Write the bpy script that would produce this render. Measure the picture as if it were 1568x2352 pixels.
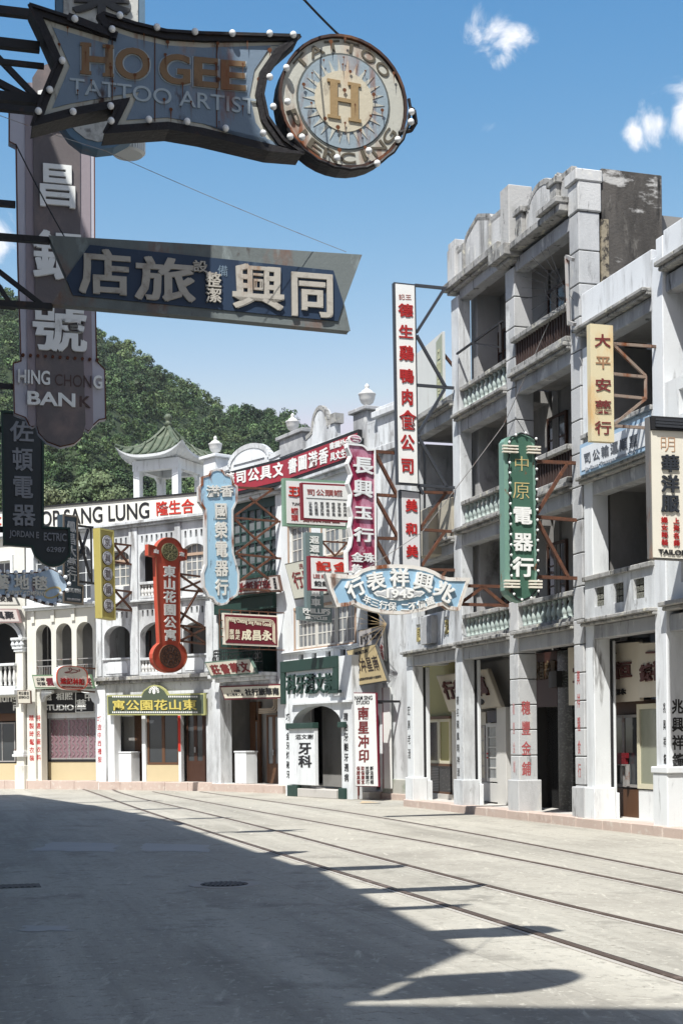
import bpy, math, random
import numpy as np
from math import sin, cos, pi, radians, sqrt, atan2
random.seed(7)
for o in list(bpy.data.objects): bpy.data.objects.remove(o)
sc = bpy.context.scene
COL = sc.collection

# ------------------------------------------------------------------ camera, sky, sun, exposure
HAZE = .00009     # density of the air
EYE = 1.62
FPX, CX, HY, ROLL = 3300.0, 784.0, 1700.0, 0.0115      # calibration of the photograph at 1568 px width
cam = bpy.data.cameras.new('camera'); camo = bpy.data.objects.new('camera', cam); COL.objects.link(camo)
cam.sensor_fit = 'HORIZONTAL'; cam.sensor_width = 24; cam.lens = 24 * FPX / 1568
cam.shift_y = (HY - 1176) / 1568; cam.clip_start = 0.1; cam.clip_end = 6000
from mathutils import Matrix, Vector
camo.matrix_world = Matrix.Translation((0, 0, EYE)) @ Matrix.Rotation(pi/2, 4, 'X') @ Matrix.Rotation(-ROLL, 4, 'Z')
sc.camera = camo
SUNV = Vector((-0.43, -1.0, 1.78)).normalized()
sl = bpy.data.lights.new('sun', 'SUN'); sl.energy = 5.0; sl.angle = radians(0.5); sl.color = (1.0, 0.985, 0.94)
so = bpy.data.objects.new('sun', sl); COL.objects.link(so); so.rotation_euler = SUNV.to_track_quat('Z', 'Y').to_euler(); so.location = (-6, -14, 30)
W = bpy.data.worlds.new('World'); sc.world = W; W.use_nodes = True
wt = W.node_tree; wt.nodes.clear()
def wn(t): return wt.nodes.new(t)
sky = wn('ShaderNodeTexSky'); sky.sky_type = 'NISHITA'; sky.sun_disc = False
sky.sun_elevation = math.asin(SUNV.z); sky.sun_rotation = atan2(SUNV.x, SUNV.y) % (2*pi)
sky.air_density = 1.0; sky.dust_density = 0.6; sky.ozone_density = 2.5
bg = wn('ShaderNodeBackground'); bg.inputs[1].default_value = 0.12
wo = wn('ShaderNodeOutputWorld')
def raydir(x, y):
    dx, dy = x-CX, y-HY; c, s = cos(ROLL), sin(ROLL)
    return (c*dx - s*dy)/FPX, -(s*dx + c*dy)/FPX
geo = wn('ShaderNodeTexCoord')
nz = wn('ShaderNodeTexNoise'); nz.inputs['Scale'].default_value = 34; nz.inputs['Detail'].default_value = 9; nz.inputs['Roughness'].default_value = .62
nz.inputs['Distortion'].default_value = .5
wt.links.new(geo.outputs['Generated'], nz.inputs['Vector'])
acc = None
CLOUDS = [(1130, 58, .021, .95), (1172, 92, .020, .95), (1095, 78, .014, .8), (1155, 130, .013, .62), (1215, 90, .010, .5), (1462, 305, .018, 1.0), (1515, 285, .025, 1.3), (1585, 258, .031, 1.5), (1140, 305, .018, .56), (1158, 342, .012, .52), (1185, 285, .010, .5), (1380, 262, .016, .5), (1080, 345, .010, .45),
          (-10, 560, .03, .75)]
for (px, py, rad, st) in CLOUDS:
    a, b = raydir(px, py); d = Vector((a, 1, b)).normalized()
    vd = wn('ShaderNodeVectorMath'); vd.operation = 'DISTANCE'; vd.inputs[1].default_value = d
    wt.links.new(geo.outputs['Generated'], vd.inputs[0])
    mr = wn('ShaderNodeMapRange'); mr.inputs[1].default_value = rad; mr.inputs[2].default_value = 0; mr.inputs[3].default_value = 0; mr.inputs[4].default_value = st
    wt.links.new(vd.outputs['Value'], mr.inputs[0])
    if acc is None: acc = mr.outputs[0]
    else:
        mx = wn('ShaderNodeMath'); mx.operation = 'MAXIMUM'; wt.links.new(acc, mx.inputs[0]); wt.links.new(mr.outputs[0], mx.inputs[1]); acc = mx.outputs[0]
# density = clamp(mask*1.7 + (noise-.5)*2.6 ... ) only where mask > 0
m1 = wn('ShaderNodeMath'); m1.operation = 'MULTIPLY_ADD'; m1.inputs[1].default_value = 3.6; m1.inputs[2].default_value = -2.35
wt.links.new(nz.outputs[0], m1.inputs[0])
m2 = wn('ShaderNodeMath'); m2.operation = 'MULTIPLY_ADD'; m2.inputs[1].default_value = 1.5
wt.links.new(acc, m2.inputs[0]); wt.links.new(m1.outputs[0], m2.inputs[2])
m3 = wn('ShaderNodeMapRange'); m3.inputs[1].default_value = 0.0; m3.inputs[2].default_value = 1.15; m3.interpolation_type = 'SMOOTHSTEP'
wt.links.new(m2.outputs[0], m3.inputs[0])
m4 = wn('ShaderNodeMath'); m4.operation = 'MULTIPLY'; wt.links.new(m3.outputs[0], m4.inputs[0])
m5 = wn('ShaderNodeMapRange'); m5.inputs[1].default_value = 0; m5.inputs[2].default_value = .25; wt.links.new(acc, m5.inputs[0])
wt.links.new(m5.outputs[0], m4.inputs[1])
cm = wn('ShaderNodeMix'); cm.data_type = 'RGBA'; cm.inputs[7].default_value = (6.2, 6.3, 6.6, 1)
sepc = wn('ShaderNodeSeparateColor'); comb = wn('ShaderNodeCombineColor'); wt.links.new(sky.outputs[0], sepc.inputs[0])
for ch, (lim, pw_, k) in enumerate(((2.25, 2.7, .47), (3.32, 1.45, .735), (4.95, .8, 1.36))):       # clear, deep blue air above a milky horizon
    mn = wn('ShaderNodeMath'); mn.operation = 'MINIMUM'; mn.inputs[1].default_value = lim; wt.links.new(sepc.outputs[ch], mn.inputs[0])
    pw2 = wn('ShaderNodeMath'); pw2.operation = 'POWER'; pw2.inputs[1].default_value = pw_; wt.links.new(mn.outputs[0], pw2.inputs[0])
    ml = wn('ShaderNodeMath'); ml.operation = 'MULTIPLY'; ml.inputs[1].default_value = k; wt.links.new(pw2.outputs[0], ml.inputs[0]); wt.links.new(ml.outputs[0], comb.inputs[ch])
wt.links.new(m4.outputs[0], cm.inputs[0]); wt.links.new(comb.outputs[0], cm.inputs[6])
wt.links.new(cm.outputs[2], bg.inputs[0]); wt.links.new(bg.outputs[0], wo.inputs[0])
sc.view_settings.view_transform = 'Standard'; sc.view_settings.look = 'None'
sc.view_settings.exposure = 0.55; sc.view_settings.gamma = 1

# ------------------------------------------------------------------ materials (procedural)
MATS = {}
def paint(name, base, rough=.75, layers=(), bump=0.0, bscale=30, metal=0.0, spec=.3, var=.10, vscale=1.3):
    """base colour, then layers of (colour, amount 0..1, scale, (sx,sy,sz) stretch, softness) painted over it through noise in object space"""
    if name in MATS: return MATS[name]
    m = bpy.data.materials.new(name); m.use_nodes = True; MATS[name] = m
    nt = m.node_tree; bs = nt.nodes['Principled BSDF']
    bs.inputs['Roughness'].default_value = rough; bs.inputs['Metallic'].default_value = metal
    bs.inputs['Specular IOR Level'].default_value = spec
    tc = nt.nodes.new('ShaderNodeNewGeometry')
    def noise(scale, st, det=6, seed=0.0):
        mp = nt.nodes.new('ShaderNodeMapping'); mp.inputs['Scale'].default_value = st[:3]; mp.inputs['Location'].default_value = (seed, seed*.7, seed*1.3)
        src = tc.outputs['Position']
        if len(st) > 3:      # streaks that run along a street direction
            m0 = nt.nodes.new('ShaderNodeMapping'); m0.inputs['Rotation'].default_value = (0, 0, st[3]); nt.links.new(src, m0.inputs['Vector']); src = m0.outputs[0]
        nt.links.new(src, mp.inputs['Vector'])
        n = nt.nodes.new('ShaderNodeTexNoise'); n.inputs['Scale'].default_value = scale; n.inputs['Detail'].default_value = det; n.inputs['Roughness'].default_value = .65
        nt.links.new(mp.outputs[0], n.inputs['Vector']); return n.outputs[0]
    col = nt.nodes.new('ShaderNodeMix'); col.data_type = 'RGBA'
    col.inputs[6].default_value = (*[c*(1-var*1.6) for c in base], 1); col.inputs[7].default_value = (*[min(1, c*(1+var*.8)) for c in base], 1)
    nt.links.new(noise(vscale, (1, 1, .8), 8), col.inputs[0]); out = col.outputs[2]
    for i, L in enumerate(layers):
        c, amt, scale, st, soft = L
        mr = nt.nodes.new('ShaderNodeMapRange'); lo = .66 - amt*.32
        mr.inputs[1].default_value = lo; mr.inputs[2].default_value = lo + soft
        nt.links.new(noise(scale, st, 7, 3.1*i+1.7), mr.inputs[0])
        mx = nt.nodes.new('ShaderNodeMix'); mx.data_type = 'RGBA'; mx.inputs[7].default_value = (*c, 1)
        nt.links.new(mr.outputs[0], mx.inputs[0]); nt.links.new(out, mx.inputs[6]); out = mx.outputs[2]
    nt.links.new(out, bs.inputs['Base Color'])
    if bump:
        bp = nt.nodes.new('ShaderNodeBump'); bp.inputs['Strength'].default_value = bump; bp.inputs['Distance'].default_value = .02
        nt.links.new(noise(bscale, (1, 1, 1), 6), bp.inputs['Height']); nt.links.new(bp.outputs[0], bs.inputs['Normal'])
    return m
V = (1, 1, .16)      # tall streaks
GR = (.17, .165, .16); DK = (.045, .043, .04)
RUST = (.19, .062, .022); RUSTD = (.05, .022, .014)
white = paint('white plaster', (.65, .67, .68), .85, [((.33, .335, .34), .68, 1.3, (1, 1, .3), .24), ((.30, .305, .31), .30, 4.2, (1, 1, .2), .2), (GR, .34, 2.6, V, .15), ((.5, .45, .36), .14, .9, (1, 1, .5), .25), ((.24,.235,.23), .16, 6, (1,1,.4), .10)], .25)
weather = paint('rain blackened parapet', (.56, .56, .55), .92, [((.30, .30, .295), .6, 1.8, V, .22), ((.13, .127, .12), .42, 2.4, V, .25), (DK, .16, 6, (1, 1, .22), .1), ((.62, .61, .57), .25, 4, (1, 1, .6), .1)], .45, 18)
white2 = paint('clean white plaster', (.71, .73, .735), .82, [((.43, .435, .44), .42, 1.8, V, .26), ((.40, .405, .41), .24, 4.5, (1, 1, .22), .2), (GR, .12, 3.5, V, .12), ((.5, .45, .36), .12, 3, (1, 1, .4), .2)], .15)
bright = paint('sun bleached plaster', (.71, .73, .745), .85, [((.40, .405, .41), .45, 2.2, V, .22), ((.36, .36, .365), .2, 5, (1, 1, .2), .2), (GR, .22, 3.4, V, .10)], .2)
grey = paint('grey cement', (.40, .405, .41), .9, [((.20, .20, .205), .5, 1.7, V, .22), ((.58, .58, .57), .32, 3.5, (1, 1, .5), .14), (DK, .22, 5, V, .12)], .4)
colgrey = paint('column cement', (.50, .505, .505), .9, [((.30, .305, .31), .66, 1.3, (1, 1, .4), .26), ((.64, .61, .54), .25, 2.6, (1, 1, .4), .2), (GR, .2, 5, (1, 1, .25), .1), ((.62, .62, .61), .2, .8, (1, 1, .6), .04)], .3)
grime = paint('mouldy ledge cement', (.35, .345, .33), .95, [((.10, .098, .092), .55, 4.0, (1, 1, .5), .2), ((.56, .54, .44), .3, 6, (1, 1, 1), .12), (DK, .3, 9, (1, 1, .3), .1)], .6, 18)
sooty = paint('black stained render', (.115, .105, .095), .95, [((.022, .021, .02), .72, .9, (1, 1, .22), .25), ((.24, .225, .20), .34, 2.2, (1, 1, .35), .12), ((.45, .44, .42), .16, 1.1, (.6, .6, 1.4), .05), ((.02, .02, .02), .35, 3.5, (1, 1, .15), .1)], .7, 14)
cream = paint('cream plaster', (.665, .65, .585), .85, [((.44, .42, .36), .3, 1.8, V, .3), (GR, .1, 3.5, V, .12)], .15)
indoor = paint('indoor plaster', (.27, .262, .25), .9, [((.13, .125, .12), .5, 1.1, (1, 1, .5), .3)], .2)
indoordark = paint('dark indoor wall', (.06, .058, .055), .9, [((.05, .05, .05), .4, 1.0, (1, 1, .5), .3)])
black = paint('painted opening shade', (.012, .012, .012), .9)  # near-black paint that stands in for the shade inside openings
pinkstone = paint('pink granite kerb', (.50, .40, .345), .85, [((.30, .22, .18), .35, 2.5, (1, 1, 1), .3), ((.58, .54, .48), .35, 6, (1, 1, 1), .2)], .3)
slabstone = paint('pavement stone', (.50, .475, .44), .9, [((.34, .32, .30), .4, 2.0, (1, 1, 1), .3)], .2)
iron = paint('rusty iron bar', (.10, .045, .028), .7, [((.22, .08, .035), .45, 8, (1, 1, 1), .25)], .2)
darkiron = paint('dark iron bar', (.022, .022, .024), .6, [((.07, .035, .022), .25, 8, (1, 1, 1), .2)])
steel = paint('grey painted steel', (.30, .29, .28), .6, [(RUST, .35, 6, (1, 1, 1), .15)])
bulbm = paint('frosted bulb glass', (.80, .80, .79), .25, spec=.5, var=.02)
glass = paint('dark window glass', (.05, .055, .06), .06, spec=.6)
paleglass = paint('curtained window glass', (.20, .215, .225), .15, [((.10, .11, .115), .4, 3, (1, 1, .3), .2)], spec=.6)
brown = paint('dark brown joinery', (.060, .028, .018), .5, var=.2)
midbrown = paint('brown timber', (.11, .055, .03), .55, [((.09, .04, .02), .4, 5, (1, 1, .2), .3)])
tan = paint('tan dado paint', (.53, .44, .275), .8, var=.08)
greenw = paint('green shutter paint', (.028, .058, .052), .5, [((.07, .11, .10), .3, 7, (1, 1, .4), .2)])
greend = paint('dark green trim', (.022, .052, .042), .5, [((.06, .10, .085), .25, 6, (1, 1, .5), .2)], var=.15)
jade = paint('jade glazed baluster', (.37, .43, .405), .6, [((.22, .29, .265), .4, 3, (1, 1, .6), .3), ((.52, .53, .49), .35, 5, (1, 1, .5), .2)], .1)
stonebal = paint('white baluster stone', (.62, .615, .59), .85, [((.32, .31, .30), .35, 4, (1, 1, .5), .25)], .1)
redp = paint('red letter paint', (.42, .022, .022), .6, [((.28, .02, .02), .4, 6, (1, 1, 1), .3)])
redp2 = paint('vermilion letter paint', (.50, .035, .022), .6)
darkred = paint('maroon letter paint', (.17, .03, .03), .6)
blackp = paint('black letter paint', (.018, .018, .02), .6, var=.02)
whitep = paint('white letter enamel', (.78, .78, .75), .5, [((.45, .43, .40), .2, 5, (1, 1, .5), .15)])
creamp = paint('cream letter enamel', (.74, .69, .58), .6, [((.36, .30, .24), .35, 5, (1, 1, .5), .2)])
fadedp = paint('faded letter scar', (.09, .06, .055), .8)
gold = paint('gold letter paint', (.56, .47, .12), .5)

# ------------------------------------------------------------------ mesh helpers
class MB:
    def __init__(s): s.v = []; s.f = []; s.m = []
    def add(s, vs, fs, mi=0):
        o = len(s.v); s.v += [tuple(p) for p in vs]; s.f += [tuple(i+o for i in f) for f in fs]; s.m += [mi]*len(fs); return s
    def box(s, x0, x1, y0, y1, z0, z1, mi=0):
        if x0 > x1: x0, x1 = x1, x0
        if y0 > y1: y0, y1 = y1, y0
        if z0 > z1: z0, z1 = z1, z0
        v = [(x, y, z) for z in (z0, z1) for y in (y0, y1) for x in (x0, x1)]
        return s.add(v, [(0, 2, 3, 1), (4, 5, 7, 6), (0, 1, 5, 4), (2, 6, 7, 3), (0, 4, 6, 2), (1, 3, 7, 5)], mi)
    def bar(s, p, q, r=.02, n=4, mi=0, r2=None):
        p, q = Vector(p), Vector(q); d = (q-p)
        if d.length < 1e-6: return s
        d.normalize(); a = d.orthogonal().normalized() if abs(d.z) > .99 else d.cross(Vector((0, 0, 1))).normalized(); b = d.cross(a)
        r2 = r if r2 is None else r2; off = pi/4 if n == 4 else 0
        k = sqrt(2) if n == 4 else 1
        vs = [p + (a*cos(off+2*pi*i/n) + b*sin(off+2*pi*i/n))*r*k for i in range(n)] + [q + (a*cos(off+2*pi*i/n) + b*sin(off+2*pi*i/n))*r2*k for i in range(n)]
        fs = [(i, (i+1) % n, n+(i+1) % n, n+i) for i in range(n)] + [tuple(reversed(range(n))), tuple(range(n, 2*n))]
        return s.add(vs, fs, mi)
    def tube(s, pts, r=.01, n=5, mi=0):
        for p, q in zip(pts, pts[1:]): s.bar(p, q, r, n, mi)
        return s
    def lathe(s, prof, c=(0, 0, 0), n=10, mi=0, sq=False):
        vs = []; k = len(prof)
        for i in range(n):
            a = 2*pi*i/n + (pi/4 if n == 4 else 0); f = sqrt(2) if n == 4 else 1
            for r, z in prof: vs.append((c[0]+r*f*cos(a), c[1]+r*f*sin(a), c[2]+z))
        fs = [(i*k+j, ((i+1) % n)*k+j, ((i+1) % n)*k+j+1, i*k+j+1) for i in range(n) for j in range(k-1)]
        fs += [tuple(i*k for i in reversed(range(n))), tuple(i*k+k-1 for i in range(n))]
        return s.add(vs, fs, mi)
    def plate(s, loops, y0, y1, mi=0):
        cu = bpy.data.curves.new('tmp', 'CURVE'); cu.dimensions = '2D'; cu.fill_mode = 'BOTH'; cu.extrude = abs(y1-y0)/2
        for lp in loops:
            sp = cu.splines.new('POLY'); sp.points.add(len(lp)-1); sp.use_cyclic_u = True
            for p, (x, z) in zip(sp.points, lp): p.co = (x, z, 0, 1)
        ob = bpy.data.objects.new('tmp', cu); me = ob.to_mesh()
        ym = (y0+y1)/2
        vs = [(v.co.x, ym - v.co.z, v.co.y) for v in me.vertices]; fs = [tuple(p.vertices) for p in me.polygons]
        ob.to_mesh_clear(); bpy.data.objects.remove(ob); bpy.data.curves.remove(cu)
        return s.add(vs, fs, mi)
    def build(s, name, mat, parent=None, loc=None, bevel=0, smooth=False):
        me = bpy.data.meshes.new(name); me.from_pydata(s.v, [], s.f)
        mats = mat if isinstance(mat, (list, tuple)) else [mat] if mat else []
        for m in mats: me.materials.append(m)
        if len(mats) > 1: me.polygons.foreach_set('material_index', s.m)
        if smooth: me.polygons.foreach_set('use_smooth', [True]*len(me.polygons))
        me.update()
        o = bpy.data.objects.new(name, me); COL.objects.link(o)
        if parent: o.parent = parent
        if loc: o.location = loc
        if bevel:
            b = o.modifiers.new('bevel', 'BEVEL'); b.width = bevel; b.segments = 1; b.limit_method = 'ANGLE'; b.angle_limit = radians(50)
        return o
def tag(o, label, cat, group=None, kind=None):
    if label: o['label'] = label
    if cat: o['category'] = cat
    if group: o['group'] = group
    if kind: o['kind'] = kind
    return o
def cp(o, parent, loc):
    c = o.copy(); COL.objects.link(c); c.parent = parent; c.location = loc; return c

class Fr:
    """a vertical plane in the place: origin P on the ground plan, r = its direction to the right"""
    def __init__(s, P, r):
        L = sqrt(r[0]**2+r[1]**2); s.P = P; s.r = (r[0]/L, r[1]/L); s.n = (-s.r[1], s.r[0])
    def uz(s, x, y, w=0):
        a, b = raydir(x, y)
        t = (w + s.P[0]*s.n[0] + s.P[1]*s.n[1])/(a*s.n[0] + s.n[1])
        return ((a*t-s.P[0])*s.r[0] + (t-s.P[1])*s.r[1], EYE + b*t)
    def u(s, x, y=1600, w=0): return s.uz(x, y, w)[0]
    def z(s, x, y, w=0): return s.uz(x, y, w)[1]
    def box(s, x0, y0, x1, y1, w=0):
        u0, z0 = s.uz(x0, y0, w); u1, z1 = s.uz(x1, y1, w); return [(u0, z0), (u1, z0), (u1, z1), (u0, z1)]
    def q(s, pts, w=0): return [s.uz(x, y, w) for x, y in pts]
    def pt(s, u, y=0): return (s.P[0]+u*s.r[0]+y*s.n[0], s.P[1]+u*s.r[1]+y*s.n[1])
    def sub(s, x, y=1800): return Fr(s.pt(s.u(x, y)), s.r)
    def perp(s, x, y=1600, out=0.0): return Fr(s.pt(s.u(x, y), -out), s.n)
    def root(s, name, label, cat, group=None, z=0):
        o = bpy.data.objects.new(name, None); COL.objects.link(o); o.location = (s.P[0], s.P[1], z)
        o.rotation_euler = (0, 0, atan2(s.r[1], s.r[0])); o.empty_display_size = .2
        return tag(o, label, cat, group)
# glyphs -----------------------------------------------------------
GC = {}
def glyph(ch, bold):
    k = (ch, bold)
    if k in GC: return GC[k]
    cu = bpy.data.curves.new('t', 'FONT'); cu.body = ch; cu.size = 1; cu.extrude = .5; cu.offset = bold; cu.resolution_u = 5 if ord(ch[0]) < 0x2e80 else 2
    ob = bpy.data.objects.new('t', cu); COL.objects.link(ob)
    me = bpy.data.meshes.new_from_object(ob.evaluated_get(bpy.context.evaluated_depsgraph_get()))
    v = np.array([p.co[:] for p in me.vertices]); f = [tuple(p.vertices) for p in me.polygons]
    bpy.data.objects.remove(ob); bpy.data.meshes.remove(me); bpy.data.curves.remove(cu)
    GC[k] = (v, f); return GC[k]
def lerpq(q, s, t):
    top = [(q[0][i]*(1-s)+q[1][i]*s) for i in (0, 1)]; bot = [(q[3][i]*(1-s)+q[2][i]*s) for i in (0, 1)]
    return (top[0]*(1-t)+bot[0]*t, top[1]*(1-t)+bot[1]*t)
def text(parent, s, quad, mat, y0=-.012, y1=-.002, d='h', fill=.92, bold=.02, name='lettering', mb=None):
    """letters filling the quad (TL, TR, BR, BL in plane metres)"""
    own = mb is None; mb = mb or MB()
    latin = all(ord(c) < 0x2e80 for c in s)
    cells = [s] if latin and d == 'h' else list(s)
    n = len(cells)
    for i, ch in enumerate(cells):
        if ch in ' 　': continue
        v, f = glyph(ch, min(bold, .010) if not latin else min(bold, .02))
        if latin: x0, x1, z0, z1 = v[:, 0].min(), v[:, 0].max(), v[:, 1].min(), v[:, 1].max()
        else: x0, x1, z0, z1 = 0.03, .97, -.09, .85
        g = (1-fill)/2
        bs = max(0, bold-.02)*.7 if latin else max(0, bold-.010)*.52      # heavier strokes: slightly shifted copies, each a hair deeper
        for ci, (sx, sz) in enumerate(((0, 0),) if bs < .004 else ((-bs, -bs*.5), (bs, bs*.5), (-bs, bs*.6), (bs, -bs*.6))):
            vs = []
            for x, z, e in v:
                a = (x+sx-x0)/(x1-x0); b = 1-(z+sz-z0)/(z1-z0)
                if n > 1 or not latin:
                    a = g+a*fill; b = g+b*fill
                if d == 'h': a = (i+a)/n
                else: b = (i+b)/n
                p = lerpq(quad, a, b); vs.append((p[0], (y0+.0009*ci)+(y1-y0-.0013*ci)*(.5-e), p[1]))
            mb.add(vs, f)
    if own: return mb.build(name, mat, parent)
    return mb
def inset(poly, d):
    n = len(poly); A = sum(poly[i][0]*poly[(i+1) % n][1]-poly[(i+1) % n][0]*poly[i][1] for i in range(n)); sg = 1 if A > 0 else -1
    out = []
    for i in range(n):
        p0, p, p1 = poly[i-1], poly[i], poly[(i+1) % n]
        e0 = Vector((p[0]-p0[0], p[1]-p0[1])); e1 = Vector((p1[0]-p[0], p1[1]-p[1]))
        if e0.length < 1e-7 or e1.length < 1e-7: out.append(p); continue
        e0.normalize(); e1.normalize(); n0 = Vector((-e0.y, e0.x))*sg; n1 = Vector((-e1.y, e1.x))*sg
        b = n0+n1; L = max(.35, b.length_squared/2); b = b/L
        out.append((p[0]+b.x*d, p[1]+b.y*d))
    return out
def ell(cx, cz, rx, rz, n=28, a0=0, a1=2*pi): return [(cx+rx*cos(a0+(a1-a0)*i/n), cz+rz*sin(a0+(a1-a0)*i/n)) for i in range(n)]
def arcpts(cx, cz, rx, rz, a0, a1, n=12): return [(cx+rx*cos(a0+(a1-a0)*i/n), cz+rz*sin(a0+(a1-a0)*i/n)) for i in range(n+1)]
def archloop(x0, x1, z0, z1, spring, n=10):
    """opening from z0 to crown z1 with an elliptical head springing at `spring`"""
    cx = (x0+x1)/2
    return [(x0, z0), (x1, z0)] + arcpts(cx, spring, (x1-x0)/2, z1-spring, 0, pi, n)
def zc(kx, k, ky=0): return lambda X, Y: (kx + k*X, ky + k*Y)
z1 = zc(0, .5126); z2 = zc(0, .2563, 344.5); z3 = zc(0, .2929, 746.4); z4 = zc(57.4, .5126, 516.7); z5 = zc(0, .3295, 1090.8); z6 = zc(0, .3295, 1406.6)
z7 = zc(401.9, .2929, 861.2); z8 = zc(401.9, .3295, 1263); r1 = zc(746.4, .3295, 574.1); r2 = zc(1004.7, .3592, 344.5); r3 = zc(1148.2, .2685, 717.6)
r4 = zc(717.6, .3295, 1234.4); r5 = zc(1090.8, .3043, 1291.8); r7 = zc(545.4, .6521, 0); r8 = zc(861.2, .2563, 976); zG = zc(0, .1538, 1263)
t1 = zc(218.2, .1025, 1194.2); t3 = zc(631.5, .1587, 1062.1); t4 = zc(792.3, .1587, 976); t5 = zc(792.3, .08788, 1423.8); t6 = zc(470.8, .1513, 1274.5); t7 = zc(1320.5, .2564, 717.6); t8 = zc(941.6, .1611, 1492.7)
def L(z, *pts): return [z(*p) for p in pts]
PH = .17   # pavement height above the road
# ------------------------------------------------------------------ planes of the street fronts
R = Fr((5.05, 23.69), (.3007, -.9537))
def chain(prev, ang, x, y):
    P = prev.P; a, b = raydir(x, y); s, c = sin(radians(ang)), cos(radians(ang))
    t = (P[0]-a*P[1])/(a*c+s); return Fr((P[0]-s*t, P[1]+c*t), (s, -c))
A_ = R.sub(1046, 1850)
C_ = R.sub(935, 1840)
D_ = Fr((0.29, 40.45), (.5, -.866)).sub(655, 1812)
E_ = chain(D_, 40, 490, 1800)
F_ = chain(E_, 57, 230, 1800)
G_ = chain(F_, 60, 62, 1798)
B_ = Fr(A_.pt(6.22), A_.r)
N_ = Fr(A_.pt(9.02), A_.r)
K_ = Fr(D_.pt(5.75), D_.r); KW = K_.u(940, 1700)

# ------------------------------------------------------------------ ground, road, pavement
def concrete(name, base, dark, light):
    m = paint(name, base, .92, [(dark, .55, .5, (1, .8, 1), .30), (tuple(c*.62 for c in base), .50, .9, (1, .06, 1, radians(-15.5)), .20), (light, .40, 1.0, (1, .06, 1, radians(-15.5)), .2), (tuple(c*.55 for c in base), .30, 1.5, (1, 1, 1), .16), (tuple(c*.66 for c in base), .34, 9, (1, 1, 1), .12), (tuple(c*1.2 for c in base), .25, 13, (1, 1, 1), .1), (tuple(c*1.25 for c in base), .18, 5, (1.6, .25, 1), .10), (tuple(c*.5 for c in base), .10, 16, (1, 1, 1), .06)], .6, 38, var=.12, vscale=.3)
    nt = m.node_tree; bs = nt.nodes['Principled BSDF']; src = bs.inputs['Base Color'].links[0].from_socket
    g = nt.nodes.new('ShaderNodeNewGeometry')
    # expansion joints and hairline cracks cut into the slab
    mp = nt.nodes.new('ShaderNodeMapping'); mp.inputs['Rotation'].default_value = (0, 0, radians(-17)); nt.links.new(g.outputs['Position'], mp.inputs[0])
    br = nt.nodes.new('ShaderNodeTexBrick'); br.offset = 0; br.inputs['Scale'].default_value = 1; br.inputs['Mortar Size'].default_value = .012; br.inputs['Brick Width'].default_value = 4.1; br.inputs['Row Height'].default_value = 5.3
    br.inputs['Mortar Smooth'].default_value = .3
    nt.links.new(mp.outputs[0], br.inputs['Vector'])
    mx = nt.nodes.new('ShaderNodeMix'); mx.data_type = 'RGBA'; mx.inputs[7].default_value = (*[c*.45 for c in base], 1)
    f = nt.nodes.new('ShaderNodeMath'); f.operation = 'MULTIPLY'; f.inputs[1].default_value = .28; nt.links.new(br.outputs['Fac'], f.inputs[0])
    nt.links.new(f.outputs[0], mx.inputs[0]); nt.links.new(src, mx.inputs[6])
    vo = nt.nodes.new('ShaderNodeTexVoronoi'); vo.feature = 'DISTANCE_TO_EDGE'; vo.inputs['Scale'].default_value = .33
    nd = nt.nodes.new('ShaderNodeTexNoise'); nd.inputs['Scale'].default_value = 1.4; nd.inputs['Detail'].default_value = 5; nt.links.new(g.outputs['Position'], nd.inputs['Vector'])
    ad = nt.nodes.new('ShaderNodeMix'); ad.data_type = 'RGBA'; ad.blend_type = 'ADD'; ad.inputs[0].default_value = .9; nt.links.new(g.outputs['Position'], ad.inputs[6]); nt.links.new(nd.outputs['Color'], ad.inputs[7])
    nt.links.new(ad.outputs[2], vo.inputs['Vector'])
    cr = nt.nodes.new('ShaderNodeMapRange'); cr.inputs[1].default_value = .012; cr.inputs[2].default_value = .0; cr.inputs[3].default_value = 0; cr.inputs[4].default_value = .13; nt.links.new(vo.outputs['Distance'], cr.inputs[0])
    mx2 = nt.nodes.new('ShaderNodeMix'); mx2.data_type = 'RGBA'; mx2.inputs[7].default_value = (*[c*.4 for c in base], 1)
    nt.links.new(cr.outputs[0], mx2.inputs[0]); nt.links.new(mx.outputs[2], mx2.inputs[6]); nt.links.new(mx2.outputs[2], bs.inputs['Base Color'])
    return m
roadm = concrete('road concrete', (.405, .382, .328), (.25, .232, .198), (.475, .452, .39))
earth = paint('bare earth', (.16, .14, .10), .95)
g = MB(); g.add([(-590, -90, -.02), (490, -90, -.02), (490, 890, -.02), (-590, 890, -.02)], [(0, 1, 2, 3)])
tag(g.build('ground', earth), None, None, kind='structure')
g = MB(); g.add([(-40, -25, 0), (30, -25, 0), (30, 60, 0), (-40, 60, 0)], [(0, 1, 2, 3)])
tag(g.build('road', roadm), None, None, kind='structure')
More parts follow.
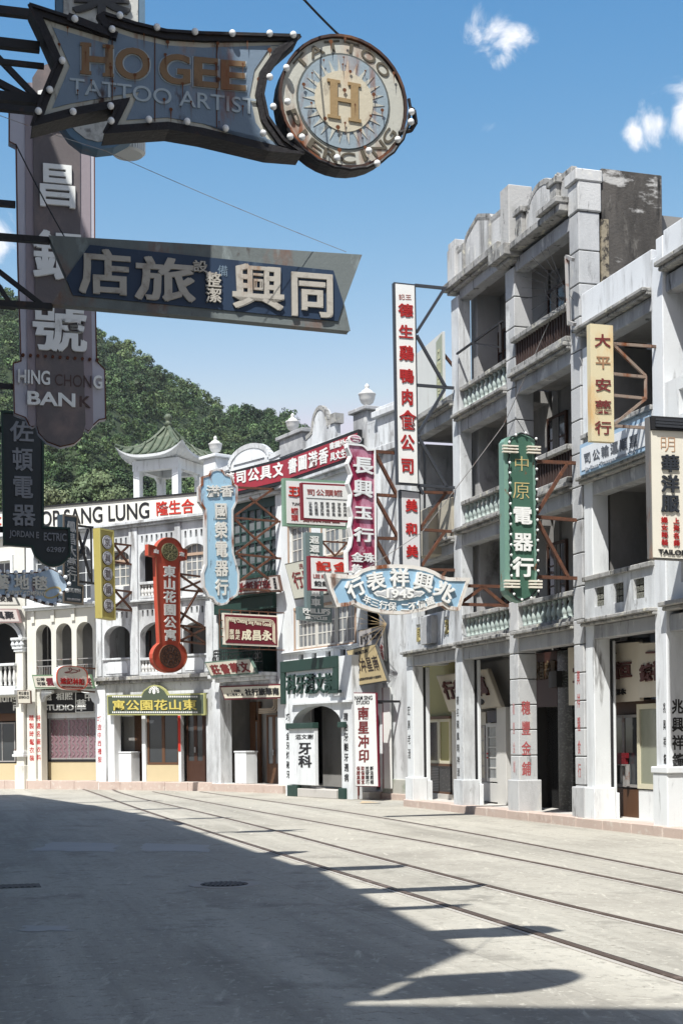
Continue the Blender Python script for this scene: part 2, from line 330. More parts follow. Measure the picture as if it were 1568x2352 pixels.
# pavement: a raised stone platform along the shop fronts, with a pink granite kerb
line = [G_.pt(-4.2), G_.pt(0), F_.pt(0), E_.pt(0), D_.pt(0), D_.pt(5.75), C_.pt(-.05), R.pt(R.u(1490, 1850)), N_.pt(5.5)]
def offs(frs, y): pass
pv = MB(); kb = MB()
frs = [(G_, -4.2, 3.34), (F_, 0, 4.94), (E_, 0, 3.83), (D_, 0, 5.7)]
def strip(mb, fr, u0, u1, y0, y1, z0, z1, mi=0):
    c = [fr.pt(u0, y0), fr.pt(u1, y0), fr.pt(u1, y1), fr.pt(u0, y1)]
    vs = [(x, y, z0) for x, y in c] + [(x, y, z1) for x, y in c]
    mb.add(vs, [(0, 3, 2, 1), (4, 5, 6, 7), (0, 1, 5, 4), (1, 2, 6, 5), (2, 3, 7, 6), (3, 0, 4, 7)], mi)
for fr, u0, u1, ph in [(G_, -4.2, 3.33, .30), (F_, 0.01, 4.93, .28), (E_, 0.01, 3.82, .25), (D_, 4.15, 5.74, .2), (K_, .01, KW-.02, .17), (C_, -.02, 14.2, .17)]:
    k = kb if fr is not D_ else kb
    strip(pv, fr, u0, u1, .26, 3.6, -.05, ph-.004)
    n = max(1, int((u1-u0)/.95))
    for i in range(n):
        a = u0+(u1-u0)*i/n; b = u0+(u1-u0)*(i+1)/n
        strip(kb, fr, a+.004, b-.004, -.10, .255, -.05, ph+.004*((i*7) % 3-1))
strip(pv, D_, 0, 4.14, .26, 3.6, -.05, .2)
tag(pv.build('pavement', slabstone), None, None, kind='structure')
tag(kb.build('kerb', pinkstone, bevel=.012), None, None, kind='structure')

# ------------------------------------------------------------------ building kit
BAL = [(.055, 0), (.055, .05), (.04, .06), (.065, .12), (.075, .17), (.06, .24), (.035, .33), (.03, .37), (.045, .385), (.045, .40), (.05, .41), (.05, .45)]
_bm = {}
def balmesh(h, mat):
    k = (round(h, 2), mat.name)
    if k not in _bm:
        mb = MB(); s = h/.45; mb.lathe([(r, z*s) for r, z in BAL], n=9)
        o = mb.build('baluster', mat, smooth=True); _bm[k] = o.data; bpy.data.objects.remove(o)
    return _bm[k]
def balustrade(par, u0, u1, z0, z1, y0, y1, n, railm, balm, plinth=.08, rail=.09, name='balustrade'):
    mb = MB(); mb.box(u0, u1, y0, y1, z0, z0+plinth); mb.box(u0, u1, y0-.03, y1+.02, z1-rail, z1)
    o = mb.build(name, railm, par, bevel=.01)
    me = balmesh(z1-rail-z0-plinth, balm)
    for i in range(n):
        b = bpy.data.objects.new('baluster', me); COL.objects.link(b); b.parent = o; b.location = (u0+(u1-u0)*(i+.5)/n, (y0+y1)/2, z0+plinth)
    return o
def window(par, u0, u1, z0, z1, y, nx, nz, fm=white2, gm=glass, fw=.05, mw=.022, name='window'):
    mb = MB()
    mb.box(u0, u0+fw, y-.03, y+.03, z0, z1); mb.box(u1-fw, u1, y-.03, y+.03, z0, z1)
    mb.box(u0+fw, u1-fw, y-.028, y+.028, z1-fw, z1); mb.box(u0+fw, u1-fw, y-.028, y+.028, z0, z0+fw)
    for i in range(1, nx):
        x = u0+fw+(u1-u0-2*fw)*i/nx; w = mw*(1.6 if nx % 2 == 0 and i == nx//2 else 1)
        mb.box(x-w/2, x+w/2, y-.02, y+.02, z0+fw, z1-fw)
    for i in range(1, nz):
        z = z0+fw+(z1-z0-2*fw)*i/nz; mb.box(u0+fw, u1-fw, y-.016, y+.016, z-mw/2, z+mw/2)
    o = mb.build(name, fm, par)
    MB().box(u0+.01, u1-.01, y-.004, y+.006, z0+.01, z1-.01).build('pane', gm, o)
    return o
def door(par, u0, u1, z0, z1, y, nl=2, fm=brown, gm=glass):
    o = window(par, u0, u1, z0, z1, y, nl, 1, fm, gm, .07, .09, 'door')
    mb = MB()
    for i in range(nl):
        a = u0+(u1-u0)*i/nl; b = u0+(u1-u0)*(i+1)/nl; mb.box(a+.07, b-.07, y-.022, y+.022, z0+.07, z0+(z1-z0)*.3)
    mb.build('lower_panel', fm, o)
    MB().box((u0+u1)/2-.03, (u0+u1)/2+.03, y-.07, y-.031, z0+(z1-z0)*.42, z0+(z1-z0)*.5).build('handle', steel, o)
    return o
def column(par, u0, u1, y0, y1, z0, z1, mat, joints=None, base=None, name='column', bevel=.012):
    mb = MB()
    if joints:
        zs = [z0]+joints+[z1]
        for a, b in zip(zs, zs[1:]): mb.box(u0, u1, y0, y1, a+.009, b-.009)
        mb.box(u0+.02, u1-.02, y0+.02, y1-.02, z0, z1, 1)
    else: mb.box(u0, u1, y0, y1, z0, z1)
    if base: mb.box(u0-.05, u1+.05, y0-.05, y1+.06, z0-.2, z0+base)
    return mb.build(name, [mat, paint('joint shadow gap', (.05, .05, .05), .9)], par, bevel=bevel)
def urn(par, u, y, z, s, mat=None):
    mb = MB(); mb.lathe([(r*s, h*s) for r, h in [(.30, 0), (.30, .06), (.16, .14), (.14, .2), (.30, .32), (.38, .5), (.41, .68), (.44, .72), (.44, .78), (.30, .84), (.26, .92), (.12, 1.0), (.09, 1.06), (.13, 1.12), (.10, 1.2), (.03, 1.28)]], (u, y, z), n=12)
    return mb.build('urn', mat or stonebal, par, smooth=True)
def ledge(par, u0, u1, z0, z1, out, mat=None, y1=.3, name='ledge'):
    mb = MB(); h = z1-z0; mb.box(u0, u1, -out, y1, z0+h*.45, z1); mb.box(u0+.004, u1-.004, -out*.55, y1, z0, z0+h*.45-.002)
    return mb.build(name, mat or grime, par, bevel=.012)
def slab(par, u0, u1, y0, y1, z0, z1, mat=None, name='floor_slab'): return MB().box(u0, u1, y0, y1, z0, z1).build(name, mat or indoor, par)

# ------------------------------------------------------------------ the grey four-storey shophouse
GRP = 'shophouses along the curved street'
ra = A_.root('shophouse', 'tall grey four-storey concrete shophouse with jade balusters, arched parapet and corner pillar', 'building', GRP)
JT = [.75, 1.27, 1.78, 2.28, 2.79, 3.3, 3.75, 4.35, 4.95, 5.55, 6.15, 6.75, 7.35, 7.95, 8.6, 9.2, 9.8, 10.4]
cA0 = column(ra, .06, .49, 0, .28, .1, 11.3, white, None, .62)
cA1 = column(ra, 2.97, 3.39, 0, .40, .1, 11.0, colgrey, JT, .68)
cA2 = column(ra, 5.82, 6.20, 0, .42, .1, 11.1, colgrey, JT, .62)
BAYS = [(.49, 2.97, [3.34, 5.81, 8.30, 11.19]), (3.39, 5.82, [3.34, 5.88, 8.45, 10.88])]
YB = .95
for bi, (u0, u1, bu) in enumerate(BAYS):
    for k, b in enumerate(bu):
        top = b+.26
        mb = MB().box(u0-.004 if 0 else u0, u1, .03, .30, b, top).build('beam', grey, ra, bevel=.012)
        if k < 3:
            ledge(ra, u0-.18 if bi == 0 else u0-.06, u1+.02, top, top+.13, .15, y1=.029 if 0 else .36, mat=grime)
            slab(ra, u0, u1, .31, 3.2, b+.12, top+.10)
        else:
            slab(ra, u0, u1, .31, 3.2, b+.12, top+.2)
    # back wall of the verandahs and party wall
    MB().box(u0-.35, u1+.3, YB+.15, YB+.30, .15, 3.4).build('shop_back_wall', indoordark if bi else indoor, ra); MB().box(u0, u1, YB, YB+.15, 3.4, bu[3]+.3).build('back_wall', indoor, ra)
    MB().box(u0-.2 if bi else u0-.3, u0 + .06, .42 if bi == 0 else .9, 3.2, 3.5, bu[3]+.3).build('party_wall', paint('verandah side wall', (.42, .415, .41), .9, [((.22, .22, .22), .5, 1.0, (1, 1, .3), .3), (DK, .25, 1.6, (1, 1, .5), .2)], .3) if bi == 0 else indoor, ra)
    for k in range(3):
        fz = bu[k]+.40
        if bi == 0 or k == 0:
            balustrade(ra, u0+.02, u1, fz, fz+.57, .02, .2, 11, grime, jade)
        else:
            # dark timber slat railing between cement ledges
            MB().box(u0, u1, -.10, .2, fz, fz+.1).box(u0, u1, -.10, .16, fz+.60, fz+.70).build('railing_ledge', grime, ra, bevel=.012)
            mb = MB()
            for i in range(21):
                x = u0+.08+(u1-u0-.16)*i/20; mb.box(x-.022, x+.022, .0, .05, fz+.1, fz+.60)
            mb.build('slat_railing', paint('old brown slats', (.055, .035, .03), .7, [((.12, .09, .08), .4, 8, (1, 1, .2), .3)]), ra)
        # doors and windows on the verandah back wall
        z = bu[k]+.42
        for xa, xb in (((1100, 1134), (1146, 1172)) if bi == 0 else ((1262, 1306),)):
            ua, ub = A_.u(xa, 1650-300*k, YB-.03), A_.u(xb, 1650-300*k, YB-.03); window(ra, ua, ub, z+.05, z+1.8, YB-.03, 2, 4, brown, glass, .06, .03)
    # roof slab
# black service bracket over the top left opening
mb = MB(); mb.bar((.5, -.05, 10.0), (2.9, -.02, 10.05), .02).bar((1.4, -.05, 10.0), (2.75, 0, 9.55), .018).bar((2.75, -.02, 10.05), (2.75, -.02, 9.45), .025); mb.build('service_bracket', darkiron, ra)
# parapets
cor = 11.45
mb = MB(); mb.box(0.0, 3.0, -.18, .4, 11.46, 11.62).box(.02, 2.98, -.08, .4, 11.40, 11.459); mb.build('cornice', grime, ra, bevel=.015)
mb = MB(); mb.box(2.80, 3.62, -.30, .42, 11.14, 11.38).box(2.9, 3.5, -.16, .42, 11.06, 11.139).box(3.62, 5.84, -.20, .4, 11.22, 11.36).box(5.0, 5.86, -.28, .42, 11.361, 11.48); mb.build('cornice', grime, ra, bevel=.015)
prof = [(.02, 11.62), (2.95, 11.62), (2.95, 12.3), (2.25, 12.3), (2.13, 12.42), (1.55, 12.62), (.95, 12.42), (.80, 12.26), (.02, 12.26)]
MB().plate([prof], .02, .2).build('parapet', weather, ra, bevel=.01)
cap = MB()
for (p, q) in zip(prof[2:], prof[3:]): cap.bar((p[0], .09, p[1]), (q[0], .09, q[1]), .07)
for x in (.82, 2.22): cap.box(x-.04, x+.04, -.03, .019, 11.63, 12.3)
cap.build('coping', grime, ra)
MB().box(-.02, .42, -.05, .4, 11.625, 12.40).box(.0, .4, -.03, .38, 12.4, 12.55).build('parapet_pier', weather, ra, bevel=.015)
MB().box(2.98, 3.40, -.10, .42, 11.385, 12.62).build('parapet_pier', paint('lichen cement', (.45, .445, .43), .95, [((.22, .22, .2), .45, 5, (1, 1, .4), .2), (DK, .15, 8, (1, 1, .5), .1)], .5, 16), ra, bevel=.015)
pr2 = [(3.42, 11.38), (5.84, 11.38), (5.84, 12.0), (5.35, 12.0), (5.2, 12.12), (5.05, 12.0)] + arcpts(4.5, 11.92, .52, .30, 0, pi, 10) + [(3.92, 11.92), (3.9, 11.98), (3.5, 11.98)]
MB().plate([pr2], .06, .24).build('parapet', weather, ra, bevel=.01)
cap = MB(); top = pr2[2:] + []
for (p, q) in zip(top, top[1:]): cap.bar((p[0], .11, p[1]), (q[0], .11, q[1]), .06)
for x in (3.72, 5.25): cap.box(x-.14, x+.14, -.04, .059, 11.38, 11.9).box(x-.2, x+.2, -.08, .2, 11.901, 12.02)
cap.build('coping', grime, ra, bevel=.01)
MB().box(5.81, 6.23, -.02, .45, 11.11, 11.64).box(5.77, 6.25, -.07, .47, 11.64, 11.86).build('corner_pillar', weather, ra, bevel=.02)
# the stained flank above the lower neighbour, and the roof
_sw = Fr(A_.pt(6.19), A_.n); SWE = _sw.u(1520, 450); SWT = _sw.z(1370, 384)
MB().box(5.86, 6.19, .475, SWE, 9.0, SWT).build('side_wall', sooty, ra, bevel=.01)
MB().box(5.9, 6.205, .455, .60, 8.9, 11.0).build('eroded_brick_edge', paint('eroded brick', (.30, .26, .19), .95, [((.05, .045, .04), .6, 9, (1, 1, .8), .1)], .9, 12), ra)
MB().box(.06, 5.85, .41, SWE-.16, 11.47, 11.58).build('roof', grime, ra)
MB().box(.06, 5.85, SWE-.15, SWE, .1, 11.46).build('rear_wall', grey, ra)

# ------------------------------------------------------------------ white three-storey house at the right
rb = B_.root('shophouse', 'white three-storey shophouse with a plain tall parapet, between the grey one and the frame edge', 'building', GRP)
column(rb, .02, .34, .02, .34, .1, 8.6, white2, None, .62)
cB = column(rb, 2.51, 2.87, 0, .40, .1, 9.4, bright, None, None)
MB().box(2.44, 2.97, -.07, .5, 1.02, 1.13).box(2.47, 2.93, -.05, .47, .02, 1.018).build('column_base', white2, rb, bevel=.015)
bu = [3.36, 5.91, 8.58]
for k, b in enumerate(bu):
    MB().box(.34, 2.51, .03, .3, b, b+.24).build('beam', grey, rb, bevel=.012)
    if k < 2:
        ledge(rb, .02, 2.6, b+.245, b+.36, .16, y1=.34); slab(rb, .34, 2.51, .31, 3.2, b+.1, b+.33)
        outer = [(.06, b+.365), (2.506, b+.365), (2.506, b+1.04), (.06, b+1.04)]
        holes = []
        if k == 0:
            holes = [[(x, b+.56), (x+.36, b+.56), (x+.36, b+.9), (x, b+.9)] for x in (.42, 1.12, 1.82)]
        MB().plate([outer]+holes, .0, .16).build('balcony_wall', white, rb, bevel=.01)
        for h in holes:
            mb = MB(); x0, z0 = h[0]
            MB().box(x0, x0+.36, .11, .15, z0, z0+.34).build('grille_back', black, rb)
            for i in range(3):
                for j in range(3):
                    cx, cz = x0+.06+.12*i, z0+.06+.113*j
                    for a in range(4): mb.bar((cx, .06, cz), (cx+.055*cos(a*pi/2+pi/4), .06, cz+.055*sin(a*pi/2+pi/4)), .012)
                    mb.plate([ell(cx, cz, .05, .05, 8), ell(cx, cz, .03, .03, 8)], .05, .09)
            mb.build('openwork_grille', paint('dark stone tracery', (.20, .20, .17), .9, [((.07, .07, .06), .4, 9, (1, 1, 1), .2)]), rb)
        MB().box(.05, 2.508, -.06, .2, b+1.042, b+1.13).build('balcony_rail', grime, rb, bevel=.012)
ledge(rb, -.04, 2.52, 8.83, 8.95, .17, y1=.3)
MB().box(.02, 2.506, .01, .22, 8.955, 9.58).build('parapet', bright, rb, bevel=.015)
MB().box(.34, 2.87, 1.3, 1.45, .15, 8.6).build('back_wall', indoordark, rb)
MB().box(.02, .30, .40, 3.2, 3.5, 8.6).build('party_wall', indoor, rb)
slab(rb, .34, 2.51, .31, 3.2, 8.7, 8.8, name='roof')
window(rb, 1.2, 2.0, 6.4, 8.1, 1.27, 2, 4, brown, glass)
window(rb, 1.2, 2.0, 3.85, 5.5, 1.27, 2, 4, brown, glass)
# nearest house, mostly outside the frame
rn = N_.root('shophouse', 'nearest white shophouse cut off by the right frame edge behind the tailor sign', 'building', GRP)
for k, b in enumerate([3.3, 5.95, 8.75]):
    MB().box(.09, 3.6, .05, .3, b, b+.28).build('beam', grey, rn, bevel=.012); ledge(rn, .09, 3.6, b+.33, b+.47, .17, y1=.3)
    slab(rn, .09, 3.6, .31, 3.2, b+.1, b+.42)
    if k < 2:
        outer = [(.09, b+.475), (3.6, b+.475), (3.6, b+1.35), (.09, b+1.35)]
        holes = [[(x, b+.75), (x+.5, b+.75), (x+.5, b+1.15), (x, b+1.15)] for x in (.5, 1.5, 2.5)]
        MB().plate([outer]+holes, .02, .2).build('balcony_wall', white2, rn, bevel=.01)
MB().box(.09, 3.6, .01, .24, 9.225, 9.75).build('parapet', bright, rn, bevel=.015)
MB().box(-.13, .085, .0, .3, 9.0, 9.68).build('parapet_pier', bright, rn, bevel=.012)
MB().box(.2, 4.0, 1.3, 1.45, .15, 8.7).build('back_wall', indoordark, rn)
MB().box(-.10, .085, .5, 3.2, 3.5, 8.7).build('party_wall', paint('ochre stained wall', (.46, .43, .37), .9, [((.30, .28, .24), .4, 1.2, (1, 1, .3), .3)], .2), rn)
column(rn, 3.6, 4.0, 0, .4, .1, 10.0, bright, None, .9)
MB().box(3.7, 3.95, .41, 4.5, .05, 9.7).build('side_wall', white, rn, bevel=.01); MB().box(.09, 3.69, 4.3, 4.5, .05, 9.6).build('rear_wall', grey, rn)

# ------------------------------------------------------------------ narrow three-storey house with the rooftop hoarding
rc = C_.root('shophouse', 'narrow white shophouse with character panels on its balcony wall, behind the blue 1945 sign', 'building', GRP)
cC0 = column(rc, .05, .47, 0, .27, .1, 3.36, white2, None, .60)
column(rc, .05, .47, 0, .34, 3.37, 8.7, white, None, None)
for k, (b, mt) in enumerate([(3.36, grey), (5.72, grey), (8.72, grey)]):
    MB().box(.47, 3.2, .03, .3, b, b+.24).build('beam', mt, rc, bevel=.012); ledge(rc, .02, 3.24, b+.245, b+.36, .16, y1=.3); slab(rc, .1, 3.2, .31, 3.2, b+.1, b+.33)
outer = [(.471, 3.73), (3.2, 3.73), (3.2, 4.5), (.471, 4.5)]
hl = [[(.75, 3.85), (1.02, 3.85), (1.02, 4.33), (.75, 4.33)], [(2.55, 3.9), (2.82, 3.9), (2.82, 4.36), (2.55, 4.36)]]
MB().plate([outer]+hl, .0, .18).build('balcony_wall', white, rc, bevel=.01)
MB().box(1.42, 2.12, -.14, -.004, 3.80, 4.44).build('blank_panel', grey, rc, bevel=.01)
for h, ch in zip(hl, '原米'):
    MB().box(h[0][0], h[1][0], .03, .14, h[0][1], h[2][1]).build('panel', white, rc)
    text(rc, ch, [(h[0][0]+.03, h[2][1]-.05), (h[1][0]-.03, h[2][1]-.05), (h[1][0]-.03, h[0][1]+.05), (h[0][0]+.03, h[0][1]+.05)], paint('flaked yellow letter', (.40, .34, .16), .8), -.01, .029, bold=.03)
oldc = paint('old cream cement', (.44, .40, .32), .9, [((.16, .145, .12), .45, 2.0, (1, 1, .3), .25), (DK, .25, 3, V, .15)], .3)
MB().box(.48, 1.6, -.10, .12, 6.09, 6.85).box(.48, 2.3, -.07, .14, 6.851, 6.95).build('balcony_wall', oldc, rc, bevel=.012)
MB().box(1.62, 2.35, -.28, .10, 5.78, 6.85).build('sunshade_box', oldc, rc, bevel=.02)
MB().box(2.38, 3.2, -.06, .12, 6.09, 6.95).build('balcony_wall', oldc, rc, bevel=.012)
MB().box(.06, 3.2, 1.2, 1.35, 3.46, 8.7).box(-.9, 3.2, 1.2, 1.35, .15, 3.459).build('back_wall', indoor, rc)
MB().box(.06, .4, .43, 4.2, 3.4, 8.7).box(-.3, .0, 1.4, 4.2, .05, 3.399).build('party_wall', white, rc)
MB().box(.0, 3.26, .0, .16, 9.085, 9.25).build('parapet', grime, rc, bevel=.012)
MB().box(.05, 3.2, .3, 4.0, 9.06, 9.08).build('roof', grime, rc)
window(rc, 1.6, 2.4, 4.6, 5.6, 1.17, 2, 2, brown, glass); window(rc, 1.4, 2.3, 7.0, 8.4, 1.17, 2, 3, brown, glass)

# inner piers behind the arcade columns, parted from them by a black drainpipe
for par, ux, dy, dd in ((rc, .47, .27, .17), (ra, .49, .28, .15), (rb, .34, .34, .12)):
    MB().bar((ux-.05, dy+.035, .05), (ux-.05, dy+.035, 3.34), .03, 8).build('drainpipe', blackp, par)
    MB().box(ux-.3, ux-.01, dy+.075, dy+dd, .1, 3.34).box(ux-.34, ux+.03, dy+.07, dy+dd+.03, .0, .62).build('inner_pier', white2, par, bevel=.012)
# ------------------------------------------------------------------ white corner pier and slim arched house beside it
rk = K_.root('shophouse', 'slim weathered white house with a tall capped pier, behind the long white poultry sign', 'building', GRP)
MB().box(.0, KW-.06, .02, .35, .1, 9.35).build('pier', white, rk, bevel=.015)
MB().box(-.15, KW+.05, -.12, .5, 9.36, 9.55).box(-.06, KW-.02, -.04, .42, 9.551, 10.35).box(-.2, KW+.08, -.16, .55, 10.351, 10.52).box(-.1, KW, -.08, .45, 10.521, 10.62).build('pier_cap', white, rk, bevel=.015)
MB().box(-.04, KW-.03, -.03, .40, .0, .55).build('pier_base', paint('mossy plinth', (.42, .42, .38), .9, [((.13, .17, .11), .4, 4, (1, 1, .4), .2)], .4), rk, bevel=.015)
# ------------------------------------------------------------------ D: the house with the wooden windows and the dentist's portico
rd = D_.root('shophouse', 'white three-storey house with wide wooden windows and urn pillar, above the dentist portico', 'building', GRP)
wo_ = paint('weathered window wood', (.42, .30, .22), .7, [((.20, .11, .07), .4, 5, (1, 1, .3), .25)])
pw = paint('flaking white window paint', (.62, .60, .55), .7, [((.34, .26, .20), .35, 6, (1, 1, .4), .2)])
outer = [(-.16, 2.9), (5.75, 2.9), (5.75, 9.2), (-.16, 9.2)]
H = [[(.8, 4.36), (4.3, 4.36), (4.3, 5.52), (.8, 5.52)], [(.45, 6.95), (1.75, 6.95), (1.75, 8.1), (.45, 8.1)], [(2.5, 6.95), (4.3, 6.95), (4.3, 8.1), (2.5, 8.1)],
     [(4.62, 3.2), (5.6, 3.2), (5.6, 5.4), (4.62, 5.4)], archloop(4.75, 5.55, 6.3, 8.3, 7.9, 8)]
H += [[(x, 4.02), (x+.3, 4.02), (x+.3, 4.2), (x, 4.2)] for x in (.95, 1.75, 2.6, 3.45)]
MB().plate([outer]+H, .0, .22).build('wall', white2, rd, bevel=.008)
for (a, b, n) in ((.8, 1.93, 4), (1.97, 3.1, 4), (3.14, 4.3, 4)): window(rd, a, b, 4.37, 5.51, .1, n, 3, pw, paleglass, .06, .03)
window(rd, .45, 1.75, 6.96, 8.09, .1, 4, 3, pw, paleglass, .06, .03); window(rd, 2.5, 3.38, 6.96, 8.09, .1, 3, 3, pw, paleglass, .06, .03); window(rd, 3.42, 4.3, 6.96, 8.09, .1, 3, 3, pw, paleglass, .06, .03)
mb = MB()
for (a, b, z, t) in ((.72, 4.38, 4.36, 5.52), (.38, 1.82, 6.95, 8.1), (2.43, 4.37, 6.95, 8.1)):
    mb.box(a, b, -.06, -.002, z-.07, z).box(a, b, -.04, -.002, t, t+.09).box(a, a+.07, -.03, -.002, z+.001, t-.001).box(b-.07, b, -.03, -.002, z+.001, t-.001)
mb.build('window_surround', wo_, rd, bevel=.006)
ledge(rd, -.1, 4.6, 4.23, 4.31, .10, white2, y1=-.001 + .0, name='sill')
for x in (.95, 1.75, 2.6, 3.45):
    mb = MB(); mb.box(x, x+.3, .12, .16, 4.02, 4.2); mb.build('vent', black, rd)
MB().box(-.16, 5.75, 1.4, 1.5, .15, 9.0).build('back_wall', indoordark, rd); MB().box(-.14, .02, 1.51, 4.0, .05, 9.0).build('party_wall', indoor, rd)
ledge(rd, -.2, 5.8, 9.2, 9.42, .22, white, y1=.4, name='cornice')
slab(rd, -.1, 5.7, .41, 4.0, 9.22, 9.38, grime, 'roof'); slab(rd, -.1, 5.7, .23, 1.39, 3.0, 3.15); slab(rd, -.1, 5.7, .23, 1.39, 6.0, 6.15)
MB().box(-.16, 5.75, .02, .25, 9.425, 10.3).build('parapet', white, rd, bevel=.01)
# pedestal with urn, arched pediment, tall urn pillar
MB().box(-.15, 1.36, .0, .34, 10.3, 10.82).box(-.25, 1.46, -.08, .42, 10.82, 10.93).build('parapet_pier', grey, rd, bevel=.012)
urn(rd, .45, .16, 10.93, .50)
pf = [(1.5, 10.301), (3.2, 10.301), (3.2, 10.72), (2.86, 10.72)] + arcpts(2.34, 10.72, .46, .62, 0, pi, 12) + [(1.75, 10.66), (1.5, 10.6)]
MB().plate([pf], .04, .24).build('pediment', white, rd, bevel=.01)
mb = MB()
for p, q in zip(pf[3:-1], pf[4:]): mb.bar((p[0], .08, p[1]), (q[0], .08, q[1]), .06)
mb.box(3.0, 3.3, .0, .3, 10.721, 11.0); mb.build('coping', grime, rd)
MB().box(4.32, 5.04, .0, .5, 9.43, 10.72).box(4.2, 5.16, -.1, .62, 10.721, 10.83).build('urn_pillar', grey, rd, bevel=.015)
urn(rd, 4.68, .25, 10.83, .56)
MB().box(5.05, 5.75, .02, .2, 10.301, 10.36).build('parapet_rail', white, rd)
# ground floor: dark passage right of the portico
outer = [(3.9, .16), (5.75, .16), (5.75, 2.899), (3.9, 2.899)]
MB().plate([outer, archloop(4.3, 5.5, .22, 2.6, 2.1, 10)], .03, .24).build('ground_wall', white2, rd, bevel=.008)
MB().box(-.16, 0.0, .03, .3, .1, 2.899).build('ground_pier', white2, rd)
MB().box(3.9, 5.7, -.45, .02, .0, .2).build('doorstep', slabstone, rd, bevel=.012)
# the portico
po = Fr(D_.pt(0, -.75), D_.r); pu = lambda x, y=1700: po.u(x, y)
rp = po.root('dentist_portico', 'white arched dentist portico with thick green lintel frame and black brush lettering', 'portico')
a0, a1, a2, a3, a4 = pu(655), pu(671), pu(731), pu(784), pu(809)
zt = po.z(720, 1514); zb = po.z(700, 1617); zg = po.z(700, 1541)
ac = archloop(a1+.02, a3, .12, po.z(745, 1620), po.z(700, 1666), 14)
MB().plate([[(a0, .0), (a4, .0), (a4, zt), (a0, zt)], ac], .0, .30).build('front_wall', white2, rp, bevel=.008)
MB().box(a0, a0+.2, .301, .74, .0, zt).box(a4-.2, a4, .301, .74, .0, zt).box(a0+.2, a4-.2, .301, .74, zt-.2, zt).build('side_wall', white2, rp)
MB().box(a0-.16, pu(778, 1530), -.07, -.002, zg, zt+.02).box(a0-.16, pu(657, 1560), -.07, -.002, zb+.02, zg-.001).box(pu(768, 1530), pu(778, 1530), -.07, -.002, zb+.33, zg-.001).build('lintel_frame', greend, rp, bevel=.012)
MB().box(pu(672, 1560)+.01, a4+.02, -.10, -.002, zb-.02, zb+.04).build('string_course', white2, rp)
MB().box(pu(763, 1530)-.05, pu(789, 1530), -.12, -.071, zb+.24, zb+.326).build('lintel_foot', greend, rp)
MB().box(a1+.03, a2, -.13, -.003, .34, po.z(700, 1666)-.02).build('pier_board', white2, rp, bevel=.01)
MB().box(a1-.04, a2+.03, -.20, -.004, po.z(700, 1674), po.z(700, 1661)).box(a3-.02, a3+.3, -.12, -.004, po.z(770, 1672), po.z(770, 1659)).build('green_cap', greend, rp, bevel=.01)
MB().box(a1-.02, a1+.56, -.18, -.004, .0, .32).box(a3-.05, a3+.28, -.10, -.004, .0, .3).build('green_foot', greend, rp, bevel=.01)
MB().box(a1+.57, a3-.06, -.16, .28, .0, .24).build('doorstep', slabstone, rp, bevel=.012)
MB().box(a1+.2, a3-.08, .9, .96, .26, 2.5).build('inner_wall', indoor, rp)
text(rp, '科牙漢文謝', [po.uz(*z8(785, 868)), po.uz(*z8(1118, 855)), po.uz(*z8(1118, 1000)), po.uz(*z8(785, 1012))], greend, -.06, -.005, bold=.028, fill=.95)
text(rp, '漢文謝', po.box(*z8(838, 1288), *z8(966, 1322), -.13), blackp, -.137, -.131, bold=.02)
text(rp, '牙科', po.box(*z8(858, 1340), *z8(955, 1522), -.13), blackp, -.14, -.131, 'v', bold=.05)
text(rp, '巧鑲金牙烤磁牙', po.box(*z8(770, 1135), *z8(806, 1600)), blackp, -.007, -.001, 'v', bold=.02, fill=.8)
text(rp, '精治牙齦牙週病', po.box(*z8(1172, 1130), *z8(1214, 1625)), blackp, -.007, -.001, 'v', bold=.02, fill=.8)

# ------------------------------------------------------------------ E: the house with green shutters
re_ = E_.root('shophouse', 'white house with dark green shutters and iron railed balcony, under the long red board', 'building', GRP)
EW = 3.80
column(re_, -.36, .44, -.02, .45, .0, 3.55, white, None, .26)
MB().box(-.30, .30, .02, .45, 3.551, 9.2).build('pilaster', white, re_, bevel=.012)
MB().box(3.45, EW+.1, .02, .45, .1, 9.2).build('pilaster', white2, re_, bevel=.012)
MB().box(.31, .78, .05, 2.2, 3.75, 6.2).build('green_pier', greend, re_, bevel=.01)
ledge(re_, -.3, EW+.1, 9.21, 9.44, .2, white, y1=.4, name="cornice")
MB().box(.3, 3.45, .12, .4, 8.95, 9.2).build('beam', greenw, re_)
mb = MB(); mb.box(.3, 3.45, .16, .22, 6.86, 8.95, 1); n = 8
for i in range(n+1):
    x = .3+3.15*i/n; w = .05 if i % 2 == 0 else .025; mb.box(x-w, x+w, .09 if i % 2 == 0 else .11, .159, 6.86, 8.95)
for j in range(7):
    z = 6.86+2.09*j/6; w = .05 if j in (0, 3, 6) else .02; mb.box(.3, 3.45, .10 if w > .03 else .12, .158, z-w, z+w)
mb.build('shutters', [greenw, paint('shutter louvre', (.16, .175, .18), .6, [((.09, .10, .10), .4, 3, (.3, .3, 8), .2)])], re_)
MB().box(.3, 3.45, .08, .4, 6.15, 6.85).build('spandrel', greend, re_, bevel=.008)
MB().box(.3, 3.46, -.12, .4, 5.72, 6.14).box(.3, 3.46, -.2, .3, 6.141, 6.2).build('beam', greend, re_, bevel=.01)
mb = MB()
for i in range(16):
    x = .9+2.5*i/15
    mb.plate([ell(x, 5.62, .08, .08, 10), ell(x, 5.62, .06, .06, 10)], .05, .07)
mb.bar((.8, .06, 5.54), (3.45, .06, 5.54), .012).bar((.8, .06, 5.71), (3.45, .06, 5.71), .012)
mb.build('iron_valance', darkiron, re_)
MB().box(-.3, 3.7, 2.0, 2.1, .2, 6.2).build('back_wall', indoordark, re_); MB().box(-.28, -.10, .47, 4.0, .05, 9.2).build('party_wall', indoor, re_)
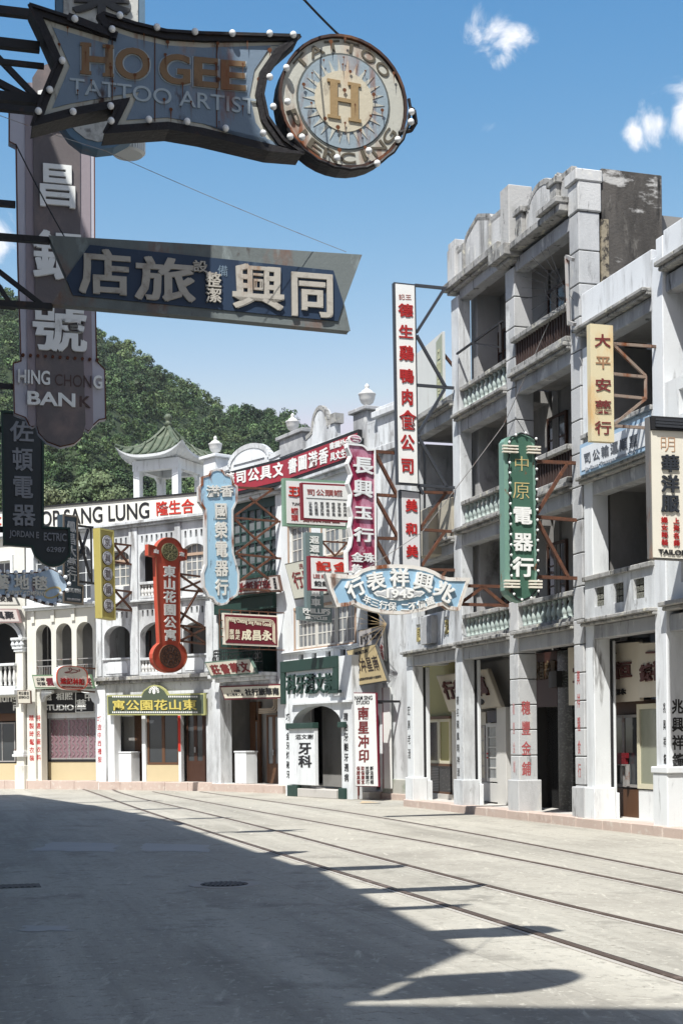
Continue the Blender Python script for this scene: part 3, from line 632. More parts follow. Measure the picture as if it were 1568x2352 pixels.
window(re_, 1.2, 2.1, 3.9, 5.4, 1.95, 2, 3, white2, glass); window(re_, 2.3, 3.3, 3.9, 5.4, 1.95, 2, 3, white2, glass)
# balcony: shaped slab and iron rail
MB().box(.5, 3.44, -.55, 2.0, 3.62, 3.74).box(.7, 3.4, -.40, .4, 3.50, 3.619).box(.9, 3.4, -.22, .4, 3.38, 3.499).build('balcony_slab', white, re_, bevel=.02)
mb = MB()
rail = [(.5, .0), (.62, -.36), (.9, -.52), (3.44, -.52)]
for zz in (3.78, 4.06, 4.42, 4.52): mb.tube([(x, y, zz) for x, y in rail], .014, 4)
for i in range(26):
    x = .62+2.8*i/25; y = -.52 if x > .9 else -.36-.16*(x-.62)/.28
    mb.bar((x, y, 3.75), (x, y, 4.5), .008)
    if i % 2 == 0: mb.plate([ell(x, 4.24, .10, .10, 12), ell(x, 4.24, .082, .082, 12)], y-.006, y+.006)
mb.build('iron_railing', darkiron, re_)
# parapet with arched pediment, urn pillar
pf = [(-.3, 9.45), (EW, 9.45), (EW, 10.48), (3.35, 10.42)] + arcpts(2.1, 10.42, 1.05, .50, 0, pi, 16) + [(.8, 10.40), (-.3, 10.36)]
MB().plate([pf], .04, .26).build('parapet', white2, re_, bevel=.01)
mb = MB()
for p, q in zip(pf[2:], pf[3:]): mb.bar((p[0], .08, p[1]), (q[0], .08, q[1]), .075)
mb.build('coping', white, re_)
MB().plate([inset(arcpts(2.1, 10.44, .82, .36, 0, pi, 14), .0)], .005, .039).build('tympanum', bright, re_)
MB().box(-.32, .36, -.03, .5, 9.44, 10.86).box(-.44, .48, -.13, .6, 10.861, 10.96).build('urn_pillar', white2, re_, bevel=.012)
urn(re_, .02, .22, 10.96, .52)
slab(re_, -.2, EW, .41, 4.0, 9.25, 9.4, grime, 'roof'); slab(re_, -.2, EW, .46, 2.0, 3.3, 3.6); slab(re_, .3, EW, .42, 2.0, 6.0, 6.14)
# shop front
MB().box(.4, 3.6, 1.25, 1.35, .15, 3.3).build('shop_wall', indoor, re_)
for x0, x1, za, zb, y, m_ in ((.45, .75, .2, .9, 1.15, tan), (.45, .75, .9, 2.9, 1.17, midbrown), (.95, 1.05, .2, 2.9, 1.12, midbrown)):
    MB().box(x0, x1, y, y+.08, za, zb).build("shop_panel", m_, re_)
window(re_, .75, .95, 1.0, 2.3, 1.15, 1, 2, midbrown, paleglass)
d_ = door(re_, 1.75, 2.5, .22, 2.45, .9, 2, midbrown, paleglass); door(re_, 2.55, 3.4, .22, 2.45, 1.15, 2, brown, glass)
mb = MB()
for i, x in enumerate((1.5, 1.6, 1.7)): mb.tube([(x+.5, 1.0, 3.3), (x+.5, 1.0, 2.75-.06*i), (x+.4, 1.0, 2.65-.06*i), (1.2, 1.0, 2.65-.06*i)], .03, 6)
mb.build('pipes', paint('cream pipe', (.5, .42, .34), .6), re_)
MB().box(2.3, 3.5, 1.0, 1.05, 2.6, 3.1).build('name_board', indoordark, re_); text(re_, '招莊', [(2.4, 3.08), (3.4, 3.08), (3.4, 2.62), (2.4, 2.62)], redp, .96, .999, bold=.05)

# ------------------------------------------------------------------ F: the arcaded apartment house
rf = F_.root('shophouse', 'white arcaded apartment house with three arches per floor, behind the red apartment sign', 'building', GRP)
FW = 4.94
outer = [(.0, 3.87), (FW, 3.87), (FW, 6.28), (.0, 6.28)]
H1 = [archloop(.24, 1.42, 3.9, 5.62, 5.22, 14), archloop(1.86, 3.42, 3.9, 5.66, 5.22, 14), archloop(3.74, 4.70, 3.9, 5.56, 5.22, 14)]
slots = []
for a, b in ((.30, 1.40), (1.9, 3.4), (3.78, 4.68)):
    k = int((b-a)/.19)
    for i in range(k): x = a+(b-a)*(i+.25)/k; slots.append((x, x+.085))
MB().plate([outer]+H1+[[(x, 5.86), (q, 5.86), (q, 6.08), (x, 6.08)] for x, q in slots if not any(abs((x+q)/2-c) < .0 for c in (.8,))], .02, .30).build('wall', white, rf, bevel=.006)
outer = [(.0, 6.43), (FW, 6.43), (FW, 8.90), (.0, 8.90)]
H2 = [archloop(.30, 1.42, 6.95, 8.18, 7.9, 12), archloop(1.88, 3.42, 6.46, 8.22, 7.85, 14), archloop(3.76, 4.70, 6.95, 8.15, 7.9, 12)]
MB().plate([outer]+H2+[[(x, 8.36), (q, 8.36), (q, 8.60), (x, 8.60)] for x, q in slots], .02, .30).build('wall', white, rf, bevel=.006)
mb = MB(); mb.box(-.08, .16, -.05, .019, 3.9, 8.9).box(1.46, 1.82, -.05, .019, 3.9, 8.9).box(3.46, 3.70, -.05, .019, 3.9, 8.9).box(4.74, 5.0, -.05, .019, 3.9, 8.9); mb.build('pilaster', white, rf, bevel=.01)
ledge(rf, -.05, FW, 3.62, 3.86, .22, grime, name='string_course'); ledge(rf, -.05, FW, 6.29, 6.42, .14, white, name='string_course'); ledge(rf, -.1, FW, 8.91, 9.10, .2, white, name='cornice')
MB().box(.02, FW, .03, .3, 3.22, 3.615).build('beam', white, rf)
for x0, x1 in ((.24, 1.42), (3.74, 4.70)):
    MB().box(x0-.04, x1+.04, .0, .18, 3.9, 4.44).box(x0-.05, x1+.05, -.06, .2, 4.441, 4.51).build('balcony_panel', white, rf, bevel=.01)
    MB().plate([[(x0+.1, 3.98), (x1-.1, 3.98), (x1-.1, 4.28), (x1-.2, 4.38), (x0+.2, 4.38), (x0+.1, 4.28)]], -.02, -.001).build('raised_panel', white2, rf)
balustrade(rf, 1.86, 3.42, 3.9, 4.47, .02, .18, 11, white, stonebal); balustrade(rf, 1.88, 3.42, 6.47, 7.03, .02, .18, 11, white, stonebal)
window(rf, .28, 1.44, 6.96, 8.2, .2, 4, 4, pw, paleglass, .06, .03); window(rf, 3.74, 4.72, 6.96, 8.2, .2, 4, 4, pw, paleglass, .06, .03)
mb = MB().box(.28, 1.44, .13, .19, 7.78, 7.87).box(3.74, 4.72, .13, .19, 7.78, 7.87); mb.build('transom', wo_, rf)
MB().box(.0, FW, 1.3, 1.4, .2, 8.9).build('back_wall', indoor, rf); MB().box(-.1, .06, .42, 6.0, .05, 8.9).build('party_wall', white, rf)
for x in (.55, 2.4, 3.9): window(rf, x, x+.7, 4.0, 5.5, 1.27, 2, 3, brown, glass)
window(rf, 2.3, 3.0, 6.5, 8.0, 1.27, 2, 3, brown, glass)
slab(rf, .0, FW, .31, 1.3, 3.4, 3.6); slab(rf, .0, FW, .31, 1.3, 6.3, 6.4); slab(rf, .0, FW, .31, 6.0, 8.95, 9.09, grime, 'roof')
MB().box(-.1, FW, .0, .2, 9.105, 9.3).build('parapet', white, rf)
cF0 = column(rf, -.16, .30, -.04, .4, .0, 3.6, white2, None, .24); column(rf, .31, .62, .05, .4, .2, 3.6, white2)
MB().box(.30, 1.2, .9, 1.0, .28, 2.9).build('shop_wall', indoor, rf)
window(rf, 1.7, 3.1, .85, 2.75, .55, 2, 1, midbrown, glass, .08, .08, 'shop_window')
MB().box(1.6, 3.12, .5, .62, .28, .84).build('shop_dado', tan, rf)
MB().box(1.52, 1.68, .45, .6, .28, 3.0).box(3.12, 3.24, .45, .6, .28, 3.0).build('shop_post', white2, rf)
door(rf, 3.3, 4.05, .28, 2.6, .7, 2); door(rf, 4.05, 4.8, .28, 2.6, .7, 2)
MB().box(3.25, 4.9, .66, .8, 2.62, 3.2).build('door_head', brown, rf); MB().box(3.75, 4.2, .62, .655, 2.66, 2.85).build('red_paper_strip', redp2, rf)
MB().box(3.13, 3.23, .43, .449, 1.3, 2.5).build('couplet_strip', redp2, rf)
MB().box(.8, 1.65, .9, 1.02, .28, 3.1).build('shop_post', midbrown, rf)

# ------------------------------------------------------------------ G and H: the cream houses at the left
rg = G_.root('shophouse', 'cream house with three tall narrow arches and iron rails, above the black photo studio', 'building', GRP)
GW = 3.30
outer = [(.06, 3.55), (GW, 3.55), (GW, 6.32), (.06, 6.32)]
hs = [archloop(a, b, 3.62, 5.83, 5.5, 12) for a, b in ((.48, 1.19), (1.41, 2.12), (2.34, 3.06))]
MB().plate([outer]+hs, .02, .35).build('wall', cream, rg, bevel=.008)
mb = MB()
for x in (.30, 1.22, 2.15, 3.08): mb.box(x, x+.15, -.04, .019, 5.9, 6.32)
mb.build('panel_rib', cream, rg)
ledge(rg, .06, GW, 6.33, 6.5, .22, white2, name='cornice')
outer = [(.06, 6.51), (GW, 6.51), (GW, 8.95), (.06, 8.95)]
MB().plate([outer]+[archloop(a, b, 6.6, 8.5, 8.2, 12) for a, b in ((.4, 1.2), (1.4, 2.1), (2.3, 3.0))], .02, .30).build('wall', white2, rg, bevel=.008)
for a, b in ((.4, 1.2), (1.4, 2.1), (2.3, 3.0)): window(rg, a-.02, b+.02, 6.62, 8.5, .22, 2, 4, white2, glass)
ledge(rg, .0, GW, 8.96, 9.12, .2, white, name='cornice')
mb = MB()
for a, b in ((.48, 1.19), (1.41, 2.12), (2.34, 3.06)):
    for z in (3.66, 4.35, 4.56): mb.bar((a, .05, z), (b, .05, z), .014)
    for i in range(9): x = a+(b-a)*(i+.5)/9; mb.bar((x, .05, 3.66), (x, .05, 4.35), .008)
    c = (a+b)/2; mb.tube([(c-.2, .03, 3.85), (c, .03, 4.0), (c+.2, .03, 3.85), (c, .03, 3.7), (c-.2, .03, 3.85)], .014, 4)
mb.build('iron_railing', steel, rg)
MB().box(.06, GW, 1.3, 1.4, .2, 8.9).build('back_wall', indoor, rg)
window(rg, 2.4, 3.0, 3.7, 5.4, 1.27, 2, 4, brown, glass)
slab(rg, .06, GW, .36, 1.3, 3.4, 3.54); slab(rg, .06, GW, .31, 6.0, 9.0, 9.1, grime, 'roof'); slab(rg, .06, GW, .31, 1.3, 6.35, 6.45)
MB().box(.0, GW, .0, .2, 9.125, 9.3).build('parapet', white, rg)
column(rg, .02, .42, .0, .4, .1, 3.54, cream, None, .24); column(rg, .43, .62, .08, .4, .2, 3.54, cream)
mb = MB().plate([[(.44, 3.5), (.44, 2.95), (.6, 3.05), (.75, 3.3), (1.1, 3.4), (1.1, 3.5)]], .1, .25).plate([[(3.1, 3.5), (3.1, 2.95), (2.95, 3.05), (2.8, 3.3), (2.45, 3.4), (2.45, 3.5)]], .1, .25); mb.build('bracket', white2, rg)
# studio front
MB().box(.45, 4.3, .62, .70, .3, .95).build('dado', tan, rg); MB().box(.45, 4.3, .60, .72, .955, 1.03).build('sill', blackp, rg)
window(rg, .5, 3.2, 1.04, 2.5, .66, 3, 1, steel, paint('pink curtain glass', (.23, .14, .16), .2, [((.17, .10, .12), .4, 4, (1, 1, .1), .2)], spec=.5), .05, .04, 'shop_window')
mb = MB()
for i in range(13):
    x = .62+.2*i; pts = []
    for j in range(11):
        pts += [(x+(.05 if j % 2 else -.05), .63, 1.1+.13*j), (x+(.05 if j % 2 else -.05), .63, 1.1+.13*j+.07)]
    mb.tube(pts, .006, 4)
mb.build('lattice', steel, rg)
MB().box(.45, 4.3, .62, .7, 2.51, 2.72).build('head', white2, rg)
MB().box(.45, 4.3, .58, .7, 2.72, 2.86).build('stripe_board', paint('ochre board', (.42, .26, .09), .7), rg); text(rg, '沖晒放大攝影服務藝術人像冲', [(.55, 2.85), (3.3, 2.85), (3.3, 2.73), (.55, 2.73)], blackp, .572, .579, bold=.03)
mb = MB()
for i in range(20): mb.box(.5+.19*i, .59+.19*i, .54, .579, 2.87, 2.98)
mb.build('awning_teeth', whitep, rg)
rh = Fr(G_.pt(-3.6), G_.r).root('shophouse', 'cream house with one broad arch over a curved balustrade at the left edge', 'building', GRP)
outer = [(.0, 3.3), (3.58, 3.3), (3.58, 9.0), (.0, 9.0)]
MB().plate([outer, archloop(1.3, 3.32, 3.55, 6.0, 5.2, 18), [(2.0, 7.2), (2.95, 7.2), (2.95, 8.2), (2.0, 8.2)]], .02, .35).build('wall', cream, rh, bevel=.008)
mb = MB()
for i, k in enumerate((.0, .09)):
    ar = arcpts(2.31, 5.2, 1.08+k, .86+k, 0, pi, 20)
    for p, q in zip(ar, ar[1:]): mb.bar((p[0], .0-.02*i, p[1]), (q[0], .0-.02*i, q[1]), .035)
mb.build('arch_moulding', white, rh)
window(rh, 2.0, 2.95, 7.2, 8.2, .2, 2, 2, white2, glass); MB().box(1.88, 3.07, -.05, .019, 7.08, 7.19).box(1.88, 3.07, -.05, .019, 8.21, 8.4).box(1.88, 1.99, -.05, .019, 7.191, 8.209).box(2.96, 3.07, -.05, .019, 7.191, 8.209).build('window_surround', white2, rh)
balustrade(rh, 1.2, 3.3, 3.56, 4.5, -.25, -.05, 10, white2, stonebal, .12, .09)
MB().box(1.0, 3.4, -.40, .1, 3.36, 3.555).build('balcony_slab', white2, rh, bevel=.02)
column(rh, 3.22, 3.58, -.12, .3, .1, 5.0, cream, None, .75)
mb = MB().box(3.14, 3.62, -.2, .3, 5.001, 5.07).box(3.18, 3.6, -.16, .3, 4.9, 5.0).box(3.1, 3.64, -.24, .3, 5.32, 5.40)
for x in (3.16, 3.36, 3.56): mb.lathe([(.05, 0), (.09, .08), (.05, .2), (.10, .25)], (x, -.15, 5.07), 8)
mb.build('capital', white2, rh, bevel=.008)
MB().box(3.1, 3.64, -.22, .3, 1.15, 1.24).box(3.14, 3.62, -.18, .3, 1.25, 1.36).build('column_moulding', white2, rh, bevel=.01)
ledge(rh, -.1, 3.6, 9.0, 9.12, .2, white, name='cornice'); MB().box(.0, 3.58, .4, 6, 9.02, 9.1).build('roof', grime, rh)
MB().box(.0, 3.58, 1.3, 1.4, .2, 9.0).build('back_wall', indoordark, rh); slab(rh, .0, 3.58, .36, 1.3, 3.35, 3.5)
MB().box(-.05, 3.58, .0, .2, 9.125, 9.3).build('parapet', white, rh)
door(rh, 2.6, 3.15, .4, 2.3, .6, 1, midbrown, glass); MB().box(1.2, 2.55, .62, .7, .3, .9).build('dado', tan, rh)
window(rh, 1.2, 2.5, .95, 2.4, .64, 2, 1, steel, glass, name='shop_window'); MB().box(1.0, 3.2, .6, .7, 2.45, 2.75).build('fascia', midbrown, rh)
MB().box(.0, 1.0, .02, .35, .1, 3.3).build('ground_wall', cream, rh)
# ------------------------------------------------------------------ pavilion on the roof
_a, _b = raydir(388, 1140); _Y = 53.5
pvr = bpy.data.objects.new('pavilion', None); COL.objects.link(pvr); pvr.location = (_a*_Y, _Y, 9.1); pvr.rotation_euler = (0, 0, radians(-24))
tag(pvr, 'small green tiled pavilion with white posts and upswept eaves on the rooftop', 'pavilion')
zp = lambda y: EYE + raydir(388, y)[1]*_Y - 9.1
mb = MB(); hw = .82
for sx in (-1, 1):
    for sy in (-1, 1): MB().box(sx*hw-.13, sx*hw+.13, sy*hw-.13, sy*hw+.13, 0, zp(1078)).build('post', white2, pvr, bevel=.01)
zb_ = zp(1082)
for s in (-1, 1): mb.box(-hw-.15, hw+.15, s*hw-.15, s*hw+.15, zb_-.1, zb_+.28); mb.box(s*hw-.151, s*hw+.151, -hw+.16, hw-.16, zb_-.1, zb_+.28)
for sx in (-1, 1):
    for sy in (-1, 1):
        mb.add([(sx*hw+.05, sy*hw*.8, zb_-.1), (sx*hw-.05, sy*hw*.8, zb_-.1), (sx*hw-.05, sy*hw*.4, zb_-.1), (sx*hw+.05, sy*hw*.4, zb_-.1), (sx*hw+.05, sy*hw*.8, zb_-.32), (sx*hw-.05, sy*hw*.8, zb_-.32)], [(0, 1, 2, 3), (0, 3, 4), (1, 5, 2), (0, 4, 5, 1), (2, 5, 4, 3)])
mb.build('frieze', white2, pvr)
tile = paint('green glazed roof tile', (.085, .108, .072), .6, [((.19, .205, .155), .5, 4, (1, 1, 1), .25), ((.035, .06, .04), .3, 8, (1, 1, 1), .15)])
ze, zt_ = zp(1058), zp(985); ov = 1.42; NS = 10
prof = lambda t: (ov*(1-t) + .09*t, ze + (zt_-ze)*(t**1.75))       # concave slope
mb = MB(); rdg = MB(); und = MB()
for side in range(4):
    Rm = Matrix.Rotation(side*pi/2, 3, 'Z')
    for i in range(NS):
        t0, t1_ = i/NS, (i+1)/NS; a0, h0 = prof(t0); a1, h1 = prof(t1_); M_ = 12
        for j in range(M_):
            def P(s, a, h):
                up = .40*abs(s)**3*(1-(h-ze)/(zt_-ze))**2
                return tuple(Rm @ Vector((s*a, -a, h+up)))
            s0, s1 = -1+2*j/M_, -1+2*(j+1)/M_
            mb.add([P(s0, a0, h0), P(s1, a0, h0), P(s1, a1, h1), P(s0, a1, h1)], [(0, 1, 2, 3)])
            if i == 0: und.add([P(s0, a0, h0-.02), P(s1, a0, h0-.02), tuple(Rm @ Vector((s1*.8, -.8, zb_+.28))), tuple(Rm @ Vector((s0*.8, -.8, zb_+.28)))], [(3, 2, 1, 0)]); und.add([P(s0, a0, h0-.10), P(s1, a0, h0-.10), P(s1, a0*1.01, h0), P(s0, a0*1.01, h0)], [(0, 1, 2, 3)])
    for j in range(-4, 5):   # tile rolls
        pts = []
        for i in range(NS+1):
            a, h = prof(i/NS); s = j*.30
            if abs(s) > a: break
            pts.append(tuple(Rm @ Vector((s, -a-.01, h+.03+.40*abs(s/a)**3*(1-(h-ze)/(zt_-ze))**2))))
        rdg.tube(pts, .045, 6)
    pts = []
    for i in range(NS+1):
        a, h = prof(i/NS); pts.append(tuple(Rm @ Vector((a, -a, h+.05+.40*(1-i/NS*1.0)**2*(1-(h-ze)/(zt_-ze))))))
    rdg.tube(pts, .075, 6)
ro = mb.build('roof', tile, pvr); rdg.build('ridge_tiles', tile, ro); und.build('soffit', white2, pvr)
mb = MB(); mb.lathe([(.16, 0), (.12, .18), (.18, .24), (.09, .3), (.10, .36), (.15, .44), (.15, .52), (.08, .60), (.0, .62)], (0, 0, zt_-.05), 12); mb.build('finial', tile, pvr, smooth=True)

# ------------------------------------------------------------------ hill and its wood
ridge_px = [(-420, 420), (-250, 520), (-120, 600), (0, 680), (60, 712), (130, 735), (225, 775), (300, 815), (345, 848), (420, 895), (470, 925), (520, 958), (585, 962), (650, 974), (700, 1004), (760, 1035), (830, 1060), (950, 1150), (1100, 1250), (1300, 1380)]
RA = [raydir(x, y) for x, y in ridge_px]
def ridge_b(a): return float(np.interp(a, [p[0] for p in RA], [p[1] for p in RA]))
YR, YF = 520.0, 215.0
def hill_z(a, Y):
    b = ridge_b(a); zr = EYE + b*YR + 1.5
    t = (Y-YF)/(YR-YF)
    bump = 7*sin(a*37+Y*.021) + 5*sin(a*71-Y*.035+1.3)
    if t <= 1: return max(-2, zr*(max(0, t)**.9) + bump*min(1, max(0, t)*3)*max(0, 1-t))
    return zr - (Y-YR)*.35
mb = MB(); na, ny = 60, 34
for j in range(ny+1):
    for i in range(na+1):
        a = -.42+.62*i/na; Y = YF+(740-YF)*j/ny; mb.v.append((a*Y, Y, hill_z(a, Y)))
for j in range(ny):
    for i in range(na): k = j*(na+1)+i; mb.f.append((k, k+1, k+na+2, k+na+1)); mb.m.append(0)
tag(mb.build('hill', paint('hill soil under trees', (.03, .045, .018), .95), smooth=True), None, None, kind='structure')
def leafmat(name, c1, c2, c3):
    m = bpy.data.materials.new(name); m.use_nodes = True; nt = m.node_tree; bs = nt.nodes['Principled BSDF']
    g = nt.nodes.new('ShaderNodeNewGeometry'); n = nt.nodes.new('ShaderNodeTexNoise'); n.inputs['Scale'].default_value = .06; n.inputs['Detail'].default_value = 5; nt.links.new(g.outputs['Position'], n.inputs['Vector'])
    r = nt.nodes.new('ShaderNodeValToRGB'); r.color_ramp.elements[0].color = (*c1, 1); r.color_ramp.elements[0].position = .36; r.color_ramp.elements[1].color = (*c3, 1); r.color_ramp.elements[1].position = .66
    e = r.color_ramp.elements.new(.5); e.color = (*c2, 1); nt.links.new(n.outputs[0], r.inputs[0])
    mx = nt.nodes.new('ShaderNodeMix'); mx.data_type = 'RGBA'; mx.blend_type = 'MULTIPLY'; mx.inputs[0].default_value = 1; nt.links.new(r.outputs[0], mx.inputs[6])
    r2_ = nt.nodes.new('ShaderNodeMapRange'); r2_.inputs[3].default_value = .55; r2_.inputs[4].default_value = 1.35; nt.links.new(g.outputs['Random Per Island'], r2_.inputs[0]); nt.links.new(r2_.outputs[0], mx.inputs[7])
    nt.links.new(mx.outputs[2], bs.inputs['Base Color']); bs.inputs['Roughness'].default_value = .6; bs.inputs['Specular IOR Level'].default_value = .25
    return m
leaf_dark = leafmat('hill foliage', (.032, .060, .022), (.055, .096, .035), (.098, .135, .050))
leaf_pale = leafmat('pale foliage', (.075, .115, .050), (.115, .150, .070), (.15, .17, .085))
rng = np.random.default_rng(5)
def crown_quads(n, rad, lobes, leaf):
    """leaf-clump quads over a few overlapping lobes; returns (n,4,3)"""
    out = []
    C = []
    for k in range(lobes):
        th = rng.uniform(0, 2*pi); rr = rng.uniform(.15, .62)*rad
        C.append((rr*cos(th), rr*sin(th), rng.uniform(-.12, .55)*rad, rng.uniform(.34, .58)*rad))
    C.append((0, 0, .25*rad, .62*rad))
    C = np.array(C); w = C[:, 3]**2; w /= w.sum()
    idx = rng.choice(len(C), n, p=w)
    d = rng.normal(size=(n, 3)); d[:, 2] = np.where(rng.random(n) < .8, np.abs(d[:, 2]), d[:, 2]); d /= np.linalg.norm(d, axis=1)[:, None]
    p = C[idx, :3] + d*C[idx, 3:4]*rng.uniform(.72, 1.06, (n, 1))
    nr = d + rng.normal(size=(n, 3))*.45; nr /= np.linalg.norm(nr, axis=1)[:, None]
    t = np.cross(nr, rng.normal(size=(n, 3))); t /= np.linalg.norm(t, axis=1)[:, None]; b = np.cross(nr, t)
    s = leaf*rng.uniform(.55, 1.3, (n, 1)); s2 = s*rng.uniform(.45, .9, (n, 1))
    return np.stack([p - t*s, p - b*s2 + nr*s*.15, p + t*s, p + b*s2 + nr*s*.15], axis=1)
def quads_mesh(name, Q, mat):
    Q = Q.reshape(-1, 3); n = len(Q)//4
    me = bpy.data.meshes.new(name); me.vertices.add(len(Q)); me.vertices.foreach_set('co', Q.astype(np.float32).ravel())
    me.loops.add(len(Q)); me.loops.foreach_set('vertex_index', np.arange(len(Q), dtype=np.int32))
    me.polygons.add(n); me.polygons.foreach_set('loop_start', np.arange(0, len(Q), 4, dtype=np.int32)); me.polygons.foreach_set('loop_total', np.full(n, 4, dtype=np.int32))
    me.update(calc_edges=True); me.materials.append(mat)
    o = bpy.data.objects.new(name, me); COL.objects.link(o); return o
protos = [crown_quads(230, 1.0, 5 + k % 4, .13) for k in range(9)]
Qs = []; Ts = []
Y = 236.0
while Y < 545:
    step = 2.85 + .006*(Y-236)
    a = -.36
    while a < .09:
        aa = a + rng.uniform(-.4, .4)*step/Y; yy = Y + rng.uniform(-.45, .45)*step
        rad = rng.choice([1.4, 1.85, 2.4, 3.3], p=[.42, .36, .17, .05])*rng.uniform(.9, 1.15)*(1 + .12*(yy > 400))
        z = hill_z(aa, yy)
        Ts.append(np.full(4*len(protos[0]), rng.choice([.62, .85, 1.05, 1.35, 1.7], p=[.2, .3, .25, .17, .08])))
        q = protos[rng.integers(len(protos))]; th = rng.uniform(0, 2*pi); c, s = cos(th), sin(th)
        M_ = np.array([[c, -s, 0], [s, c, 0], [0, 0, rng.uniform(.95, 1.35)]])
        Qs.append((q.reshape(-1, 3) @ M_.T)*rad + np.array([aa*yy, yy, z + rad*.45]))
        a += step/Y*1.02
    Y += step*.92
fo = quads_mesh('hillside_forest', np.concatenate(Qs), leaf_dark)
at_ = fo.data.attributes.new('tint', 'FLOAT', 'POINT'); at_.data.foreach_set('value', np.concatenate(Ts).astype(np.float32))
for m_ in (leaf_dark,):
    nt_ = m_.node_tree; an = nt_.nodes.new('ShaderNodeAttribute'); an.attribute_name = 'tint'; bs_ = nt_.nodes['Principled BSDF']; sk = bs_.inputs['Base Color'].links[0].from_socket
    mm = nt_.nodes.new('ShaderNodeMix'); mm.data_type = 'RGBA'; mm.blend_type = 'MULTIPLY'; mm.inputs[0].default_value = 1; nt_.links.new(sk, mm.inputs[6]); nt_.links.new(an.outputs['Fac'], mm.inputs[7]); nt_.links.new(mm.outputs[2], bs_.inputs['Base Color'])
tag(fo, 'dense green wood covering the hillside behind the shophouses', 'forest', kind='stuff')
def limb_tree(name, label, a_px, top_y, Yd, rad, mat, n=2600):
    a, b = raydir(a_px, top_y); zt = EYE + b*Yd; x = a*Yd; zg = hill_z(a, Yd)
    root = bpy.data.objects.new(name, None); COL.objects.link(root); root.location = (x, Yd, zg-.3); tag(root, label, 'tree', 'trees behind the left roofs')
    h = zt - zg; mb = MB(); bark = paint('tree bark', (.09, .07, .05), .9)
    mb.bar((0, 0, 0), (.2, 0, h*.55), .32, 8, r2=.2)
    for k in range(6):
        th = k*1.05+rng.uniform(0, .4); mb.bar((.1, 0, h*(.35+.04*k)), (cos(th)*rad*.6, sin(th)*rad*.6, h-rad*rng.uniform(.5, 1.1)), .14, 6, r2=.05)
    mb.build('trunk', bark, root)
    q = crown_quads(n, 1.0, 9, .075).reshape(-1, 3)*np.array([rad, rad, rad*1.1]) + np.array([0, 0, h-rad*1.05])
    o = quads_mesh('crown', q, mat); o.parent = root
limb_tree('leafy_tree', 'pale green bushy tree just above the white board, right of the black electric sign', 205, 1082, 232, 5.2, leaf_pale, 5200)
limb_tree('leafy_tree', 'pale green tree peeping out above the roof, under the dark bank sign', 120, 1112, 226, 4.2, leaf_pale, 4000)
limb_tree('leafy_tree', 'small pale tree left of the rooftop pavilion', 262, 1112, 228, 3.4, leaf_pale, 3000)

# ------------------------------------------------------------------ tram rails and small things in the street
def ground(x, y, z=0.0):
    a, b = raydir(x, y); t = (z-EYE)/b; return (a*t, t)
def smooth(pts, n=60):
    P = np.array(pts); d = np.r_[0, np.cumsum(np.linalg.norm(np.diff(P, axis=0), axis=1))]; s = np.linspace(0, d[-1], n)
    dx = np.poly1d(np.polyfit(d/d[-1], P[:, 0], 4)); dy = np.poly1d(np.polyfit(d/d[-1], P[:, 1], 4)); return [(float(dx(q/d[-1])), float(dy(q/d[-1]))) for q in s]
G0 = 1722.6
rails = [([(180, 88), (300, 130), (400, 165), (560, 215), (730, 265), (860, 310), (1000, 355), (1160, 402), (1300, 445), (1430, 490), (1568, 530)], 'nearest rusty tram rail, running along the shadow edge in the concrete'),
         ([(255, 88), (400, 130), (510, 158), (650, 190), (830, 238), (960, 278), (1100, 310), (1230, 340), (1400, 382), (1568, 423)], 'second tram rail from the camera, pair of the nearest one'),
         ([(352, 97), (480, 123), (700, 160), (900, 203), (1080, 232), (1250, 262), (1400, 295), (1568, 333)], 'third tram rail from the camera, first of the far track'),
         ([(460, 97), (640, 122), (800, 145), (960, 172), (1200, 215), (1400, 255), (1568, 288)], 'farthest tram rail, closest to the right hand kerb')]
railm = paint('rusty rail head', (.10, .073, .058), .55, [((.26, .20, .17), .4, 6, (1, 1, 1), .2)], metal=.25)
groove = paint('dark rail groove', (.045, .04, .037), .9); lip = paint('pale mortar beside rail', (.40, .375, .34), .95, [((.22, .20, .18), .4, 5, (1, 1, 1), .2)], .4)  # the groove is a flat dark strip laid beside the rail head
for pts, lab in rails:
    g = [ground(x, y+G0) for x, y in pts]
    # carry the rail on out of the frame
    d0 = (g[0][0]-g[1][0], g[0][1]-g[1][1]); L0 = sqrt(d0[0]**2+d0[1]**2); d1 = (g[-1][0]-g[-2][0], g[-1][1]-g[-2][1]); L1 = sqrt(d1[0]**2+d1[1]**2)
    c = smooth(g); c = [c[0]] + c[1:-1] + [c[-1], (c[-1][0]+d1[0]/L1*6, c[-1][1]+d1[1]/L1*6)]
    def ribbon(o0, o1, z0, z1):
        mb = MB(); n = len(c)
        for i in range(n):
            p, q = c[max(0, i-1)], c[min(n-1, i+1)]; dx, dy = q[0]-p[0], q[1]-p[1]; l = sqrt(dx*dx+dy*dy) or 1; nx, ny_ = -dy/l, dx/l
            for off, z in ((o0, z0), (o0, z1), (o1, z1), (o1, z0)): mb.v.append((c[i][0]+nx*off, c[i][1]+ny_*off, z))
        for i in range(n-1):
            for k in range(4): mb.f.append((i*4+k, i*4+(k+1) % 4, i*4+4+(k+1) % 4, i*4+4+k)); mb.m.append(0)
        return mb
    o = ribbon(-.032, .032, -.02, .014).build('tram_rail', railm); tag(o, lab, 'rail', 'tram rails in the street')
    ribbon(.036, .075, -.02, .004).build('groove', groove, o); ribbon(-.085, -.036, -.02, .006).build('mortar_edge', lip, o)
x, y = ground(515, 2033)
mh = bpy.data.objects.new('manhole_cover', None); COL.objects.link(mh); mh.location = (x, y, 0); tag(mh, 'round cast iron manhole cover set in the shaded concrete', 'manhole')
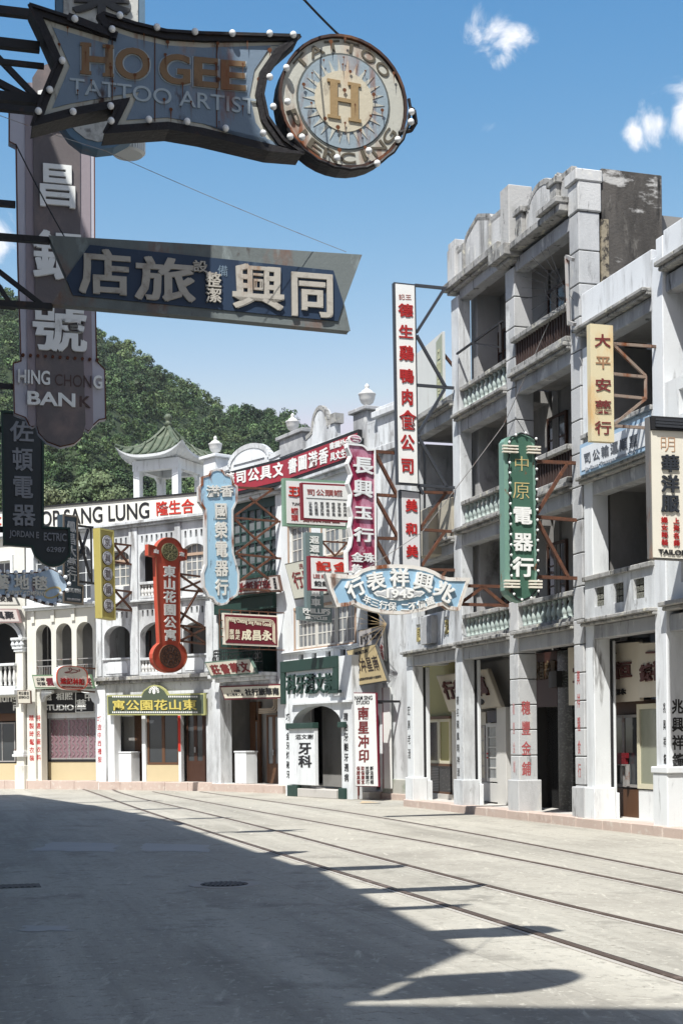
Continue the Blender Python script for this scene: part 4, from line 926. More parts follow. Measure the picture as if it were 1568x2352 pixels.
MB().lathe([(.40, -.02), (.40, .006), (.30, .0065)], (0, 0, 0), 32).build('collar', lip, mh)
mb = MB(); mb.lathe([(.27, .0), (.27, .012)], (0, 0, 0), 32)
for i in range(-4, 5):
    w = sqrt(max(0, .24**2-(i*.055)**2)); mb.box(i*.055-.014, i*.055+.014, -w, w, .012, .019)
mb.build('lid', paint('cast iron', (.07, .06, .055), .6, metal=.4), mh)
patchm = paint('newer cement patch', (.44, .43, .405), .9, [((.38, .38, .38), .45, 2, (1, 1, 1), .3)], .3)
for (a, lab) in (([(120, 1935), (270, 1938), (262, 1958), (75, 1955)], 'pale square cement patch in the shaded road, far left'), ([(330, 1938), (480, 1942), (478, 1958), (322, 1955)], 'pale cement patch in the shade, second from the left'), ([(48, 2128), (150, 2127), (170, 2140), (50, 2140)], 'small low cement patch near the left frame edge')):
    mb = MB(); c = [ground(*p) for p in a]; m_ = [];
    for i in range(4):
        p, q = c[i], c[(i+1) % 4]
        for t in np.linspace(0, 1, 9)[:-1]: m_.append((p[0]+(q[0]-p[0])*t+rng.uniform(-.05, .05), p[1]+(q[1]-p[1])*t+rng.uniform(-.07, .07), .004))
    mb.add(m_, [tuple(range(len(m_)))]); tag(mb.build('cement_patch', patchm), lab, 'patch')
# red timber box on short legs beside the studio board
x, y = ground(822, 1836)
bx = bpy.data.objects.new('wooden_box', None); COL.objects.link(bx); bx.location = (x, y, 0); bx.rotation_euler = (0, 0, radians(-45)); tag(bx, 'small red brown wooden box on legs standing below the white studio board', 'box')
redw = paint('red brown box paint', (.17, .045, .035), .6, [((.09, .03, .02), .4, 6, (1, 1, .3), .2)])
MB().box(-.13, .13, -.13, .13, .1, .66).build('body', redw, bx, bevel=.008); MB().box(-.17, .17, -.17, .17, .66, .70).build('lid', redw, bx, bevel=.006)
for sx in (-1, 1):
    for sy in (-1, 1): MB().box(sx*.10-.025, sx*.10+.025, sy*.10-.025, sy*.10+.025, 0, .1).build('leg', redw, bx)
MB().box(-.10, .10, -.136, -.131, .48, .56).build('slot_panel', brown, bx)
x, y = ground(855, 1835-7+0)
x, y = ground(850, 1846); MB_ = MB(); MB_.add([(-.28, -.1, .01), (.22, -.16, .03), (.30, .12, .012), (-.2, .16, .06), (.0, .0, .05)], [(0, 1, 4), (1, 2, 4), (2, 3, 4), (3, 0, 4)])
tag(MB_.build('cardboard_scrap', paint('cardboard', (.42, .33, .22), .9), loc=(x, y, .0)), 'flattened scrap of cardboard lying on the road before the studio step', 'litter')
# white counters inside the fronts of E and F
for fr, x, y0_, y1_, w, lab in ((F_, 280, 1795, 1733, .62, 'white display plinth left of the brown apartment window'), (E_, 552, 1797, 1742, .62, 'white display plinth beside the brown glazed shop door')):
    u = fr.u(x, 1790, .5); r_ = Fr(fr.pt(u, .28), fr.r).root('display_plinth', lab, 'plinth', 'white plinths in shop fronts', .25)
    MB().box(0, w, 0, .45, 0, 1.0).build('body', white2, r_, bevel=.01); MB().box(-.02, w+.02, -.02, .47, 1.0, 1.05).build('top', white2, r_, bevel=.008)

# ------------------------------------------------------------------ shop fronts under the right-hand arcade
def front(fr, w, name, label):
    f = Fr(fr.pt(0, w), fr.r); return f, f.root(name, label, 'shop front')
ivp = paint('ivory paint', (.60, .56, .42), .5); wf = paint('white shop joinery', (.58, .57, .54), .6)
f, ry = front(C_, .85, 'display_case', 'yellowish glazed display case on a black louvred base, inside the narrow house arcade')
ua, ub, uc_ = f.u(*t8(245, 1500)), f.u(*t8(408, 1500)), f.u(*t8(572, 1500)); zA, zB, zC, zD = f.z(*t8(408, 950)), f.z(*t8(408, 1640)), f.z(*t8(408, 2020)), f.z(*t8(408, 2110))
MB().box(ua, uc_, .0, .5, zD+.09, zB-.03).build('base', paint('black tiled base', (.03, .03, .032), .4, [((.12, .12, .12), .3, 22, (1, 1, 1), .05)]), ry)
mb = MB()
for i in range(15): z = zC+(zB-.06-zC)*i/15; mb.box(ua, ub, -.014, -.001, z, z+.022)
mb.build('louvre', steel, ry)
window(ry, ua, ub-.01, zB+.03, zA-.07, .03, 1, 1, ivp, glass, .07, name='front_glass'); window(ry, ub+.01, uc_, zB+.03, zA-.07, .03, 1, 1, ivp, paint('yellow lining', (.36, .33, .14), .6), .07, name='front_glass')
MB().box(ua-.04, uc_+.04, -.03, .5, zA-.069, zA).box(ua-.04, uc_+.04, -.03, .5, zB-.03, zB+.028).box(ua-.03, uc_+.03, -.03, .5, zC-.05, zC).build('moulding', midbrown, ry)
MB().box(ua-.3, uc_+.3, -.1, .5, .12, zC-.051).build('step', slabstone, ry)
MB().box(ua-.6, uc_+.4, .1, .2, zA+.01, 3.45).build('upper_panel', paint('olive wall', (.32, .29, .14), .8), ry)
MB().box(uc_+.05, f.u(*t8(640, 1500)), .02, .2, .15, zA+.2).build('side_post', wf, ry, bevel=.008)
f, rw = front(A_, .85, 'glazed_shop_front', 'white glazed shop door with shelves under the cream slanted sign')
X = lambda x: f.u(*t8(x, 1500)); Zz = lambda y: f.z(*t8(1150, y))
window(rw, X(925), X(1040), Zz(1880), Zz(1080), .08, 1, 4, steel, paint('cream lined glass', (.36, .33, .26), .3, [((.2, .18, .14), .4, 2, (1, 1, .4), .3)]), .05, .03, 'shelf_window'); window(rw, X(1100), X(1262), Zz(1880), Zz(1050), .0, 1, 5, wf, paleglass, .08, .03, 'glazed_door')
MB().box(X(1100), X(1262), -.02, .06, .2, Zz(1900)).box(X(925), X(1060), .05, .12, .2, Zz(1900)).box(X(1266), X(1395), -.05, .2, .15, Zz(830)).build('panel', wf, rw, bevel=.008)
MB().box(X(1052), X(1098), .10, .16, .2, Zz(870)).build('jamb', steel, rw); MB().box(X(925), X(1048), .06, .1, Zz(1070), Zz(885)).build('upper_light', paint('cream lined glass', (.36, .33, .26)), rw)
MB().box(X(1102), X(1260), .0, .05, Zz(1035), Zz(870)).build('poster_board', paint('slate board', (.08, .075, .09), .6), rw); MB().box(X(1108), X(1126), -.035, -.021, Zz(1495), Zz(1470)).box(X(1108), X(1126), -.035, -.021, Zz(1550), Zz(1530)).build('red_seal', redp2, rw)
MB().box(X(640), X(1400), .2, .3, Zz(870), 3.35).build('upper_wall', indoor, rw)
f, rk2 = front(A_, .80, 'dark_tiled_entrance', 'pitch dark open doorway with a black tiled side pier between the two lettered pillars')
X = lambda x: f.u(*r5(x, 1300)); Zz = lambda y: f.z(*r5(560, y))
MB().box(X(625), X(735), .0, .4, .15, Zz(680)).build('tiled_pier', paint('glazed black tile', (.035, .037, .036), .25, [((.08, .085, .08), .4, 9, (1, 1, 3), .05)]), rk2)
MB().box(X(440), X(622), .0, .1, Zz(1090), 3.35).build('red_board', paint('dark red lacquer', (.05, .018, .014), .5), rk2); text(rk2, '號昌安寶', f.box(*r5(450, 750), *r5(615, 880)), paint('dim gilt', (.09, .06, .03), .6), -.03, -.002, bold=.03)
MB().box(X(380), X(624), .30, .34, .15, Zz(1090)).build('black_shade_sheet', black, rk2); MB().box(X(380), X(440), .0, .3, .15, 3.3).build('jamb', indoordark, rk2); MB().box(X(600), X(660), -.12, -.001, Zz(950), Zz(830)).build('lantern', paint('dark lantern', (.03, .03, .03), .4), rk2)  # a black sheet paints the doorway's inner shade and closes the entrance
f, rw2 = front(B_, .80, 'watch_shop_window', 'pale framed shop window on a brown dado, with red boxes inside, right arcade bay')
X = lambda x: f.u(*r5(x, 1500)); Zz = lambda y: f.z(*r5(1200, y))
window(rw2, X(1003), X(1252), Zz(1700), Zz(1150), .0, 2, 1, steel, glass, .05, .05, 'display_window'); window(rw2, X(1256), X(1440), Zz(1705), Zz(1075), -.06, 1, 1, ivp, paint('green curtained glass', (.24, .25, .19), .2, [((.06, .10, .07), .35, 1.5, (1, 1, .3), .15)], spec=.5), .09, name='display_window')
MB().box(X(1055), X(1256), -.01, .3, .15, Zz(1712)).build('dado', midbrown, rw2); MB().box(X(1258), X(1440), -.07, .3, .15, Zz(1715)).build('dado', white2, rw2)
MB().box(X(1062), X(1165), -.09, -.03, Zz(1525), Zz(1480)).box(X(1105), X(1172), -.09, -.03, Zz(1478), Zz(1440)).build('red_boxes', paint('crimson box', (.16, .008, .014), .6), rw2)
MB().box(X(1057), X(1175), -.095, -.025, Zz(1535), Zz(1527)).box(X(1057), X(1064), -.09, -.03, Zz(1690), Zz(1536)).box(X(1166), X(1175), -.09, -.03, Zz(1690), Zz(1536)).build('stand', steel, rw2)
MB().box(X(960), X(1450), .1, .2, Zz(1140), Zz(1040)).build('head', midbrown, rw2)

# ------------------------------------------------------------------ the shaded side of the street, beside and behind the camera
LW = [((-3.3, -14.0), (-1.5, -.5), 16.0), ((-2.35, 3.25), (-3.75, 11.0), 13.7), ((-3.8, 11.1), (-6.35, 20.2), 13.3), ((-6.4, 20.3), (-9.9, 29.6), 14.0), ((-9.95, 29.7), (-13.6, 38.0), 13.8)]
labs = ['shaded shophouse behind the camera that shades the lower right of the road', 'tall shaded shophouse beside the camera carrying the tattoo sign', 'second shaded shophouse on the left, carrying the hotel sign', 'third shaded shophouse on the left, carrying the bank and electric signs', 'farthest shaded shophouse on the left, beside the carpet sign']
def plain_house(p, q, h, lab, grp):
    """a four storey house whose front runs from p to q, its depth lying to the left of that line"""
    w = sqrt((p[0]-q[0])**2+(p[1]-q[1])**2); f = Fr(p, (q[0]-p[0], q[1]-p[1]))
    r_ = f.root('shophouse', lab, 'building', grp)
    hs = []; n = max(2, int(w/2.6))
    for fl in range(4):
        for i in range(n):
            a = w*(i+.22)/n; b = w*(i+.78)/n; z0 = .4 if fl == 0 else .9+3.15*fl; hs.append([(a, z0), (b, z0), (b, z0+(2.4 if fl == 0 else 1.8)), (a, z0+(2.4 if fl == 0 else 1.8))])
    MB().plate([[(0, 0), (w, 0), (w, h), (0, h)]]+hs, .0, .3).build('wall', white, r_)
    MB().box(.301, w-.301, .301, 5.7, h-.6, h-.4).build('roof', grime, r_)
    MB().box(0, .3, .301, 6, 0, h).box(w-.3, w, .301, 6, 0, h).box(.301, w-.301, 5.7, 6, 0, h-.61).build('rear_wall', grey, r_)
    for k in (3.4, 6.7, 10.0): MB().box(0, w, -.12, -.002, k, k+.18).build('string_course', grime, r_)
    for i, hl in enumerate(hs):
        if i >= n: window(r_, hl[0][0], hl[1][0], hl[0][1], hl[2][1], .15, 2, 3, brown, glass)
        else: door(r_, hl[0][0], hl[1][0], hl[0][1]-.35, hl[2][1], .2, 2)
for (p, q, h), lab in zip(LW, labs): plain_house(p, q, h, lab, 'shaded shophouses on the left')
# unseen houses added towards and behind the camera, to cut the sky's fill light
u_ = 13.3
for w_, h_, lab in ((8.6, 12.4, 'sunlit shophouse on the right, next after the tailor sign house'), (8.8, 11.6, 'sunlit shophouse on the right, level with the camera'), (9.0, 12.6, 'sunlit shophouse on the right, behind the camera')):
    plain_house(A_.pt(u_), A_.pt(u_+w_), h_, lab, 'sunlit shophouses on the right'); u_ += w_+.05
plain_house((16.5, -19.0), (-6.0, -19.0), 12.8, 'long shophouse closing the street behind the camera', 'shophouses along the curved street')  # unseen, added across the street end to block low sky light
def left_x(Yd):      # x of the left fronts at depth Yd
    for (p, q, h) in LW:
        if p[1] <= Yd <= q[1]: return p[0]+(q[0]-p[0])*(Yd-p[1])/(q[1]-p[1])
    return -2.2 - .3*max(0, Yd-3)

def upper_sign(tip, zc_, h, label, rounded=False, mat=None):
    """a board high on the shaded fronts, above the picture; only its shadow reaches the road in view"""
    x = tip[0]-.2416*zc_; y = tip[1]-.562*zc_; f = Fr((x, y), (.965, .262)); u = 0.0
    while u > -9:
        px, py = f.pt(u)
        if px < left_x(py): break
        u -= .05
    r_ = f.root('street_sign', label, 'sign', 'signs high on the shaded fronts'); z0, z1_ = zc_-h/2, zc_+h/2
    pl = [(u+.9, z0), (-.25 if rounded else 0, z0)] + (arcpts(-.35, zc_, .4, h/2, -pi/2, pi/2, 8) if rounded else [(-.18, zc_)]) + [(-.25 if rounded else 0, z1_), (u+.9, z1_)]
    MB().plate([pl], 0, .1).build('board', mat or white2, r_, bevel=.005); MB().bar((u-.05, .05, z1_-.1), (u+.95, .05, z1_-.1), .03).bar((u-.05, .05, z0+.1), (u+.95, .05, z0+.1), .03).bar((u-.05, .05, z0+.1), (u+.9, .05, z1_-.1), .02).build('bracket', iron, r_)
for (px, py, z_, h_, rd_, lab) in ((925, 1992, 10.7, .9, True, 'round ended white street sign high above the hotel sign'), (1078, 2082, 9.6, .35, False, 'slim white street sign high between the tattoo and hotel signs'), (1320, 2250, 8.6, 1.5, True, 'broad round ended white street sign high beside the camera'), (690, 1908, 12.8, .8, False, 'white street sign high above the black electric sign'), (530, 1879, 13.0, .5, False, 'white street sign at roof height on the third shaded front'), (420, 1858, 13.1, .6, True, 'white round ended sign at roof height near the far end'), (370, 1840, 13.0, .5, False, 'small white sign at roof height at the far end')):
    upper_sign(ground(px, py), z_, h_, lab, rd_)

x, y = ground(22, 2037); dg_ = bpy.data.objects.new('drain_grate', None); COL.objects.link(dg_); dg_.location = (x, y, 0); dg_.rotation_euler = (0, 0, radians(15)); tag(dg_, 'dark iron drain grate in the shaded road at the left frame edge', 'drain')
MB().box(-.34, .34, -.22, .22, -.02, .004).build('frame', paint('cast iron', (.07, .06, .055)), dg_); mb = MB()
for i in range(9): mb.box(-.29+.068*i, -.255+.068*i, -.18, .18, .0045, .010)
mb.build('bars', paint('cast iron', (.07, .06, .055)), dg_)
# ------------------------------------------------------------------ signs
class Sign:
    def __init__(s, fr, name, label, group=None, cat='sign', w=0):
        s.fr = fr; s.w = w; s.o = fr.root(name, label, cat, group)
        if w: pass
    def q(s, pts): return s.fr.q(pts, s.w)
    def board(s, poly, mat, y0=0, y1=.12, name='board', bevel=.006, holes=()):
        return MB().plate([poly]+list(holes), s.w+y0, s.w+y1).build(name, mat, s.o, bevel=bevel)
    def rim(s, poly, d, mat, y0=-.025, y1=0.0, name='frame'):
        return MB().plate([poly, inset(poly, d)], s.w+y0, s.w+y1-.001).build(name, mat, s.o, bevel=.004)
    def face(s, poly, mat, y0=-.006, name='face'):
        return MB().plate([poly], s.w+y0, s.w-.001).build(name, mat, s.o)
    def text(s, t, quad, mat, y0=-.012, y1=-.007, d='h', fill=.92, bold=.02, name='lettering'):
        y0 = y1-(y1-y0)*(.6 if y1-y0 < -.03 or y1-y0 > .03 else 1)
        return text(s.o, t, quad, mat, s.w+y0, s.w+y1, d, fill, bold, name)
    def qt(s, t, pts, mat, **k): return s.text(t, s.q(pts), mat, **k)
    def bx(s, t, p, q_, mat, **k): return s.text(t, s.fr.box(p[0], p[1], q_[0], q_[1], s.w), mat, **k)
    def bars(s, segs, mat, r=.02, y=.05, name='bracket', attach=True):
        mb = MB()
        for p, q_ in segs:
            a = s.fr.uz(*p, s.w); b = s.fr.uz(*q_, s.w); mb.bar((a[0], s.w+y, a[1]), (b[0], s.w+y, b[1]), r)
        return mb.build(name, mat, s.o)
    def bulbs(s, pts, r, y=-.05):
        k = ('bulb', round(r, 3))
        if k not in _bm:
            mb = MB(); mb.lathe([(r*.25*0+.001, -r)] + [(r*sin(pi*i/8), -r*cos(pi*i/8)) for i in range(1, 8)] + [(.001, r)], n=12); o = mb.build('bulb', bulbm, smooth=True); _bm[k] = o.data; bpy.data.objects.remove(o)
        for p in pts:
            u, z = s.fr.uz(*p, s.w); b = bpy.data.objects.new('bulb', _bm[k]); COL.objects.link(b); b.parent = s.o; b.location = (u, s.w+y, z)
def at(px, py, Y, r=(.965, .262)):
    a, b = raydir(px, py); return Fr((a*Y, Y), r)
def wall_u(fr):
    """u (negative) where a left-hand sign's plane meets the left house fronts"""
    u = 0.0
    while u > -12:
        x, y = fr.pt(u)
        if x < left_x(y): return u
        u -= .05
    return u
def hold(S, ys, r=.035, mat=None, px=None, y=.06):
    mb = MB(); u1 = wall_u(S.fr)
    for (x, yy) in ys:
        u, z = S.fr.uz(x, yy); mb.bar((u1-.05, y, z), (u, y, z), r)
    if len(ys) > 1:
        u, z = S.fr.uz(*ys[0]); u2, z2 = S.fr.uz(*ys[1]); um = (u+u1)/2; mb.bar((u1, y, z2), (um, y, z), r*.7); mb.bar((um, y, z), (u-.05, y, z2), r*.7)
    mb.build('bracket', mat or darkiron, S.o)
def rusty(name, base, amt=.25, **k):
    return paint(name, base, .6, [((base[0]*.72, base[1]*.74, base[2]*.76), .35, 1.5, (1, 1, .5), .3), (RUST, amt, 3.2, (1, 1, .22), .10), (RUSTD, amt*.5, 5, (1, 1, .3), .08), ((.45, .20, .07), amt*.7, 1.6, (1, 1, .35), .25)], .15, **k)
def multi(lines): return lines

# --- tattoo sign over the street
bluef = rusty('weathered blue enamel', (.16, .215, .28), .26); ivory = rusty('weathered ivory enamel', (.46, .455, .40), .36)
blackmetal = paint('tarred black frame', (.016, .014, .015), .55, [((.05, .025, .018), .25, 6, (1, 1, 1), .2)], .3)
tanp = rusty('ochre letter enamel', (.20, .125, .065), .26); palep = rusty('pale letter enamel', (.36, .42, .46), .2)
S = Sign(at(948, 250, 9.0), 'tattoo_sign', 'rusty blue ribbon shaped tattoo sign with white bulbs and a round medallion end')
main = S.q(L(z1, (128, 40), (300, 96), (438, 138), (455, 78), (600, 125), (740, 158), (900, 168), (1335, 180), (1250, 255), (1185, 350), (1168, 440), (1190, 540), (1260, 640), (1350, 702), (1200, 690), (900, 618), (750, 592), (620, 600), (462, 612), (524, 492), (330, 530), (140, 580), (185, 450), (248, 300), (190, 170)))
S.board(main, blackmetal, -.02, .13, 'ribbon_box'); S.rim(main, .042, blackmetal, -.055, -.02, 'ribbon_frame'); MB().plate([inset(main, .043)], -.03, -.021).build('ribbon_border', ivory, S.o); MB().plate([inset(main, .075)], -.036, -.0305).build('ribbon_face', bluef, S.o)
S.bars([(z1(300, 96), z1(520, 182)), (z1(440, 85), z1(505, 185))], blackmetal, .022, -.05, 'fold_bar')
def sp(ch_boxes, mat, yy0, yy1, bold):
    mb = MB()
    for ch, x0, ya, x1, yb, sk in ch_boxes:
        q = S.q(L(z1, (x0, ya), (x1, ya+sk), (x1, yb+sk), (x0, yb))); text(S.o, ch, q, mat, yy0, yy1, bold=bold, mb=mb)
    return mb
hog = [('H', 365, 205, 500, 345, 12), ('O', 515, 225, 665, 365, 8), ('G', 712, 252, 845, 385, 10), ('E', 865, 268, 970, 398, 10), ('E', 985, 282, 1092, 412, 8)]
sp(hog, palep, -.042, -.037, .075).build('letter_outline', palep, S.o); sp(hog, tanp, -.05, -.043, .035).build('lettering', tanp, S.o)
mb = MB()   # slab serifs of the H and E's
for x, ya in ((362, 205), (462, 214), (362, 330), (462, 341)): q = S.q(L(z1, (x-6, ya), (x+44, ya+4), (x+44, ya+18), (x-6, ya+14))); mb.plate([q], -.0506, -.043)
mb.build('letter_serif', tanp, S.o)
S.qt('TATTOO ARTIST', L(z1, (310, 360), (1140, 455), (1140, 525), (310, 430)), palep, y0=-.044, y1=-.037, bold=.005)
for x, ya, yb in ((500, 130, 560), (690, 165, 555), (966, 200, 580)): q = S.q(L(z1, (x-2, ya), (x+2, ya), (x+2, yb), (x-2, yb))); MB().plate([q], -.0405, -.037).build('panel_seam', paint('rust seam', (.10, .04, .02), .8), S.o)
rng2 = np.random.default_rng(11); rs = paint('rust run', (.13, .048, .02), .85, [((.06, .025, .014), .4, 9, (1, 1, .3), .2), ((.34, .16, .06), .25, 5, (1, 1, .3), .2)])
def rust_runs(spots, y, smin, smax):
    mb = MB()
    for (x, z) in spots:
        l = rng2.uniform(smin, smax); w = rng2.uniform(.003, .009); a = ell(x, z, w*1.6, w*1.6, 7); mb.plate([a], y-.0008, y)
        mb.plate([[(x-w*.6, z), (x+w*.6, z), (x+w*.25, z-l*.6), (x, z-l), (x-w*.25, z-l*.55)]], y-.0016, y-.0009)
    return mb.build('rust_runs', rs, S.o)
rust_runs([S.fr.uz(*z1(x, y)) for x, y in ((262, 215), (380, 250), (480, 225), (490, 300), (492, 318), (600, 350), (660, 280), (745, 205), (735, 260), (812, 390), (850, 470), (960, 300), (968, 210), (972, 370), (1080, 300), (1080, 490), (1152, 370), (345, 420), (405, 375), (500, 380), (510, 410), (730, 460), (760, 505), (975, 560), (1200, 240), (1100, 195), (860, 195), (640, 160), (300, 140))], -.0515, .03, .12)
uc, zc_ = S.fr.uz(*r7(368, 366)); ue, _ = S.fr.uz(*r7(590, 366)); ru = ue-uc; rz = S.fr.z(*r7(368, 132))-zc_
dl = [(uc+ru*cos(t)*(1+.06*max(0, cos(2*t))**8*0), zc_+rz*sin(t)) for t in np.linspace(0, 2*pi, 40)[:-1]]
S.board(dl, blackmetal, -.02, .12, 'disc_box'); S.rim(dl, .016, rusty('rusted rim', (.05, .028, .022), .4), -.05, -.02, 'disc_frame')
ring = lambda k: [(uc+ru*k*cos(t), zc_+rz*k*sin(t)) for t in np.linspace(0, 2*pi, 44)[:-1]]
MB().plate([ring(.95)], -.03, -.021).build('disc_border', ivory, S.o); MB().plate([ring(.73)], -.034, -.0305).build('disc_line', paint('grey green line', (.09, .10, .095), .6), S.o); MB().plate([ring(.70)], -.038, -.0345).build('disc_face', rusty('pale blue enamel', (.26, .32, .36), .34), S.o)
mb = MB()
for i in range(26):
    t = 2*pi*i/26; k0, k1, dt = .44, .64, .075
    mb.plate([[(uc+ru*k0*cos(t-dt), zc_+rz*k0*sin(t-dt)), (uc+ru*k0*cos(t+dt), zc_+rz*k0*sin(t+dt)), (uc+ru*k1*cos(t), zc_+rz*k1*sin(t))]], -.0415, -.0385)
mb.build('sun_ray', ivory, S.o)
MB().plate([ring(.455)], -.046, -.042).build('sun_disc', rusty('cream sun enamel', (.52, .47, .36), .28), S.o)
def Hpoly(sx, sz): 
    P_ = [(-.5, -.5), (-.12, -.5), (-.12, -.42), (-.2, -.42), (-.2, -.04), (.2, -.04), (.2, -.42), (.12, -.42), (.12, -.5), (.5, -.5), (.5, -.42), (.42, -.42), (.42, .42), (.5, .42), (.5, .5), (.12, .5), (.12, .42), (.2, .42), (.2, .06), (-.2, .06), (-.2, .42), (-.12, .42), (-.12, .5), (-.5, .5), (-.5, .42), (-.42, .42), (-.42, -.42), (-.5, -.42)]
    return [(uc+x*sx, zc_+.0*z+z*sz-.09*x*sz*.6) for x, z in P_]
MB().plate([Hpoly(ru*.52, rz*.58)], -.056, -.047).build('lettering', rusty('gold letter', (.30, .205, .10), .2), S.o)
mb = MB()
dk = paint('olive letter', (.10, .085, .06), .6)
def arcword(word, a0, a1, flip):
    for i, ch in enumerate(word):
        t = a0+(a1-a0)*i/(len(word)-1); rr = .835; cx_, cz_ = uc+ru*rr*cos(t), zc_+rz*rr*sin(t)
        h = .16*rz; w = .12*ru if ch != 'I' else .03*ru; rot = t-pi/2 if not flip else t+pi/2
        c, s_ = cos(rot), sin(rot); q = [(cx_+c*x-s_*z, cz_+s_*x+c*z) for x, z in ((-w, h/2), (w, h/2), (w, -h/2), (-w, -h/2))]
        text(S.o, ch, q, dk, -.036, -.0305, bold=.01, mb=mb)
rust_runs([S.fr.uz(*r7(x, y)) for x, y in ((295, 225), (300, 430), (365, 215), (362, 240), (388, 265), (440, 262), (255, 270), (475, 325), (225, 310), (470, 345), (252, 375), (345, 460), (370, 445), (425, 470), (405, 380), (460, 420), (368, 330), (540, 270), (500, 400), (350, 540), (440, 530), (370, 150), (320, 160))], -.0575, .02, .09)
arcword('TATTOO', radians(140), radians(42), False); arcword('PIERCING', radians(202), radians(328), True)
mb.build('lettering', dk, S.o)
S.bulbs(L(z1, (331, 109), (531, 93), (497, 155), (696, 145), (865, 165), (1031, 172), (1197, 173), (1302, 178), (275, 294), (219, 424), (169, 519), (323, 521), (490, 496), (492, 562), (660, 556), (830, 565), (1001, 595), (1168, 617), (1288, 632), (1341, 635), (1197, 367), (1213, 499), (1276, 477), (1271, 326)) + L(r7, (600, 410), (598, 445), (552, 507), (451, 546), (340, 571), (480, 590)), .021, -.072)
mb = MB()
for i in range(22):
    t = radians(-150+150*i/21) if i else radians(-150); k = 1.02+.015*(i % 2); t2 = radians(-150+150*(i+1)/21); mb.bar((uc+ru*k*cos(t), -.06, zc_+rz*k*sin(t)), (uc+ru*(1.02+.015*((i+1) % 2))*cos(t2), -.06, zc_+rz*(1.02+.015*((i+1) % 2))*sin(t2)), .011, 5)
pts = [S.fr.uz(*r7(x, y)) for x, y in ((560, 480), (600, 470), (618, 440), (612, 400), (598, 392))]
mb.tube([(u, -.05, z) for u, z in pts], .016, 5); e = main
for p, q in zip(e, e[1:]+e[:1]): mb.bar((p[0], -.06, p[1]), (q[0], -.06, q[1]), .009, 4)
mb.build('bulb_cable', blackmetal, S.o)
hold(S, [z1(180, 190), z1(205, 432)], .026); hold(S, [z1(200, 275)], .014); 
TAT = S
# --- vertical sign and drum lamp behind it
S = Sign(at(333, 60, 11.2), 'hanging_sign', 'peeling white and blue upright sign mostly hidden behind the tattoo sign, top left')
o_ = S.q([(129, -90), (333, -86), (333, 240), (325, 285), (300, 318), (262, 338), (225, 342), (190, 333), (160, 310), (136, 275), (129, 235)])
S.board(o_, rusty('steel blue edge', (.10, .17, .24), .2), 0, .16); S.face(inset(o_, .055), paint('peeling white sign face', (.50, .50, .47), .7, [((.22, .215, .20), .42, 5, (1, 1, .7), .12), (GR, .2, 8, (1, 1, 1), .1)], .2), -.01)
S.qt('業', [(165, -75), (300, -72), (300, 40), (165, 36)], paint('dim grey letter', (.07, .07, .07), .6), y0=-.05, y1=-.011, bold=.06); hold(S, [(129, 30), (135, 250)], .03)
a = S.fr.uz(294, 335); lamp = at(294, 335, 11.6).root('drum_lamp', 'white ribbed drum shaped lamp hanging just below the tattoo sign', 'lamp', z=EYE+raydir(294, 335)[1]*11.6)
mb = MB(); pr_ = []; n_ = 36
for i in range(n_):
    t = 2*pi*i/n_; 
mb.lathe([(.02, -.075), (.115, -.075), (.132, -.06), (.134, .07), (.12, .085), (.02, .09)], n=40); mb.build('shade', paint('opal lamp glass', (.62, .63, .62), .35), lamp)
mb = MB()
for i in range(36): t = 2*pi*i/36; mb.bar((.134*cos(t), .134*sin(t), -.055), (.134*cos(t), .134*sin(t), .065), .004)
mb.build('ribs', paint('opal lamp glass', (.62, .63, .62)), lamp); MB().bar((0, 0, .09), (0, 0, .45), .015).bar((0, 0, .45), (-.35, 0, .45), .02).build('stem', darkiron, lamp)

# --- bank sign
S = Sign(at(240, 700, 16.0), 'bank_sign', 'tall mauve striped bank sign with raised white characters and rounded foot, upper left')
lav = rusty('lavender white enamel', (.46, .45, .50), .07); mauve = rusty('mauve enamel', (.28, .24, .26), .06); umber = paint('umber enamel', (.135, .118, .118), .6, [((.21, .16, .15), .42, 2.2, (1, 1, .8), .16), ((.08, .065, .07), .4, 1.4, (1, 1, .5), .3)], .15)
o_ = S.q([(20, 232), (232, 240), (232, 338), (218, 345), (219, 600), (223, 829), (242, 848), (244, 962), (228, 965), (214, 978), (204, 991), (194, 985), (188, 1005), (170, 1020), (138, 1027), (108, 1016), (88, 995), (83, 976), (74, 981), (66, 977), (58, 960), (32, 950), (29, 833), (47, 828), (40, 600), (36, 333), (20, 325)])
S.board(o_, lav, 0, .12); 
S.board(S.q([(57, 190), (206, 190), (208, 600), (214, 978), (204, 989), (195, 985), (80, 978), (70, 979), (64, 965), (60, 600)]), mauve, -.014, -.0015, 'mauve_band')
S.board(S.q([(74, 180), (90, 155), (128, 142), (165, 152), (183, 180), (184, 600), (196, 975), (188, 1003), (170, 1018), (138, 1025), (108, 1014), (90, 995), (84, 975), (79, 600)]), umber, -.03, -.0145, 'umber_band')
rim = paint('rust edge', (.10, .035, .018), .8); S.rim([p for p in o_], .012, rim, -.006, .0, 'rust_edge')
for ch, b in (('興', (80, 205, 186, 318)), ('昌', (84, 374, 178, 482)), ('銀', (76, 530, 190, 648)), ('號', (76, 698, 196, 812))):
    S.bx(ch, b[:2], b[2:], whitep, y0=-.085, y1=-.031, bold=.045, fill=1.0)
S.qt('HING', L(z3, (140, 352), (390, 368), (390, 478), (140, 460)), whitep, y0=-.08, y1=.0, bold=.02); S.qt('CHON', L(z3, (428, 388), (715, 402), (715, 500), (428, 478)), fadedp, y0=-.034, y1=-.0305, bold=.0); S.qt('G', L(z3, (730, 398), (800, 402), (800, 505), (730, 500)), whitep, y0=-.06, y1=.0, bold=.03)
